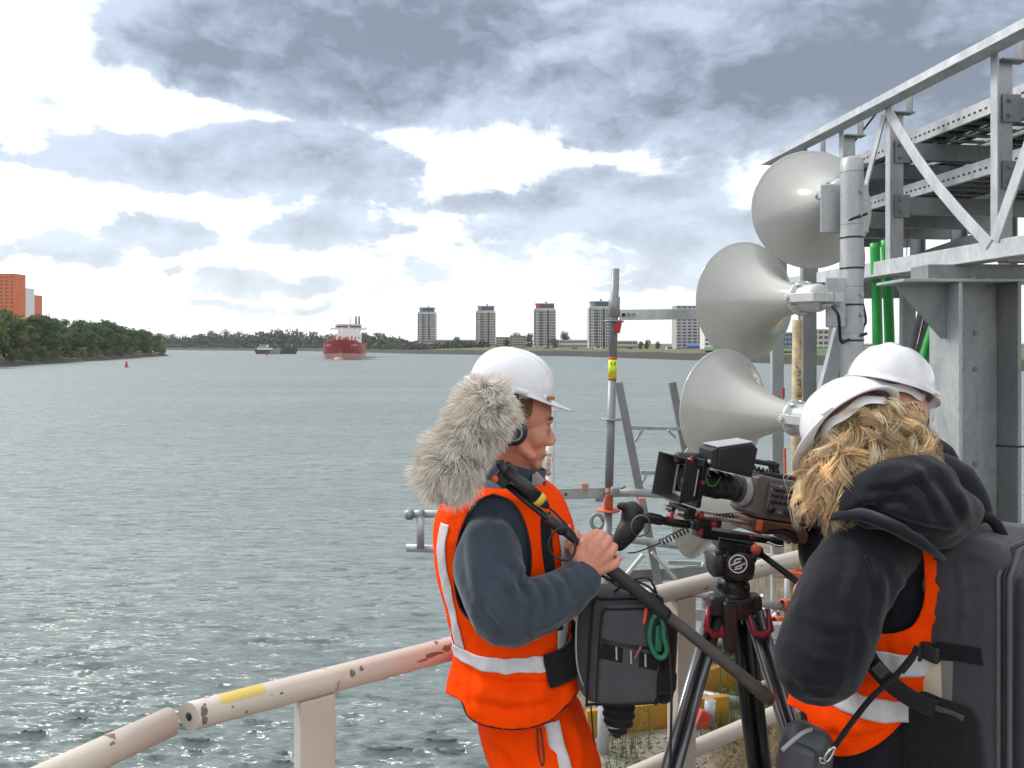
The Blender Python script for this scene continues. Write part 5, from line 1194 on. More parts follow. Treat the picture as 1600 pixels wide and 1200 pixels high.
# ------------------------------------------------------------------ the sound recordist
MD = 1.97
man = empty('person', (P(830, 1100, MD).x, MD, 0), 'person in white hard hat, slate fleece and orange vest, holding a boom pole', 'person')
mt = Torso([(744, 900, 1150, .165), (724, 912, 1085, .172), (722, 892, 1030, .172), (720, 878, 990, .165), (706, 882, 930, .165), (690, 890, 865, .172), (690, 884, 815, .172), (705, 868, 778, .160), (735, 846, 757, .150), (768, 828, 742, .062)], MD, 2.35)
Hc = P(803, 655, 1.95)
HF, HL, HU = hat_axes((.985, .05, -.10), (.10, 0, 1))
def hw(x, y, z): return Hc + HF * x + HL * y + HU * z       # head space: forward, left, up
HM = rotm(HF, HL, HU)
def head_shape(mb, hw, HM, man_=True):
    E = lambda x, y, z, rx, ry, rz: mb.ell(hw(x, y, z), (rx, ry, rz), HM, 24, 16)
    E(-.008, 0, .035, .097, .076, .090); E(.020, 0, .022, .075, .068, .070); E(.028, 0, -.036, .059, .058, .072); E(.043, 0, -.072, .040, .046, .044)
    E(.066, 0, -.106, .018, .024, .020); E(.020, 0, -.085, .045, .052, .030)
    E(.085, .020, .004, .012, .026, .007); E(.085, -.020, .004, .012, .026, .007)          # brow
    mb.limb([hw(.080, 0, .002), hw(.090, 0, -.022), hw(.101, 0, -.043), hw(.096, 0, -.050)], [.0105, .0105, .0120, .0105], 12, 4)
    for s in (-1, 1):
        E(.094, s * .0125, -.050, .011, .0085, .0080); E(.055, s * .036, -.035, .030, .026, .030); E(.072, s * .031, -.011, .0145, .0165, .012)
        mb.limb([hw(.050, s * .052, -.082), hw(.018, s * .060, -.060), hw(-.005, s * .064, -.030)], [.012, .014, .014], 10, 4)
        mb.lathe([(.0001, -.006), (.022, -.006), (.028, .0), (.024, .007), (.0001, .008)], hw(-.010, s * .074, -.008), HL_of(HM) * s, 16)
    E(.078, 0, -.078, .015, .024, .008); E(.075, 0, -.089, .014, .021, .0075)               # lips
    E(.072, 0, -.066, .016, .026, .012)
def HL_of(M): return V((M[0][1], M[1][1], M[2][1]))
bm_ = MB(); head_shape(bm_, hw, HM)
bm_.limb([P(800, 700, 1.955), P(797, 735, 1.965), P(795, 775, MD)], [.058, .056, .066], 20)
mt.solid(bm_, -.030)
sh_r, el_r, wr_r = P(772, 812, 1.82), P(790, 958, 1.755), P(909, 898, 1.765)
sh_l, el_l, wr_l = P(800, 815, 2.12), P(850, 955, 2.10), P(893, 880, 1.91)
bm_.limb([sh_r + V((0, .05, -.03)), P(768, 890, 1.785), el_r, P(850, 932, 1.755), wr_r], [.036, .036, .030, .028, .027], 14); bm_.limb([sh_l, P(825, 890, 2.13), el_l, P(880, 910, 2.0), wr_l], [.055, .048, .042, .038, .028], 14)
for s in (-1, 1): bm_.limb([V((P(822, 0, MD).x, MD + s * .09, .86)), V((P(860, 0, MD).x, MD + s * .095, .48)), V((P(850, 0, MD).x, MD + s * .105, .09))], [.060, .045, .042], 14)
wdir = (P(952, 862, 1.76) - wr_r).normalized()
hand(bm_, wr_r, [P(934, 845, 1.752), P(943, 854, 1.748), P(953, 866, 1.748), P(961, 881, 1.752)],
     [(.014, .026, .010), (.006, .050, .000), (-.016, .046, -.012)], [P(903, 872, 1.762), P(911, 850, 1.768), P(922, 838, 1.775), P(932, 831, 1.782)])
hand(bm_, wr_l, [P(894, 838, 1.885), P(902, 846, 1.885), P(910, 853, 1.885), P(918, 860, 1.885)],
     [(.008, -.026, .014), (.0, -.055, .006), (-.016, -.058, -.012)], [P(880, 862, 1.89), P(886, 846, 1.87), P(893, 838, 1.85)])
fuse(bm_, .0033, 6).build('body', SKIN, man)
# face details
EYEL = mat('dark_lashes', (.05, .03, .025), .7); HAIRB = island_mat('sandy_hair', [(.20, .12, .06), (.28, .18, .09), (.16, .09, .05)], .55)
for s in (-1, 1):
    b = MB(); b.tube(curve([hw(.0900, s * .020, -.0175), hw(.0895, s * .030, -.0205), hw(.0855, s * .039, -.0205)], 4), [.0005] + [.0012] * 7 + [.0005], 6); b.build('eyelashes', EYEL, man)
    b = MB(); roots = []
    for i in range(110):
        t = random.random(); roots.append((hw(.0965 - .013 * t * t, s * (.010 + .036 * t), .008 + .006 * math.sin(t * 2.6) + random.uniform(-.003, .003)), None))
    strands(b, roots, lambda r, n, k: [r, r + HL * s * .004 + HU * .0015 + HF * .001, r + HL * s * .009 + HU * .001], .0007, sides=3); b.build('eyebrow', HAIRB, man)
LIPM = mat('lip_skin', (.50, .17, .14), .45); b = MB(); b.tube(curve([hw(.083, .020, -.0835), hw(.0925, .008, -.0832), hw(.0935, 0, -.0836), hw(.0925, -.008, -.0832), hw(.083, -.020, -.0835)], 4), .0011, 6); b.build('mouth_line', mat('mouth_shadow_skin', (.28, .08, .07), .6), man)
b = MB(); roots = []
for i in range(900):
    u = random.random(); v = random.random(); x = -.075 + .115 * u; z = .062 - .075 * v * (1 - .5 * max(0, x / .04) if x > 0 else 1)
    yy = -.0775 * math.sqrt(max(.1, 1 - (x / .102) ** 2)); roots.append((hw(x, yy + .002, z), None))
strands(b, roots, lambda r, n, k: [r, r - HL * .0025 - HU * .007 - HF * .003, r - HL * .002 - HU * .016 - HF * .006], .0008, sides=3); b.build('hair', HAIRB, man)
# headphones
cu_ = hw(-.004, -.083, -.022); CUP = [(.0001, .026), (.022, .026), (.030, .022), (.034, .012), (.036, .0), (.034, -.012), (.026, -.016)]
hp = MB(); hp.tube(curve([hw(-.006, .088 * math.cos(t), .05 + .06 * math.sin(t)) for t in np.linspace(.15, 2.99, 9)], 3), .006, 8); hpo = hp.build('headphones', BLACKP, man)
for q_, d_ in ((cu_, -HL), (hw(-.004, .083, -.022), HL)): b = MB(); b.lathe(CUP, q_, d_, 28); b.build('ear_cup', BLACKP, hpo)
b = MB(); b.tube(curve([hw(-.004, -.100, -.018), hw(-.005, -.098, .02), hw(-.006, -.088, .05), hw(-.008, -.07, .075)], 5), .008, 8); b.build('headband_arm', BLACKP, hpo)
b = MB(); b.lathe([(.021, .0265), (.0215, .028), (.017, .028), (.0168, .0265)], cu_, -HL, 24); b.build('cup_ring', LGREYP, hpo)
hat1 = hard_hat(man, P(797, 605, 1.95), (.965, .02, -.25), (.2, 0, 1), .109, .100, .094)
b = MB(); b.rbox(hw(.082, -.045, .066), (.02, .03, .008), .002, HM, 3); b.build('sweat_band', mat('orange_brown_band', (.40, .13, .05), .7), hat1)
b = MB(); b.lathe([(.0055, 0), (.0055, .007), (.0001, .0075)], hw(.064, -.082, .070), -HL, 12); b.build('band_clip', WHITEQ, hat1)
# fleece with sleeves
sw = MB(); ft = Torso([(724, 890, 1072, .160), (722, 890, 1030, .168)], MD, 2.35); ft.r += mt.r[3:]; ft.n = len(ft.r); ft.solid(sw, .0)
sw.limb([P(772, 830, 1.87), P(766, 850, 1.81), P(764, 890, 1.765), P(782, 945, 1.745), P(800, 958, 1.745), P(848, 944, 1.745), P(888, 922, 1.755), P(910, 904, 1.762)], [.050, .070, .080, .074, .070, .062, .052, .044], 26, 8)
sw.limb([P(803, 800, 2.07), P(812, 840, 2.12), P(826, 895, 2.13), P(850, 955, 2.11), P(875, 920, 2.0), P(892, 892, 1.93)], [.07, .082, .080, .070, .060, .046], 22, 8)
elbow = P(800, 950, 1.72); axis_f = (P(905, 905, 1.76) - P(800, 958, 1.745)).normalized()
nz1 = folds(.0045, 11, (1, 1, .55), 3.0); nz2 = folds(.004, 21, (1, 1, 1), 8.0)
def sleeve_disp(p, n):
    q = p - P(822, 925, 1.70); d = q.length; k = math.exp(-(d / .085) ** 2)
    a = math.atan2(q.z + .04, q.x - .05); ph = (q.x * .80 - q.z * .35) * 120 + 2.2 * mnoise.noise(p * 14)
    fk = math.sin(ph); return (fk - .6 * abs(fk)) * .004 * k + nz1(p) + nz2(p) * (.5 + .9 * k)
SLEEVE = [([(812, 896), (832, 922), (842, 955), (836, 985)], .0105, 8), ([(836, 898), (856, 920), (864, 948), (856, 972)], .0095, 7), ([(858, 896), (876, 912), (884, 936), (878, 956)], .008, 6),
          ([(792, 862), (810, 884), (826, 898)], .008, 7), ([(780, 895), (806, 925), (816, 960), (806, 992)], .008, 9), ([(880, 890), (893, 905), (898, 926)], .006, 5), ([(742, 800), (736, 850), (742, 905), (752, 940)], .006, 11),
          ([(778, 790), (790, 835), (808, 870)], .006, 9), ([(760, 930), (778, 962), (800, 985)], .007, 9), ([(838, 985), (866, 972), (890, 952)], .006, 7), ([(770, 850), (768, 890), (778, 925)], .005, 9)]
so = fuse(sw, .0055, 4, sleeve_disp, vdisp=creases(SLEEVE)).build('fleece', SLATE, man)
ctr = P(912, 902, 1.762); axc = (P(930, 884, 1.765) - P(888, 922, 1.755)).normalized()
b = MB(); b.lathe([(.040, -.020), (.047, -.016), (.0475, .006), (.044, .012), (.036, .010)], ctr, axc, 32); b.build('cuff', SLATE, so)
b = MB(); nb = [P(797, 742, MD), P(806, 722, 1.965)]
b.loft([[P(798, 760, MD) + V((math.cos(t) * .088, math.sin(t) * .082, 0)) for t in np.linspace(0, 6.283, 33)[:-1]], [P(803, 738, MD) + V((math.cos(t) * .080, math.sin(t) * .074, -.012 * math.cos(t))) for t in np.linspace(0, 6.283, 33)[:-1]], [P(808, 722, MD) + V((math.cos(t) * .077, math.sin(t) * .074, -.022 * math.cos(t))) for t in np.linspace(0, 6.283, 33)[:-1]]], False)
solidify(b.build('collar', SLATE, so), -.004)
b = MB(); b.prism([P(831, 742, 1.90), P(838, 737, 1.90), P(850, 752, 1.91), P(842, 790, 1.90), P(830, 772, 1.895)], (.004, .010, 0)); b.build('collar_flap', mat('light_grey_lining', (.34, .32, .35), .9), so, bevel=.002)
b = MB(); b.prism([P(849, 752, 1.908), P(852, 753, 1.908), P(845, 792, 1.898), P(842, 790, 1.898)], (.004, .012, 0)); b.build('collar_edge', SLATE, so)
# trousers
tr_t = Torso([(790, 940, 1235, .16), (777, 937, 1205, .165), (760, 930, 1165, .165), (750, 915, 1125, .160), (750, 893, 1085, .152), (752, 878, 1050, .14)], MD, 2.4)
tm = MB(); tr_t.solid(tm, .0)
for s in (-1, 1):
    x0 = P(845, 0, MD).x; tm.limb([V((x0, MD + s * .083, .80)), V((x0 + .02, MD + s * .10, .66)), V((x0 + .035, MD + s * .105, .45)), V((x0 + .01, MD + s * .11, .12))], [.125, .112, .088, .085], 22, 6)
fz = folds(.006, 8, (1, 1, .8), 5.0); fz2 = folds(.0035, 18, (1, 1, .7), 15.0)
tro = fuse(tm, .008, 5, lambda p, n: fz(p) + fz2(p), vdisp=creases([([(770, 1150), (800, 1175), (820, 1215)], .008, 11), ([(890, 1130), (905, 1165), (900, 1210)], .008, 9), ([(815, 1145), (822, 1180), (836, 1225)], .006, 9)])).build('trousers', ORANGE, man)
tv = [tuple(v.co + OFF[man.name]) for v in tro.data.vertices if v.co.y < .0]
def surf_strip(name, mid, w, m_, par, verts, lift=.003, n=14):
    pts = curve([on_surface(verts, *q, lift) for q in mid], n); b = MB(); L_ = []
    for i, p in enumerate(pts):
        d = (pts[min(i + 1, len(pts) - 1)] - pts[max(i - 1, 0)]).normalized(); sdv = d.cross(V((0, 1, 0))).normalized() * w; L_.append([p - sdv, p - sdv * .4 - V((0, .0015, 0)), p + sdv * .4 - V((0, .0015, 0)), p + sdv])
    b.loft(L_, False, False); return solidify(b.build(name, m_, par), .0015)
surf_strip('reflective_stripe', [(862, 1128), (870, 1165), (878, 1190), (886, 1225)], .0185, REFLECT, tro, tv)
for q in ([(840, 1138), (841, 1170), (846, 1194), (850, 1190), (848, 1160), (845, 1138)], [(923, 1100), (927, 1150), (931, 1215)]): b = MB(); b.tube(curve([on_surface(tv, *k, .002) for k in q], 5), .0022, 6); b.build('zipper', BLACKP, tro)
for s in (-1, 1):
    b = MB(); x0 = P(838, 0, MD).x; b.rbox(V((x0 + .07, MD + s * .11, .055)), (.30, .105, .11), .045); b.rbox(V((x0 - .01, MD + s * .11, .11)), (.13, .115, .16), .05); b.build('boot', BLACKP, man)
# vest
HOLE = [(772, 772), (743, 786), (720, 828), (710, 880), (712, 925), (722, 955), (745, 974), (790, 978), (818, 940), (830, 880), (823, 828), (804, 788)]
vz = folds(.0075, 9, (1, 1, .6), 9.0); vz2 = folds(.0035, 20, (1, 1, .7), 2.0)
HEM = [(690, 1080), (722, 1096), (733, 1120), (760, 1134), (810, 1139), (855, 1128), (885, 1102), (902, 1082), (930, 1060)]
CUTM = HEM + [(960, 1300), (640, 1300)]
def vd(p, n):
    lo = max(0, min(1, (1.10 - p.z) / .16)); return vz(p) * (.8 + 1.0 * lo) + vz2(p) + .020 * lo + .004 * lo * math.sin(p.x * 55 + p.z * 30 + 2 * mnoise.noise(p * 9))
vest_mb = mt.patch(-math.pi, math.pi, .12, mt.n - 1.6, .014, 220, 170, vd, [dense(HOLE), dense(CUTM)])
VCR = [([(730, 1032), (790, 1052), (850, 1050), (895, 1030)], .007, 12), ([(735, 1075), (800, 1092), (860, 1080)], .007, 13), ([(785, 1008), (790, 1060), (786, 1125)], .005, 9), ([(850, 1010), (846, 1060), (856, 1118)], .006, 10), ([(880, 1020), (893, 1055), (884, 1092)], .007, 9), ([(742, 1015), (752, 1060), (748, 1110)], .006, 10), ([(815, 1020), (835, 1070), (822, 1128)], .005, 12)]
crease_sheet(vest_mb, VCR, MD); vverts = [v for v in vest_mb.v if v[1] < MD]
vest = solidify(vest_mb.build('safety_vest', ORANGE, man), .002)
seam('hem_binding', vverts, HEM[1:-1], .0028, BLACKF, vest, .0)
def vband(name, th0, th1, z0, z1, m_=REFLECT, off=.0185, nu=60, nv=6, hole=None, par=None): 
    q = mt.patch(th0, th1, mt.tz(z0), mt.tz(z1), off, nu, nv, vd, hole); crease_sheet(q, VCR, MD); return solidify(q.build(name, m_, par or vest), .001)
zz1, zz0 = P(0, 982, MD).z, P(0, 1001, MD).z
vband('reflective_band', -math.pi, math.pi, zz0, zz1, nu=160, nv=8)
vband('reflective_strip', -2.56, -2.34, zz1 + .001, P(0, 800, MD).z, nu=8, nv=44, hole=[dense(HOLE)]); vband('reflective_strip', -.82, -.50, zz1 + .001, P(0, 805, MD).z, nu=8, nv=44)
seam('armhole_binding', vverts, HOLE, .0026, mat('dark_maroon_binding', (.06, .012, .012), .8), vest, .001, True)
# ------------------------------------------------------------------ boom pole with furry wind cover
boom = empty('boom_microphone', P(930, 870, 1.79), 'boom pole with a grey furry microphone cover held over the shoulder', 'microphone')
BA, BB = P(772, 741, 1.775), P(1204, 1093, 1.765); bd = (BB - BA).normalized(); bl = (BB - BA).length
def bp(t): return BA + bd * t
b = MB(); b.tube([bp(.02), bp(.17), bp(.171), bp(.30), bp(bl * .5)], [.0085, .0085, .0092, .0092, .0112], 16); b.build('pole_section', BLACKM, boom)
b = MB(); b.tube([bp(.158), bp(.162), bp(.205), bp(.212)], [.009, .0135, .0135, .010], 16); b.build('locking_collar', BLACKP, boom)
b = MB(); b.tube([bp(bl * .40), bp(bl * .41), bp(bl * .62), bp(bl * .63)], [.011, .0155, .0155, .0135], 18); b.build('foam_grip', RUBBER, boom)
b = MB(); b.tube([bp(bl * .6), bp(bl - .05), bp(bl - .048), bp(bl - .012), bp(bl - .008), bp(bl)], [.0128, .0145, .0165, .0165, .0155, .0135], 18); b.build('pole_section', BROWN, boom)
b = MB(); b.tube([bp(bl - .001), bp(bl + .006)], [.012, .009], 14); b.build('end_cap', mat('worn_red_cap', (.20, .07, .05), .7), boom)
b = MB(); b.tube([bp(bl - .035) + V((.006, -.005, .016)), bp(bl - .03) + V((.012, -.006, .024))], .006, 8); b.build('cable_stub', LGREYP, boom)
mA, mB = P(792, 735, 1.745), P(856, 792, 1.755); md = (mB - mA).normalized()
b = MB(); b.tube([mA, mA.lerp(mB, .25), mA.lerp(mB, .27), mA.lerp(mB, .74)], [.013, .013, .0155, .0155], 16); b.build('microphone_body', BLACKP, boom)
b = MB(); b.tube([mA.lerp(mB, .74), mA.lerp(mB, .86)], .0162, 16); b.build('yellow_ring', mat('yellow_ring', (.65, .48, .05), .5), boom)
b = MB(); b.tube([mA.lerp(mB, .86), mA.lerp(mB, .90), mB], [.013, .011, .006], 14); b.build('connector', BLACKP, boom)
b = MB(); b.rbox(P(790, 742, 1.765), (.035, .03, .055), .006, rotm(*[V(q) for q in ((.77, 0, -.64), (0, 1, 0), (.64, 0, .77))]), 3); b.rbox(P(812, 752, 1.77), (.06, .02, .02), .004, rotm(*[V(q) for q in ((.77, 0, -.64), (0, 1, 0), (.64, 0, .77))]), 3); b.cyl(P(780, 722, 1.75), P(800, 752, 1.76), .011, 10); b.build('shock_mount', BLACKP, boom)
b = MB(); b.lathe([(.0085, 0), (.0085, .006), (.0001, .007)], P(773, 748, 1.735), (0, -1, 0), 16); b.build('mount_screw', ORP, boom)
b = MB(); b.tube([P(795, 757, 1.752), P(800, 752, 1.75), P(806, 755, 1.75)], .002, 6); b.build('mount_clip', STEEL, boom)
RC = RUBBER; cpts = [mB, P(872, 806, 1.75), P(893, 832, 1.745), P(899, 856, 1.74), P(892, 872, 1.735), P(876, 874, 1.735), P(861, 864, 1.735), P(858, 846, 1.735), P(868, 830, 1.735), P(884, 824, 1.74), P(897, 834, 1.745), P(902, 850, 1.76), P(912, 870, 1.83), P(950, 905, 1.80), P(985, 905, 1.77)]
b = MB(); b.tube(curve(cpts, 8), .0030, 8); b.build('audio_cable', RC, boom)
# wind cover: a foam core under long fur
fA, fB = P(757, 636, 1.75), P(702, 730, 1.75); core = MB(); core.limb([fA, fA.lerp(fB, .5), fB], [.056, .063, .062], 24, 6)
cov = core.build('wind_cover', mat('grey_fur_backing', (.20, .185, .16), .95, 0, .2, 30), boom)
FUR = island_mat('grey_fur', [(.30, .275, .235), (.50, .465, .41), (.66, .625, .56), (.80, .77, .70), (.40, .365, .31)], .75, trans=.3)
g = random.Random(4); roots = []; fd = (fB - fA); fl = fd.length; fdn = fd.normalized(); fx, fy, _ = frame(fdn)
while len(roots) < 19000:
    t = g.uniform(-.075, fl + .075); a = g.uniform(0, 6.283); tt = max(0, min(fl, t)); r = .061
    o_ = t - tt; rr = math.sqrt(max(1e-5, r * r - o_ * o_)) if abs(o_) < r else -1
    if rr < 0: continue
    n = (fx * math.cos(a) + fy * math.sin(a)) * rr + fdn * o_; n = n / r; roots.append((fA + fdn * tt + n * r * .98, n))
def furfn(r, n, k):
    q = r * 26; cl = V((mnoise.noise(q), mnoise.noise(q + V((7, 1, 3))), mnoise.noise(q + V((2, 9, 5))))) + .35 * V((mnoise.noise(q * 3), mnoise.noise(q * 3 + V((7, 1, 3))), mnoise.noise(q * 3 + V((2, 9, 5)))))
    L_ = .028 * g.uniform(.6, 1.3); flow = n * .62 + fdn * .35 + V((0, 0, -.28)) + cl * 1.15; out = []
    for i in range(6):
        t = i / 5; out.append(r + n * L_ * .42 * t + flow * L_ * .62 * t * t + V((math.sin(t * 7 + k), math.cos(t * 6 + k * 2), math.sin(t * 5 + k * 3))) * .0016 * t)
    return out
b = MB(); strands(b, roots, furfn, .00085); tag(b.build('fur', FUR, cov), kind='stuff')

# ------------------------------------------------------------------ sound bag on the recordist's belly
bag = empty('sound_bag', P(965, 1085, 1.85), 'dark grey padded sound recorder bag hanging at the belly of the recordist', 'bag')
BM = Matrix.Rotation(R(12), 3, 'Z') @ Matrix.Rotation(R(4), 3, 'Y'); bc = P(962, 1002, 1.86); BW, BD_, BH = .178, .13, .250
bl_ = lambda x, y, z: bc + BM @ V((x, y, z))
b = MB(); b.rbox(bc, (BW, BD_, BH), .028, BM, 7, .004); sbag = b.build('bag_body', BAGG, bag)
b = MB(); b.rbox(bl_(.006, -BD_ / 2 - .004, -.004), (BW * .84, .030, BH * .88), .012, BM, 6, .004); pk_ = b.build('front_pocket', BAGG, bag)
def bloop(x0, x1, z0, z1, y, r, m_, nm, par, k=.018):
    pts = [(x0 + k, z1), (x1 - k, z1), (x1, z1 - k), (x1, z0 + k), (x1 - k, z0), (x0 + k, z0), (x0, z0 + k), (x0, z1 - k), (x0 + k, z1)]; b = MB(); b.tube(curve([bl_(x, y, z) for x, z in pts], 5), r, 8); return b.build(nm, m_, par)
bloop(-.070, .082, -.113, .105, -BD_ / 2 - .018, .0024, BLACKF, 'piping', pk_); bloop(-.085, .086, -.122, .121, -BD_ / 2 + .004, .0032, BLACKF, 'piping', sbag)
b = MB(); b.tube([bl_(-.066, -BD_ / 2 - .022, .035), bl_(.0, -BD_ / 2 - .024, .022), bl_(.076, -BD_ / 2 - .021, .012)], .0035, 8); b.build('zipper', RUBBER, pk_)
b = MB(); b.bar(bl_(-.068, -BD_ / 2 - .0205, .012), bl_(.077, -BD_ / 2 - .0205, -.020), .004, .034, BM @ V((0, 0, 1))); b.build('webbing', BLACKF, pk_)
for x, z in ((-.032, .005), (.004, -.004), (.040, -.012)): b = MB(); b.bar(bl_(x, -BD_ / 2 - .0240, z + .016), bl_(x + .003, -BD_ / 2 - .0240, z - .014), .0022, .004); b.build('loop_stitch', LGREYP, pk_)
PULL = mat('faded_red_pull', (.30, .10, .10), .6); b = MB(); b.tube(curve([bl_(.028, -BD_ / 2 - .025, .022), bl_(.018, -BD_ / 2 - .030, .008), bl_(.012, -BD_ / 2 - .029, -.004)], 4), .0032, 8); b.build('zip_pull', PULL, pk_)
ORC = mat('orange_red_cord', (.75, .10, .03), .6)
b = MB(); b.tube(curve([P(1003, 932, 1.80), P(1012, 935, 1.79), P(1022, 945, 1.79)], 4), .006, 8); b.tube(curve([P(1010, 950, 1.785), P(1008, 962, 1.782), P(1006, 974, 1.785)], 4), .0042, 8); b.build('red_cord', ORC, bag)
b = MB(); b.rbox(P(1034, 1030, 1.86), (.05, .08, .19), .02, BM, 5, .004); b.rbox(P(1036, 1062, 1.82), (.06, .05, .06), .018, BM, 4); b.rbox(P(1028, 985, 1.82), (.03, .05, .10), .012, BM, 4); b.build('side_pouch', BLACKF, bag)
GRNP = mat('dark_green_plastic', (.02, .15, .085), .4, 0, .1, 20); b = MB()
ring = [(1020, 965), (1030, 960), (1036, 975), (1037, 995), (1042, 1015), (1036, 1027), (1025, 1024), (1016, 1005), (1015, 985), (1020, 965)]; b.tube(curve([P(x, y, 1.775) for x, y in ring], 5), .0062, 10); b.rbox(P(1029, 998, 1.785), (.020, .008, .062), .004, BM, 3); b.build('green_clip', GRNP, bag)
b = MB(); b.tube(curve([P(985, 930, 1.80), P(1000, 925, 1.79), P(1030, 932, 1.785), P(1037, 950, 1.785), P(1030, 938, 1.80), P(1015, 905, 1.80), P(990, 906, 1.80), P(975, 918, 1.80)], 8), .0030, 8)
b.tube(curve([P(960, 925, 1.82), P(985, 908, 1.81), P(1010, 915, 1.80), P(1025, 930, 1.80), P(1035, 960, 1.78), P(1044, 1000, 1.775), P(1049, 1080, 1.77), P(1048, 1160, 1.77), P(1046, 1260, 1.78)], 8), .0030, 8); b.tube(curve([P(915, 918, 1.83), P(940, 900, 1.83), P(965, 915, 1.82), P(990, 925, 1.82)], 6), .0035, 8); b.build('audio_cable', RUBBER, bag)
for i, (x, y) in enumerate(((955, 912), (966, 915), (976, 920))): b = MB(); b.cyl(P(x, y, 1.83), P(x - 13, y - 14, 1.845), .0035, 8); b.build('antenna', LGREYP, bag)
b = MB(); b.limb([P(964, 1078, 1.87), P(966, 1092, 1.86), P(967, 1112, 1.86), P(966, 1128, 1.86), P(965, 1136, 1.86)], [.030, .036, .0385, .034, .024], 22, 5)
fb_ = fuse(b, .004, 3, lambda p, n: .0028 * math.sin(p.z * 330 + 3 * mnoise.noise(p * 18))); fb_.build('hanging_pouch', BLACKF, bag); b = MB(); b.lathe([(.026, 0), (.030, .002), (.030, .006), (.026, .008)], P(965, 1130, 1.855), (.1, -.3, -1), 24); b.build('pouch_ring', LGREYP, bag)
b = MB(); mt.patch(-1.15, .5, mt.tz(P(0, 1024, MD).z), mt.tz(P(0, 978, MD).z), .032, 40, 8, lambda p, n: .004 * mnoise.noise(p * 16), None, b); solidify(b.build('waist_strap', BLACKF, bag), .006)
surf_strip('shoulder_strap', [(852, 800), (854, 840), (858, 880), (866, 930), (872, 985)], .013, BLACKF, bag, vverts, .010)
b = MB(); b.tube(curve([P(903, 950, 1.80), P(900, 990, 1.79), P(902, 1040, 1.79), P(912, 1072, 1.795)], 6), .0022, 6); b.build('side_piping', LGREYP, bag)
# ------------------------------------------------------------------ film camera on its tripod
TD = 2.15; CO = P(1150, 862, TD); KS = TD / FPX; CT, CY = R(11.5), R(20)
def K(px, py, y=0.0):
    """camera space: x along the lens axis (lens to the left), y away from the operator side, z up"""
    u, v = (px - 1150) * KS, -(py - 862) * KS; x = u * math.cos(CT) - v * math.sin(CT); z = u * math.sin(CT) + v * math.cos(CT); return V(((x + y * math.sin(CY)) / math.cos(CY), y, z))
vc = empty('film_camera', CO, 'black and grey film camera with matte box on a tripod, pointing to the left', 'video camera'); vc.rotation_euler = (0, CT, CY); OFF[vc.name] = V((0, 0, 0))
def pv(n, fn, m_=BLACKP, bev=.002, par=vc):
    b = MB(); fn(b); return b.build(n, m_, par, bevel=bev, local=True)
def kbox(b, p0, p1, y0, y1, tilt=0):
    """box between two picture corners and two depths, in camera space"""
    a, c = K(*p0), K(*p1); ce_ = V(((a.x + c.x) / 2, (y0 + y1) / 2, (a.z + c.z) / 2)); return b.box(ce_, (abs(c.x - a.x), y1 - y0, abs(a.z - c.z)))
# body, operator side towards the viewer
Bc = K(1214, 780); BL, BH_, BY = .196, .118, .105
def at(x, z, y=-BY / 2): return V((Bc.x + x, y, Bc.z + z))
body = pv('body', lambda b: b.prism([at(-BL / 2, -BH_ / 2 + .012), at(-BL / 2 + .02, -BH_ / 2), at(BL / 2, -BH_ / 2), at(BL / 2, BH_ / 2 - .022), at(BL / 2 - .03, BH_ / 2 - .006), at(-BL / 2 + .01, BH_ / 2), at(-BL / 2, BH_ / 2 - .012)], (0, BY, 0)), GREYP, .005)
pv('front_plate', lambda b: b.lathe([(.030, 0), (.046, .0), (.048, .010), (.044, .020), (.034, .022), (.033, .03)], at(-BL / 2 + .002, .006, 0), (-1, 0, 0), 32), LGREYP, 0, body)
pv('side_panel', lambda b: b.rbox(at(.015, -.002, -BY / 2 - .003), (.150, .012, .084), .004, None, 4), mat('side_panel_grey', (.10, .10, .095), .5, 0, .1, 30), 0, body)
def buttons(b):
    for i in range(5):
        for j in range(3): b.rbox(at(-.045 + i * .0155, .026 - j * .017, -BY / 2 - .0115), (.011, .007, .0085), .002, None, 3)
    for i in range(3):
        for j in range(2): b.lathe([(.0065, 0), (.006, .006), (.0001, .0062)], at(.045 + i * .016, .018 - j * .02, -BY / 2 - .009), (0, -1, 0), 12)
    b.lathe([(.0115, 0), (.011, .008), (.0001, .0085)], at(-.048, -.028, -BY / 2 - .009), (0, -1, 0), 18); b.lathe([(.009, 0), (.0085, .008), (.0001, .0085)], at(.01, -.03, -BY / 2 - .009), (0, -1, 0), 18)
tag(pv('control_button', buttons, BLACKP, 0, body), kind='stuff')
def marks(b):
    g = random.Random(3)
    for i in range(22): b.box(at(-.055 + g.random() * .13, -.036 + g.random() * .074, -BY / 2 - .0094), (g.uniform(.003, .009), .0006, .0016))
tag(pv('panel_print', marks, WHITEQ, 0, body), kind='stuff')
pv('card_slot', lambda b: b.rbox(at(.07, .002, -BY / 2 - .009), (.018, .006, .040), .003, None, 3), BLACKP, 0, body)
pv('top_deck', lambda b: b.box(at(.01, BH_ / 2 + .004, 0), (.15, BY * .8, .012)), BLACKP, .003)
pv('rear_battery', lambda b: (b.rbox(at(BL / 2 + .032, -.012, 0), (.062, .095, .105), .008, None, 4), b.rbox(at(BL / 2 + .02, .038, 0), (.05, .08, .03), .006, None, 4)), BLACKP, 0)
pv('rear_cable', lambda b: b.tube(curve([at(BL / 2 + .05, -.05, -.03), at(BL / 2 + .07, -.075, -.05), at(BL / 2 + .11, -.07, -.03)], 5), .004, 8), RUBBER, 0)
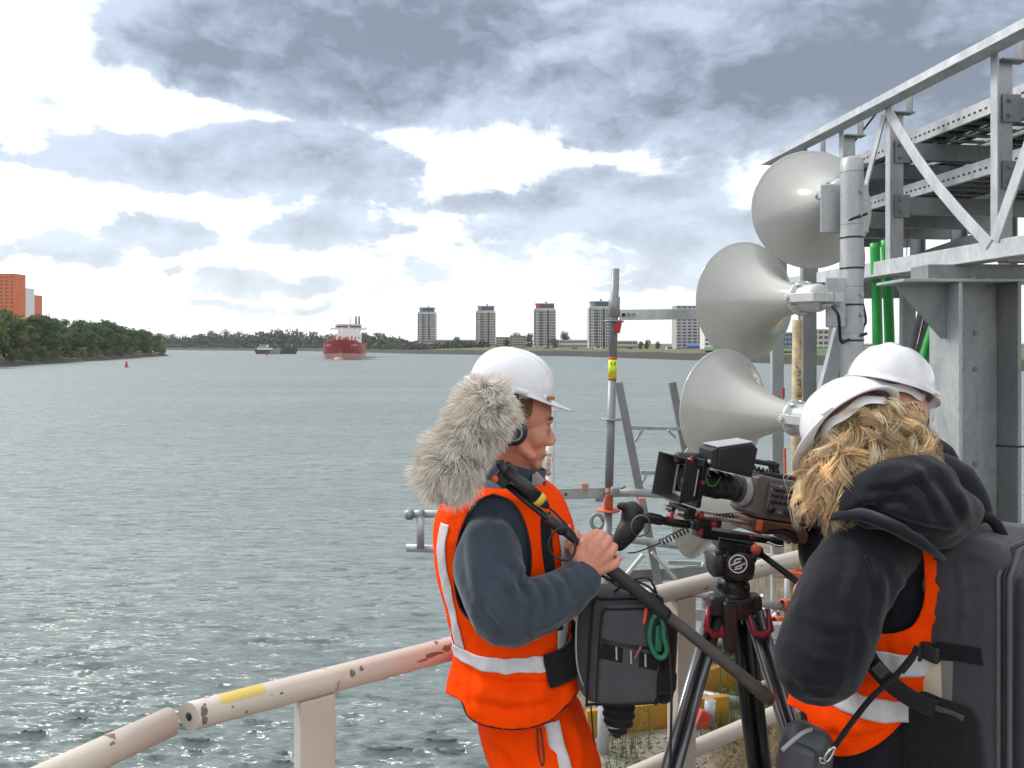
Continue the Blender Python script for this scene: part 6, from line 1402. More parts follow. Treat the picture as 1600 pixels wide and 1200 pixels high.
# lens between body and matte box
lx0 = Bc.x - BL / 2 - .018; lz = Bc.z + .008; Lr = [(.034, 0), (.036, .006), (.036, .030), (.031, .033), (.034, .036), (.034, .058), (.0315, .060), (.037, .064), (.037, .085), (.033, .088), (.0355, .091), (.0355, .122), (.040, .128), (.041, .152), (.038, .160)]
lens = pv('lens', lambda b: b.lathe(Lr, V((lx0, 0, lz)), (-1, 0, 0), 40), BLACKP, 0)
def teeth(b):
    for (h0, h1, r) in ((.038, .056, .0345), (.066, .083, .0375), (.093, .110, .036)):
        for k in range(40): a = 6.283 * k / 40; b.box(V((lx0 - (h0 + h1) / 2, r * math.cos(a), lz + r * math.sin(a))), (h1 - h0, .0022, .0022), Matrix.Rotation(-a + 0, 3, 'X'))
tag(pv('focus_ring_teeth', teeth, RUBBER, 0, lens), kind='stuff')
pv('mount_ring', lambda b: b.lathe([(.0365, .0), (.040, .002), (.040, .009), (.0365, .011)], V((lx0, 0, lz)), (-1, 0, 0), 40), mat('green_black_ring', (.05, .075, .06), .4), 0, lens)
# matte box: hood of four flared walls round the lens front
mxr = lx0 - .164; mxf = mxr - .062
mb_ = pv('matte_box', lambda b: None, BLACKM, 0)
def hood(b):
    def rect(x, hw_, hh, sh=0): return [V((x + sh, -hw_, lz - hh)), V((x + sh, hw_, lz - hh)), V((x - sh, hw_, lz + hh)), V((x - sh, -hw_, lz + hh))]
    b.loft([rect(mxr, .048, .046), rect(mxf, .070, .060), rect(mxf - .004, .071, .061), rect(mxf - .003, .067, .057), rect(mxr - .001, .045, .043)], False, True, False)
o_ = pv('hood', hood, BLACKP, .001, mb_)
pv('back_frame', lambda b: [b.box(V((mxr + .006, y, lz + z)), s) for y, z, s in ((0, .054, (.014, .112, .022)), (0, -.054, (.014, .112, .022)), (-.047, 0, (.0138, .018, .0855)), (.047, 0, (.0138, .018, .0855)))], BLACKM, .002, mb_)
pv('inner_frame', lambda b: [b.box(V((mxr - .012, y, lz + z)), s) for y, z, s in ((0, .043, (.004, .10, .012)), (0, -.043, (.004, .10, .012)), (-.048, 0, (.004, .012, .073)), (.048, 0, (.004, .012, .073)))], LGREYP, .001, mb_)
pv('front_glass', lambda b: b.lathe([(.033, 0), (.031, -.006), (.018, .001), (.0001, .004)], V((mxr - .004, 0, lz)), (-1, 0, 0), 32), mat('lens_glass', (.01, .012, .02), .04, 0, .05, 5, coat=1), 0, lens)
pv('glass_ring', lambda b: b.lathe([(.033, -.004), (.0385, -.003), (.0385, .006), (.034, .006)], V((mxr - .004, 0, lz)), (-1, 0, 0), 36), GREYP, 0, lens)
for p_, s in (((1063, 713), .007), ((1082, 748), .005), ((1031, 795), .008), ((1080, 797), .008), ((1101, 811), .009), ((1078, 823), .008)):
    q = K(*p_, -.05 if p_[1] < 780 else -.045); pv('red_knob', lambda b: (b.lathe([(s, 0), (s, .012), (s * .7, .016), (.0001, .017)], q, (0, -1, .1), 14), b.box(q + V((0, -.012, s)), (s * .8, .008, s * 1.6))), REDP, .001)
# rods, bracket and base plate
for y in (-.030, .030): pv('rod', lambda b: b.tube([V((mxf + .02, y, lz - .086)), V((Bc.x + .02, y, lz - .086))], .0075, 14), mat('pale_rod', (.46, .40, .36), .35, .6) if y < 0 else bpy.data.materials['pale_rod'], 0)
pv('rod_clamp', lambda b: (b.rbox(V((mxf + .055, 0, lz - .084)), (.030, .095, .030), .004, None, 3), b.rbox(V((mxf + .12, -.01, lz - .10)), (.075, .075, .022), .004, None, 3), b.rbox(V((mxf + .105, -.03, lz - .115)), (.05, .03, .025), .004, None, 3)), BLACKM, 0)
BRN = mat('bronze_base_plate', (.135, .068, .040), .45, .3, .15, 18)
pv('shoulder_base', lambda b: b.prism([at(-.085, -.063), at(-.085, -.100), at(-.055, -.103), at(-.030, -.088), at(.02, -.078), at(.06, -.085), at(.085, -.112), at(.105, -.112), at(.106, -.085), at(.085, -.063)], (0, BY, 0)), BRN, .003)
pv('shoulder_pad', lambda b: b.prism([at(-.05, -.1025, -.046), at(-.030, -.0885, -.046), at(.02, -.0785, -.046), at(.06, -.0855, -.046), at(.083, -.1115, -.046), at(.072, -.118, -.046), at(.05, -.102, -.046), at(.018, -.094, -.046), at(-.026, -.102, -.046)], (0, BY * .8, 0)), RUBBER, .003)
pv('orange_clamp', lambda b: b.box(at(-.072, -.078, -BY / 2 - .004), (.016, .012, .030)), ORP, .002)
pv('quick_release_plate', lambda b: (b.box(K(1160, 838), (.245, .062, .016)), b.box(K(1098, 830), (.055, .05, .022))), BLACKM, .002)
pv('red_lock', lambda b: b.box(K(1173, 838, -.033), (.016, .008, .010)), REDP, .001)
pv('plate_lever', lambda b: b.tube(curve([K(1196, 846, -.035), K(1210, 852, -.05), K(1222, 853, -.05)], 4), .004, 8), STEEL, 0)
# handle, viewfinder, microphone
pv('top_handle', lambda b: (b.box(K(1193, 724), (.125, .026, .014)), b.box(K(1198, 751), (.110, .030, .015)), b.prism([K(1212, 722, -.012), K(1223, 725, -.012), K(1232, 752, -.012), K(1219, 752, -.012)], (0, .024, 0)), b.box(K(1165, 735), (.016, .024, .03))), BLACKP, .004)
Mv = Matrix.Rotation(R(-9), 3, 'Y') @ Matrix.Rotation(R(-8), 3, 'Z'); mvc = K(1132, 710, -.05); Mv = Mv @ Matrix.Scale(.86, 3)
pv('viewfinder_hood', lambda b: b.prism([mvc + Mv @ V(q) for q in ((-.068, -.05, -.036), (.050, -.05, -.060), (.068, -.05, .030), (.050, -.05, .048), (-.068, -.05, .030))], Mv @ V((0, .10, 0))), BLACKP, .004)
pv('hood_top', lambda b: b.prism([mvc + Mv @ V(q) for q in ((-.070, -.051, .0315), (.050, -.051, .0495), (.050, .051, .0495), (-.070, .051, .0315))], Mv @ V((-.001, 0, .004))), LGREYP, .001)
pv('hood_flap', lambda b: (b.prism([mvc + Mv @ V(q) for q in ((-.082, -.045, -.03), (-.0685, -.049, -.034), (-.0685, -.049, .03), (-.086, -.045, .022))], Mv @ V((0, .09, 0))),), RUBBER, .002)
pv('viewfinder_bracket', lambda b: (b.tube([K(1100, 722, -.03), K(1096, 735, -.03), K(1108, 748, -.02)], .004, 8), b.tube([K(1160, 745, -.02), K(1166, 752, 0)], .010, 10), b.lathe([(.006, 0), (.006, .01), (.0001, .011)], K(1095, 716, -.06), (0, -1, 0), 10)), STEEL if False else LGREYP, 0)
pv('microphone', lambda b: b.tube([K(1049, 712), K(1053, 712), K(1104, 716), K(1112, 716)], [.011, .0165, .0165, .012], 18), RUBBER, 0)
pv('green_wire', lambda b: b.tube(curve([K(1092, 733, -.04), K(1094, 750, -.05), K(1106, 753, -.05), K(1117, 742, -.04)], 6), .0016, 6), GREENP, 0); pv('handle_cable', lambda b: b.tube([K(1168 + 46 * t, 728 + 14 * t + 3 * math.sin(40 * t), -.02 + .003 * math.cos(40 * t)) for t in np.linspace(0, 1, 60)], .003, 6), RUBBER, 0)
# hand grip on its arm with coiled cable
pv('grip_arm', lambda b: (b.tube(curve([K(1066, 812, -.02), K(1040, 806, -.03), K(1018, 800, -.035), K(996, 795, -.04), K(978, 800, -.04)], 5), [.011] * 10 + [.0145] * 11, 12)), BLACKM, 0)
gm = MB(); [gm.limb([K(a[0] - 12, a[1] - 13, -.04), K(b_[0] - 12, b_[1] - 13, -.04), K(c[0] - 12, c[1] - 13, -.04)], rs, 16, 4) for a, b_, c, rs in (((986, 795), (984, 806), (990, 815), [.024, .026, .026]), ((988, 812), (976, 828), (966, 842), [.031, .028, .020]), ((968, 788), (984, 792), (998, 797), [.010, .014, .012]))]
fuse(gm, .004, 4).build('hand_grip', RUBBER, vc, local=True); pv('grip_ring', lambda b: b.lathe([(.026, 0), (.029, .002), (.029, .005), (.026, .006)], K(983, 802, -.068), (0, -1, 0), 24), GREYP, 0)
def coil(b, p0, p1, turns, r, w): 
    n = turns * 12; d = p1 - p0; x, y, z = frame(d); b.tube([p0 + d * (i / n) + (x * math.cos(i * 6.283 / 12) + y * math.sin(i * 6.283 / 12)) * r for i in range(n + 1)], w, 6)
pv('coiled_cable', lambda b: (coil(b, K(1018, 832, -.045), K(1062, 816, -.045), 8, .008, .0018), b.tube(curve([K(966, 842, -.05), K(980, 842, -.05), K(1005, 836, -.045), K(1018, 832, -.045)], 5), .0018, 6)), RUBBER, 0)
pv('coiled_cable', lambda b: coil(b, K(1096, 803, -.03), K(1140, 802, -.03), 8, .007, .0018), RUBBER, 0)

# tripod and fluid head
trp = empty('tripod', V((CO.x, TD + .03, 0)), 'black tripod with fluid head and red leg collars under the film camera', 'tripod')
pt = lambda n, f, m_=BLACKP, bv=0, par=trp: part(n, f, m_, par, bv)
T_ = lambda x, y, d=TD: P(x, y, d)
fh = pt('fluid_head', lambda b: (b.rbox(T_(1147, 879, TD + .02), (.095, .10, .085), .022, None, 5), b.rbox(T_(1150, 852, TD + .02), (.12, .075, .03), .006, rotm(V((.98, .0, -.2)), V((0, 1, 0)), V((.2, 0, .98))), 4), b.lathe([(.036, -.01), (.040, -.005), (.040, .03), (.036, .036), (.0001, .037)], T_(1152, 881, TD - .028), (0, -1, 0), 36), b.lathe([(.034, 0), (.0355, .01), (.0355, .028), (.031, .033), (.0001, .034)], T_(1128, 880, TD - .01), (-1, -.3, 0), 30), b.lathe([(.013, 0), (.013, .02), (.0001, .021)], T_(1170, 871, TD - .03), (.2, -1, 0), 16)))
lgc = T_(1153, 881, TD - .066)
pt('logo_ring', lambda b: b.lathe([(.0225, 0), (.0225, .0016), (.0255, .0016), (.0255, 0)], lgc, (0, -1, 0), 40), WHITEQ, 0, fh)
def logo(b):
    for p0, p1 in (((-.020, -.004), (.008, .007)), ((-.008, -.010), (.020, .002)), ((-.006, .012), (.010, .015)), ((-.010, -.015), (.007, -.012)), ((-.007, .012), (-.010, .002)), ((.008, -.012), (.010, -.001))):
        b.bar(lgc + V((p0[0], -.0008, p0[1])), lgc + V((p1[0], -.0008, p1[1])), .0032, .0016, V((0, 1, 0)))
pt('logo_mark', logo, WHITEQ, 0, fh)
def ribs(b):
    for k in range(22): a = 6.283 * k / 22; b.box(T_(1152, 881, TD - .045) + V((math.cos(a) * .0405, 0, math.sin(a) * .0405)), (.004, .022, .006), Matrix.Rotation(-a, 3, 'Y'))
tag(pt('drag_knob_rib', ribs, RUBBER, 0, fh), kind='stuff')
pt('bowl', lambda b: b.lathe([(.030, .015), (.036, .010), (.044, .0), (.046, -.02), (.042, -.024), (.047, -.028), (.047, -.042), (.040, -.052), (.034, -.075)], T_(1146, 908, TD + .02), (0, 0, 1), 30))
for x in (1124, 1166): pt('bowl_knob', lambda b: b.rbox(T_(x, 916, TD - .02), (.018, .018, .014), .004, None, 3))
pt('spider', lambda b: (b.lathe([(.052, .02), (.060, .01), (.058, -.025), (.045, -.04)], T_(1146, 938, TD + .02), (0, 0, 1), 24, True), b.rbox(T_(1120, 945, TD), (.045, .05, .055), .01, None, 4), b.rbox(T_(1174, 943, TD + .02), (.05, .05, .055), .01, None, 4)))
pt('drop_handle', lambda b: (b.rbox(T_(1140, 978, TD - .03), (.038, .03, .135), .008, None, 4), b.rbox(T_(1140, 1006, TD - .035), (.022, .022, .05), .006, None, 4)), BLACKP)
ALU = mat('dark_aluminium_tube', (.16, .17, .185), .28, .7, .08, 14)
LEGS = [((1119, 955, TD - .0), (1050, 1200, TD - .13)), ((1158, 965, TD + .03), (1187, 1200, TD + .16)), ((1178, 955, TD), (1246, 1172, TD - .07))]
for i, (a, b_) in enumerate(LEGS):
    A, B_ = T_(*a), T_(*b_); dr = (B_ - A).normalized(); A2 = A; L_ = A2.z / -dr.z; foot = A2 + dr * L_; sd_ = dr.cross(V((0, 1, 0))).normalized()
    lg = pt('leg', lambda b: [b.tube([A2 + sd_ * s, A2 + sd_ * s + dr * L_ * .60], .0125 if i != 1 else .017, 16) for s in ((-.017, .014) if i != 1 else (-.019, .019))], ALU if i != 1 else BLACKM)
    pt('inner_leg', lambda b: b.tube([A2 - sd_ * .002 + dr * .02 + V((0, .016, 0)), A2 + dr * (L_ - .03) + V((0, .016, 0))], .0135, 14), BLACKM, 0, lg)
    pt('leg_clamp', lambda b: b.rbox(A2 + dr * (L_ * .58), (.075, .05, .06), .012, None, 4), BLACKP, 0, lg)
    pt('foot', lambda b: b.lathe([(.0001, .012), (.022, .01), (.024, -.01), (.018, -.02), (.0001, -.021)], foot + V((0, 0, .021)), (0, 0, 1), 16), RUBBER, 0, lg)
    if i != 1: pt('red_collar', lambda b: b.tube([A2 + dr * .005 + sd_ * -.026 + V((0, -.02, .018)), A2 + dr * .045 + sd_ * -.022 + V((0, -.022, 0)), A2 + dr * .055 + V((0, -.026, 0)), A2 + dr * .05 + sd_ * .024 + V((0, -.022, .0)), A2 + dr * .012 + sd_ * .03 + V((0, -.018, .018))], [.006, .010, .0115, .010, .006], 12), REDP, 0, lg)
pt('pan_bar', lambda b: (b.tube([T_(1184, 862, TD - .02), T_(1256, 917, TD - .16), T_(1300, 948, TD - .25)], .0085, 12), b.rbox(T_(1183, 862, TD - .02), (.03, .03, .03), .008, None, 3)), BLACKM)
pt('pan_bar_clamp', lambda b: b.lathe([(.014, 0), (.014, .01), (.0001, .011)], T_(1180, 858, TD - .035), (0, -1, 0), 14), ORP)

# ------------------------------------------------------------------ the camera operator
WD = 1.80
wom = empty('person', (P(1380, 0, WD).x, WD, 0), 'person with curly blond hair in black jacket and orange vest bent over the film camera', 'person')
wt_ = Torso([(1262, 1462, 1180, .15), (1262, 1462, 1120, .15), (1280, 1462, 1060, .15), (1300, 1470, 1000, .15), (1300, 1488, 930, .155), (1300, 1500, 870, .16), (1310, 1498, 825, .15), (1335, 1478, 790, .11), (1345, 1440, 765, .075)], WD, 2.3)
WH = P(1338, 695, 1.75); wf, wl, wu = hat_axes((-.78, .40, -.48), (-.26, .40, .80)); WM = rotm(wf, wl, wu)
def ww(x, y, z): return WH + wf * x + wl * y + wu * z
b = MB(); head_shape(b, ww, WM)
b.limb([ww(-.02, 0, -.06), P(1375, 760, 1.78), P(1395, 800, WD)], [.055, .055, .07], 18); wt_.solid(b, -.03)
ws, we_, ww_ = P(1375, 850, 1.66), P(1275, 1035, 1.56), P(1285, 940, 1.84)
b.limb([ws, P(1325, 940, 1.58), we_, P(1280, 985, 1.70), ww_], [.06, .05, .042, .038, .027], 14); b.limb([P(1420, 850, 1.94), P(1370, 960, 2.02), P(1320, 990, 2.10), P(1290, 900, 2.20), P(1262, 830, 2.26)], [.06, .05, .042, .038, .027], 14)
for s in (-1, 1): b.limb([V((P(1365, 0, WD).x, WD + s * .08, .86)), V((P(1370, 0, WD).x, WD + s * .09, .46)), V((P(1375, 0, WD).x, WD + s * .095, .09))], [.085, .055, .042], 14)
hand(b, ww_, [P(1262, 905, 1.86), P(1258, 912, 1.845), P(1257, 920, 1.83), P(1258, 928, 1.815)], [(-.014, .006, -.012), (-.018, .0, -.034), (.0, .0, -.045)], [P(1274, 920, 1.87), P(1264, 918, 1.885), P(1256, 922, 1.885)])
wr2 = P(1262, 830, 2.26); hand(b, wr2, [P(1240, 808, 2.29), P(1238, 814, 2.27), P(1238, 821, 2.26), P(1240, 828, 2.25)], [(-.02, .0, -.005), (-.028, -.0, -.026), (-.018, .0, -.045)], [P(1250, 812, 2.30), P(1238, 802, 2.30), P(1228, 802, 2.29)])
fuse(b, .0042, 3).build('body', SKINW, wom)
# hooded jacket
NZ = folds(.006, 8, (1, 1, .7), 1.0); NZ2 = folds(.0035, 17, (1, 1, .8), 4.0)
b = MB(); wt_.solid(b, .0)
b.limb([P(1385, 842, 1.71), P(1350, 870, 1.65), P(1316, 930, 1.59), P(1290, 1000, 1.555), P(1275, 1035, 1.56), P(1280, 985, 1.68), P(1284, 950, 1.80)], [.080, .084, .084, .084, .080, .068, .048], 28, 8)
b.limb([P(1425, 845, 1.90), P(1375, 960, 2.00), P(1325, 990, 2.10), P(1292, 905, 2.19), P(1268, 840, 2.245)], [.085, .08, .072, .056, .040], 22, 8)
JC = [([(1236, 1000), (1275, 1028), (1325, 1035)], 0.0044, 10), ([(1228, 1042), (1262, 1064), (1315, 1068)], 0.0044, 10), ([(1258, 955), (1295, 978), (1340, 976)], 0.0039, 10), ([(1366, 880), (1378, 930), (1366, 985)], 0.0055, 9), ([(1392, 870), (1404, 915), (1396, 965)], 0.0044, 8),
      ([(1288, 840), (1282, 895), (1262, 950)], 0.0033, 12), ([(1335, 835), (1336, 890), (1318, 945)], 0.0039, 12), ([(1408, 900), (1416, 945), (1410, 980)], 0.0033, 7), ([(1248, 1078), (1282, 1086), (1318, 1080)], 0.0039, 9), ([(1340, 960), (1352, 1000), (1340, 1045)], 0.0039, 9)]
jk = fuse(b, .006, 4, lambda p, n: NZ(p) * .8 + NZ2(p), vdisp=creases(JC)).build('jacket', NAVY, wom)
b = MB()
for (p0, p1, p2, p3, r0, r1, r2, r3) in (((1318, 802, 1.64), (1352, 775, 1.60), (1400, 757, 1.59), (1450, 752, 1.62), .026, .042, .052, .055),
                                         ((1360, 800, 1.60), (1410, 790, 1.57), (1465, 795, 1.58), (1505, 800, 1.64), .035, .052, .058, .040),
                                         ((1410, 762, 1.63), (1460, 738, 1.68), (1490, 752, 1.70), (1512, 790, 1.70), .035, .040, .048, .045),
                                         ((1400, 752, 1.80), (1440, 745, 1.85), (1480, 755, 1.85), (1500, 790, 1.80), .045, .05, .055, .05),
                                         ((1310, 815, 1.66), (1330, 800, 1.72), (1350, 790, 1.85), (1380, 780, 1.95), .02, .03, .04, .04),
                                         ((1400, 812, 1.60), (1440, 822, 1.59), (1475, 822, 1.62), (1500, 812, 1.68), .03, .042, .042, .03)):
    b.limb([P(*p0), P(*p1), P(*p2), P(*p3)], [r0, r1, r2, r3], 20, 6)
HC = [([(1428, 730), (1455, 765), (1474, 806)], .006, 7), ([(1340, 770), (1385, 792), (1440, 812), (1495, 822)], .010, 9), ([(1328, 795), (1368, 776), (1415, 768)], .008, 9), ([(1476, 745), (1500, 778), (1512, 812)], .009, 9), ([(1396, 752), (1432, 788), (1448, 818)], .006, 8), ([(1350, 758), (1400, 752), (1450, 735)], .006, 9)]
HZ = folds(.005, 8, (1, 1, 1), 6.0)
hood_ = fuse(b, .006, 4, lambda p, n: HZ(p) + .0035 * mnoise.noise(p * 24), vdisp=creases(HC)).build('hood', NAVY, jk)
hv = [tuple(v.co + OFF[wom.name]) for v in hood_.data.vertices]
seam('hood_seam', hv, [(1415, 737), (1440, 762), (1462, 788), (1474, 806)], .0016, BLACKF, hood_)
jv = [tuple(v.co + OFF[wom.name]) for v in jk.data.vertices if v.co.y < .02]
seam('jacket_seam', jv, [(1352, 868), (1364, 905), (1374, 945), (1370, 985)], .0016, BLACKF, jk)
b = MB(); tr2 = Torso([(1272, 1475, 1250, .155), (1268, 1470, 1200, .155), (1266, 1464, 1150, .152), (1270, 1458, 1100, .148), (1285, 1455, 1050, .14)], WD, 2.3); tr2.solid(b, -.002)
for s in (-1, 1): x0 = P(1372, 0, WD).x; b.limb([V((x0, WD + s * .07, .84)), V((x0, WD + s * .09, .5)), V((x0 + .01, WD + s * .095, .13))], [.13, .10, .085], 20)
fuse(b, .0095, 5, lambda p, n: .006 * math.sin(p.x * 60 + 2 * mnoise.noise(p * 5))).build('trousers', fabric('black_cotton', (.020, .019, .021), 800, .9, .15), wom)
for s in (-1, 1): b = MB(); x0 = P(1360, 0, WD).x; b.rbox(V((x0 - .03, WD + s * .1, .055)), (.27, .10, .11), .045); b.rbox(V((x0 + .03, WD + s * .1, .11)), (.12, .11, .16), .05); b.build('boot', BLACKP, wom)
# vest with bands, open at the arm
WHOLE = [(1395, 780), (1436, 845), (1444, 890), (1443, 940), (1428, 975), (1402, 988), (1368, 991), (1338, 985), (1310, 940), (1305, 860), (1340, 815)]
WHEM = [(1230, 1100), (1262, 1118), (1272, 1150), (1290, 1174), (1320, 1180), (1355, 1170), (1390, 1146), (1420, 1112), (1470, 1085)]
wz = folds(.0085, 9, (1, 1, .8), 12.0)
def wd_(p, n):
    lo = max(0, min(1, (1.08 - p.z) / .14)); return wz(p) + .004 * mnoise.noise(p * 22) + .012 * lo
wvm = wt_.patch(-math.pi, math.pi, .02, wt_.n - 2.8, .016, 220, 170, wd_, [dense(WHOLE), dense(WHEM + [(1480, 1400), (1200, 1400)]), [(1200, 760), (1312, 760), (1312, 1000), (1200, 1000)]]); WCR = [([(1300, 1080), (1350, 1066), (1400, 1072)], .007, 9), ([(1290, 1130), (1340, 1140), (1390, 1125)], .007, 10), ([(1340, 1020), (1352, 1060), (1345, 1120)], .006, 8), ([(1395, 1000), (1405, 1050), (1395, 1110)], .006, 8), ([(1310, 1095), (1320, 1130), (1316, 1165)], .006, 8)]
crease_sheet(wvm, WCR, WD); wvv = [v for v in wvm.v if v[1] < WD]
wv_ = solidify(wvm.build('safety_vest', ORANGE, wom), .002)
def wband(z0, z1): q = wt_.patch(-math.pi, math.pi, wt_.tz(z0), wt_.tz(z1), .0195, 160, 8, wd_, [dense(WHOLE)]); crease_sheet(q, WCR, WD); solidify(q.build('reflective_band', REFLECT, wv_), .001)
wband(P(0, 1048, WD - .14).z, P(0, 1014, WD - .14).z); wband(P(0, 1118, WD - .14).z, P(0, 1086, WD - .14).z)
seam('hem_binding', wvv, WHEM[1:-1], .0024, ORANGE, wv_, .0)
# hard hat and hair
hat2 = hard_hat(wom, P(1330, 660, 1.735), (-.74, .22, -.60), (-.30, .70, .64), .110, .098, .096)
HAIR = island_mat('blond_hair', [(.70, .42, .19), (.92, .66, .36), (.97, .78, .50), (.99, .87, .64), (.82, .54, .26), (.95, .70, .40)], .36, trans=.55)
HAIR.node_tree.nodes['Principled BSDF'].inputs['Sheen Weight'].default_value = .5; HAIR.node_tree.nodes['Principled BSDF'].inputs['Sheen Tint'].default_value = (1, .8, .5, 1)
hb = MB(); hb.ell(ww(-.028, 0, .012), (.092, .084, .075), WM, 24, 16); hb.ell(ww(-.062, -.01, -.052), (.060, .078, .066), WM, 20, 14); hb.ell(P(1392, 698, 1.70), .046, None, 16, 12); hb.ell(P(1310, 716, 1.70), (.034, .05, .060), None, 16, 12); hb.ell(P(1340, 740, 1.69), (.07, .05, .052), None, 16, 12)
hair = fuse(hb, .006, 6, lambda p, n: .006 * mnoise.noise(p * 30)).build('hair', mat('dark_blond_underhair', (.70, .51, .28), .6, 0, .3, 60), wom)
hvts = [(v.co + OFF[wom.name], v.normal.copy()) for v in hair.data.vertices]
g = random.Random(9); locks = []
cand = [(p, n) for p, n in hvts if n.y < .35 and 1278 < pxof(p)[0] < 1408]
fld = lambda p, k: mnoise.noise(p * 13 + V((k * 5.1, k * 2.3, k)))
for i in range(300):
    p, n = g.choice(cand); L_ = g.uniform(.085, .15); px_, py_ = pxof(p); w = max(-1, min(1, (px_ - 1335) / 90))
    if py_ > 745: L_ *= .55
    if px_ > 1335 and py_ > 690: L_ *= .6
    dr = (V((.22 * w + .05 + .35 * fld(p, 1), -.12 + .2 * fld(p, 4), -1.0)) + V((n.x, n.y, 0)) * .2).normalized()
    locks.append((p, n, L_, g.uniform(.55, 1.15), g.uniform(.012, .022), g.uniform(0, 6.28), g.choice((-1, 1)), dr, 1.0))
for i in range(95):        # the gathered curls at the right and flyaways at the left
    if i < 85:
        p = P(1384 + g.uniform(-34, 26), 688 + g.uniform(-42, 34), 1.652 + g.uniform(0, .04)); a = g.uniform(-.9, .9)
        locks.append((p, V((.3 * a, -.8, .1)), g.uniform(.045, .085), g.uniform(.9, 1.7), g.uniform(.014, .026), g.uniform(0, 6.28), g.choice((-1, 1)), V((math.sin(a * 2.5) + .3, -.2, -math.cos(a * 2))).normalized(), .8))
    else:
        p = P(1284 + g.uniform(-8, 12), 735 + g.uniform(-20, 40), 1.70); locks.append((p, V((-.7, -.5, 0)), g.uniform(.05, .10), g.uniform(.4, .9), g.uniform(.006, .014), g.uniform(0, 6.28), 1, V((-.45, -.1, -.85)).normalized(), .15))
bs = [MB() for _ in range(4)]
for (p, n, L_, turns, rad, ph, sg, dr, fullness) in locks:
    x, y, z = frame(dr); ns = int(27 * fullness) + 1; b = g.choice(bs)
    for k in range(ns):
        j = V((g.gauss(0, .0046), g.gauss(0, .0046), g.gauss(0, .0046))); l2 = L_ * g.uniform(.88, 1.1); r2 = rad * g.uniform(.8, 1.2); p2 = ph + g.gauss(0, .24); pts = []; M_ = 18
        for i in range(M_):
            t = i / (M_ - 1); rr = r2 * min(1, t * 2.0); a = p2 + sg * turns * 6.283 * t
            pts.append(p + j * (1.25 - .75 * t) + n * (.014 * math.sin(min(1, t * 2) * 1.57)) + dr * l2 * t + (x * (math.cos(a) - math.cos(p2) * (1 - t)) + y * (math.sin(a) - math.sin(p2) * (1 - t))) * rr)
        strands(b, [(p, n)], lambda r, nn, kk: pts, .0008, sides=3)
for i in range(2600):     # loose single hairs that soften the locks
    p, n = g.choice(cand); b = g.choice(bs); px_, py_ = pxof(p); w = max(-1, min(1, (px_ - 1335) / 90)); dr = (V((.25 * w + .05 + g.gauss(0, .28), -.12 + g.gauss(0, .12), -1.0))).normalized(); x, y, z = frame(dr)
    L_ = g.uniform(.05, .13) * (.5 if py_ > 745 or (px_ > 1335 and py_ > 700) else 1); rad = g.uniform(.006, .020); ph = g.uniform(0, 6.28); tn = g.uniform(.4, 1.3) * g.choice((-1, 1)); pts = []
    for k in range(15): t = k / 14; a = ph + tn * 6.283 * t; pts.append(p + n * (.006 + .014 * math.sin(min(1, t * 2) * 1.57)) + dr * L_ * t + (x * (math.cos(a) - math.cos(ph)) + y * (math.sin(a) - math.sin(ph))) * rad * min(1, t * 1.5))
    strands(b, [(p, n)], lambda r, nn, kk: pts, .0007, sides=3)
TONES = [[(.72, .50, .27), (.84, .62, .36)], [(.92, .74, .48), (.96, .82, .58)], [(.97, .87, .67), (.99, .93, .79)], [(.86, .65, .39), (.94, .77, .51)]]
for q, tn in zip(bs, TONES):
    hm = island_mat('blond_hair', tn, .34, trans=.5); pb = hm.node_tree.nodes['Principled BSDF']; pb.inputs['Sheen Weight'].default_value = .5; pb.inputs['Sheen Tint'].default_value = (1, .8, .5, 1); pb.inputs['Specular IOR Level'].default_value = .6
    tag(q.build('curls', hm, hair), kind='stuff')

# ------------------------------------------------------------------ backpack and small bag of the operator
bpk = empty('backpack', P(1560, 1195, 1.66), 'large black padded camera backpack with cream tag worn by the operator', 'backpack')
o_dir, s_dir = V((.62, -.785, .0)).normalized(), V((.785, .62, 0)).normalized(); BKM = rotm(o_dir, s_dir, V((0, 0, 1))); bkc = P(1537, 1022, 1.69)   # x outwards from the back, y across, z up
bk = lambda x, y, z: bkc + BKM @ V((x, y, z)); BKX, BKY, BKZ = .205, .30, .545
b = MB(); b.rbox(bkc, (BKX, BKY, BKZ), .042, BKM, 9, .008); bo_ = fuse(b, .007, 3, folds(.0038, 9, (1, 1, .7), 2.2), vdisp=creases([([(1448, 900), (1490, 915), (1530, 905)], .005, 8), ([(1450, 960), (1485, 950), (1525, 960)], .004, 8), ([(1500, 880), (1508, 940), (1500, 1010)], .004, 9), ([(1455, 870), (1500, 862), (1545, 872)], .006, 8)])).build('pack_body', BPACK, bpk)
b = MB(); b.rbox(bk(BKX / 2 + .018, 0, -.02), (.05, BKY * .86, BKZ * .88), .022, BKM, 8, .006); fp_ = b.build('front_pocket', BPACK, bpk)
b = MB(); b.rbox(bk(BKX / 2 + .048, .01, -.05), (.032, BKY * .70, BKZ * .66), .014, BKM, 7, .004); fp2 = b.build('outer_pocket', BPACK, bpk)
PIPEG = fabric('grey_piping', (.12, .115, .13), 900, .7, .1)
def ploop(x, hy, hz, zc, r, k, m_, nm, par):
    pts = [(hy - k, hz), (-hy + k, hz), (-hy, hz - k), (-hy, -hz + k), (-hy + k, -hz), (hy - k, -hz), (hy, -hz + k), (hy, hz - k), (hy - k, hz)]
    out = []
    for (y0, z0), (y1, z1) in zip(pts[:-1], pts[1:]): out += [bk(x, y0 + (y1 - y0) * i / 4, zc + z0 + (z1 - z0) * i / 4) for i in range(4)]
    b = MB(); b.tube(out + [out[0]], r, 7); return b.build(nm, m_, par)
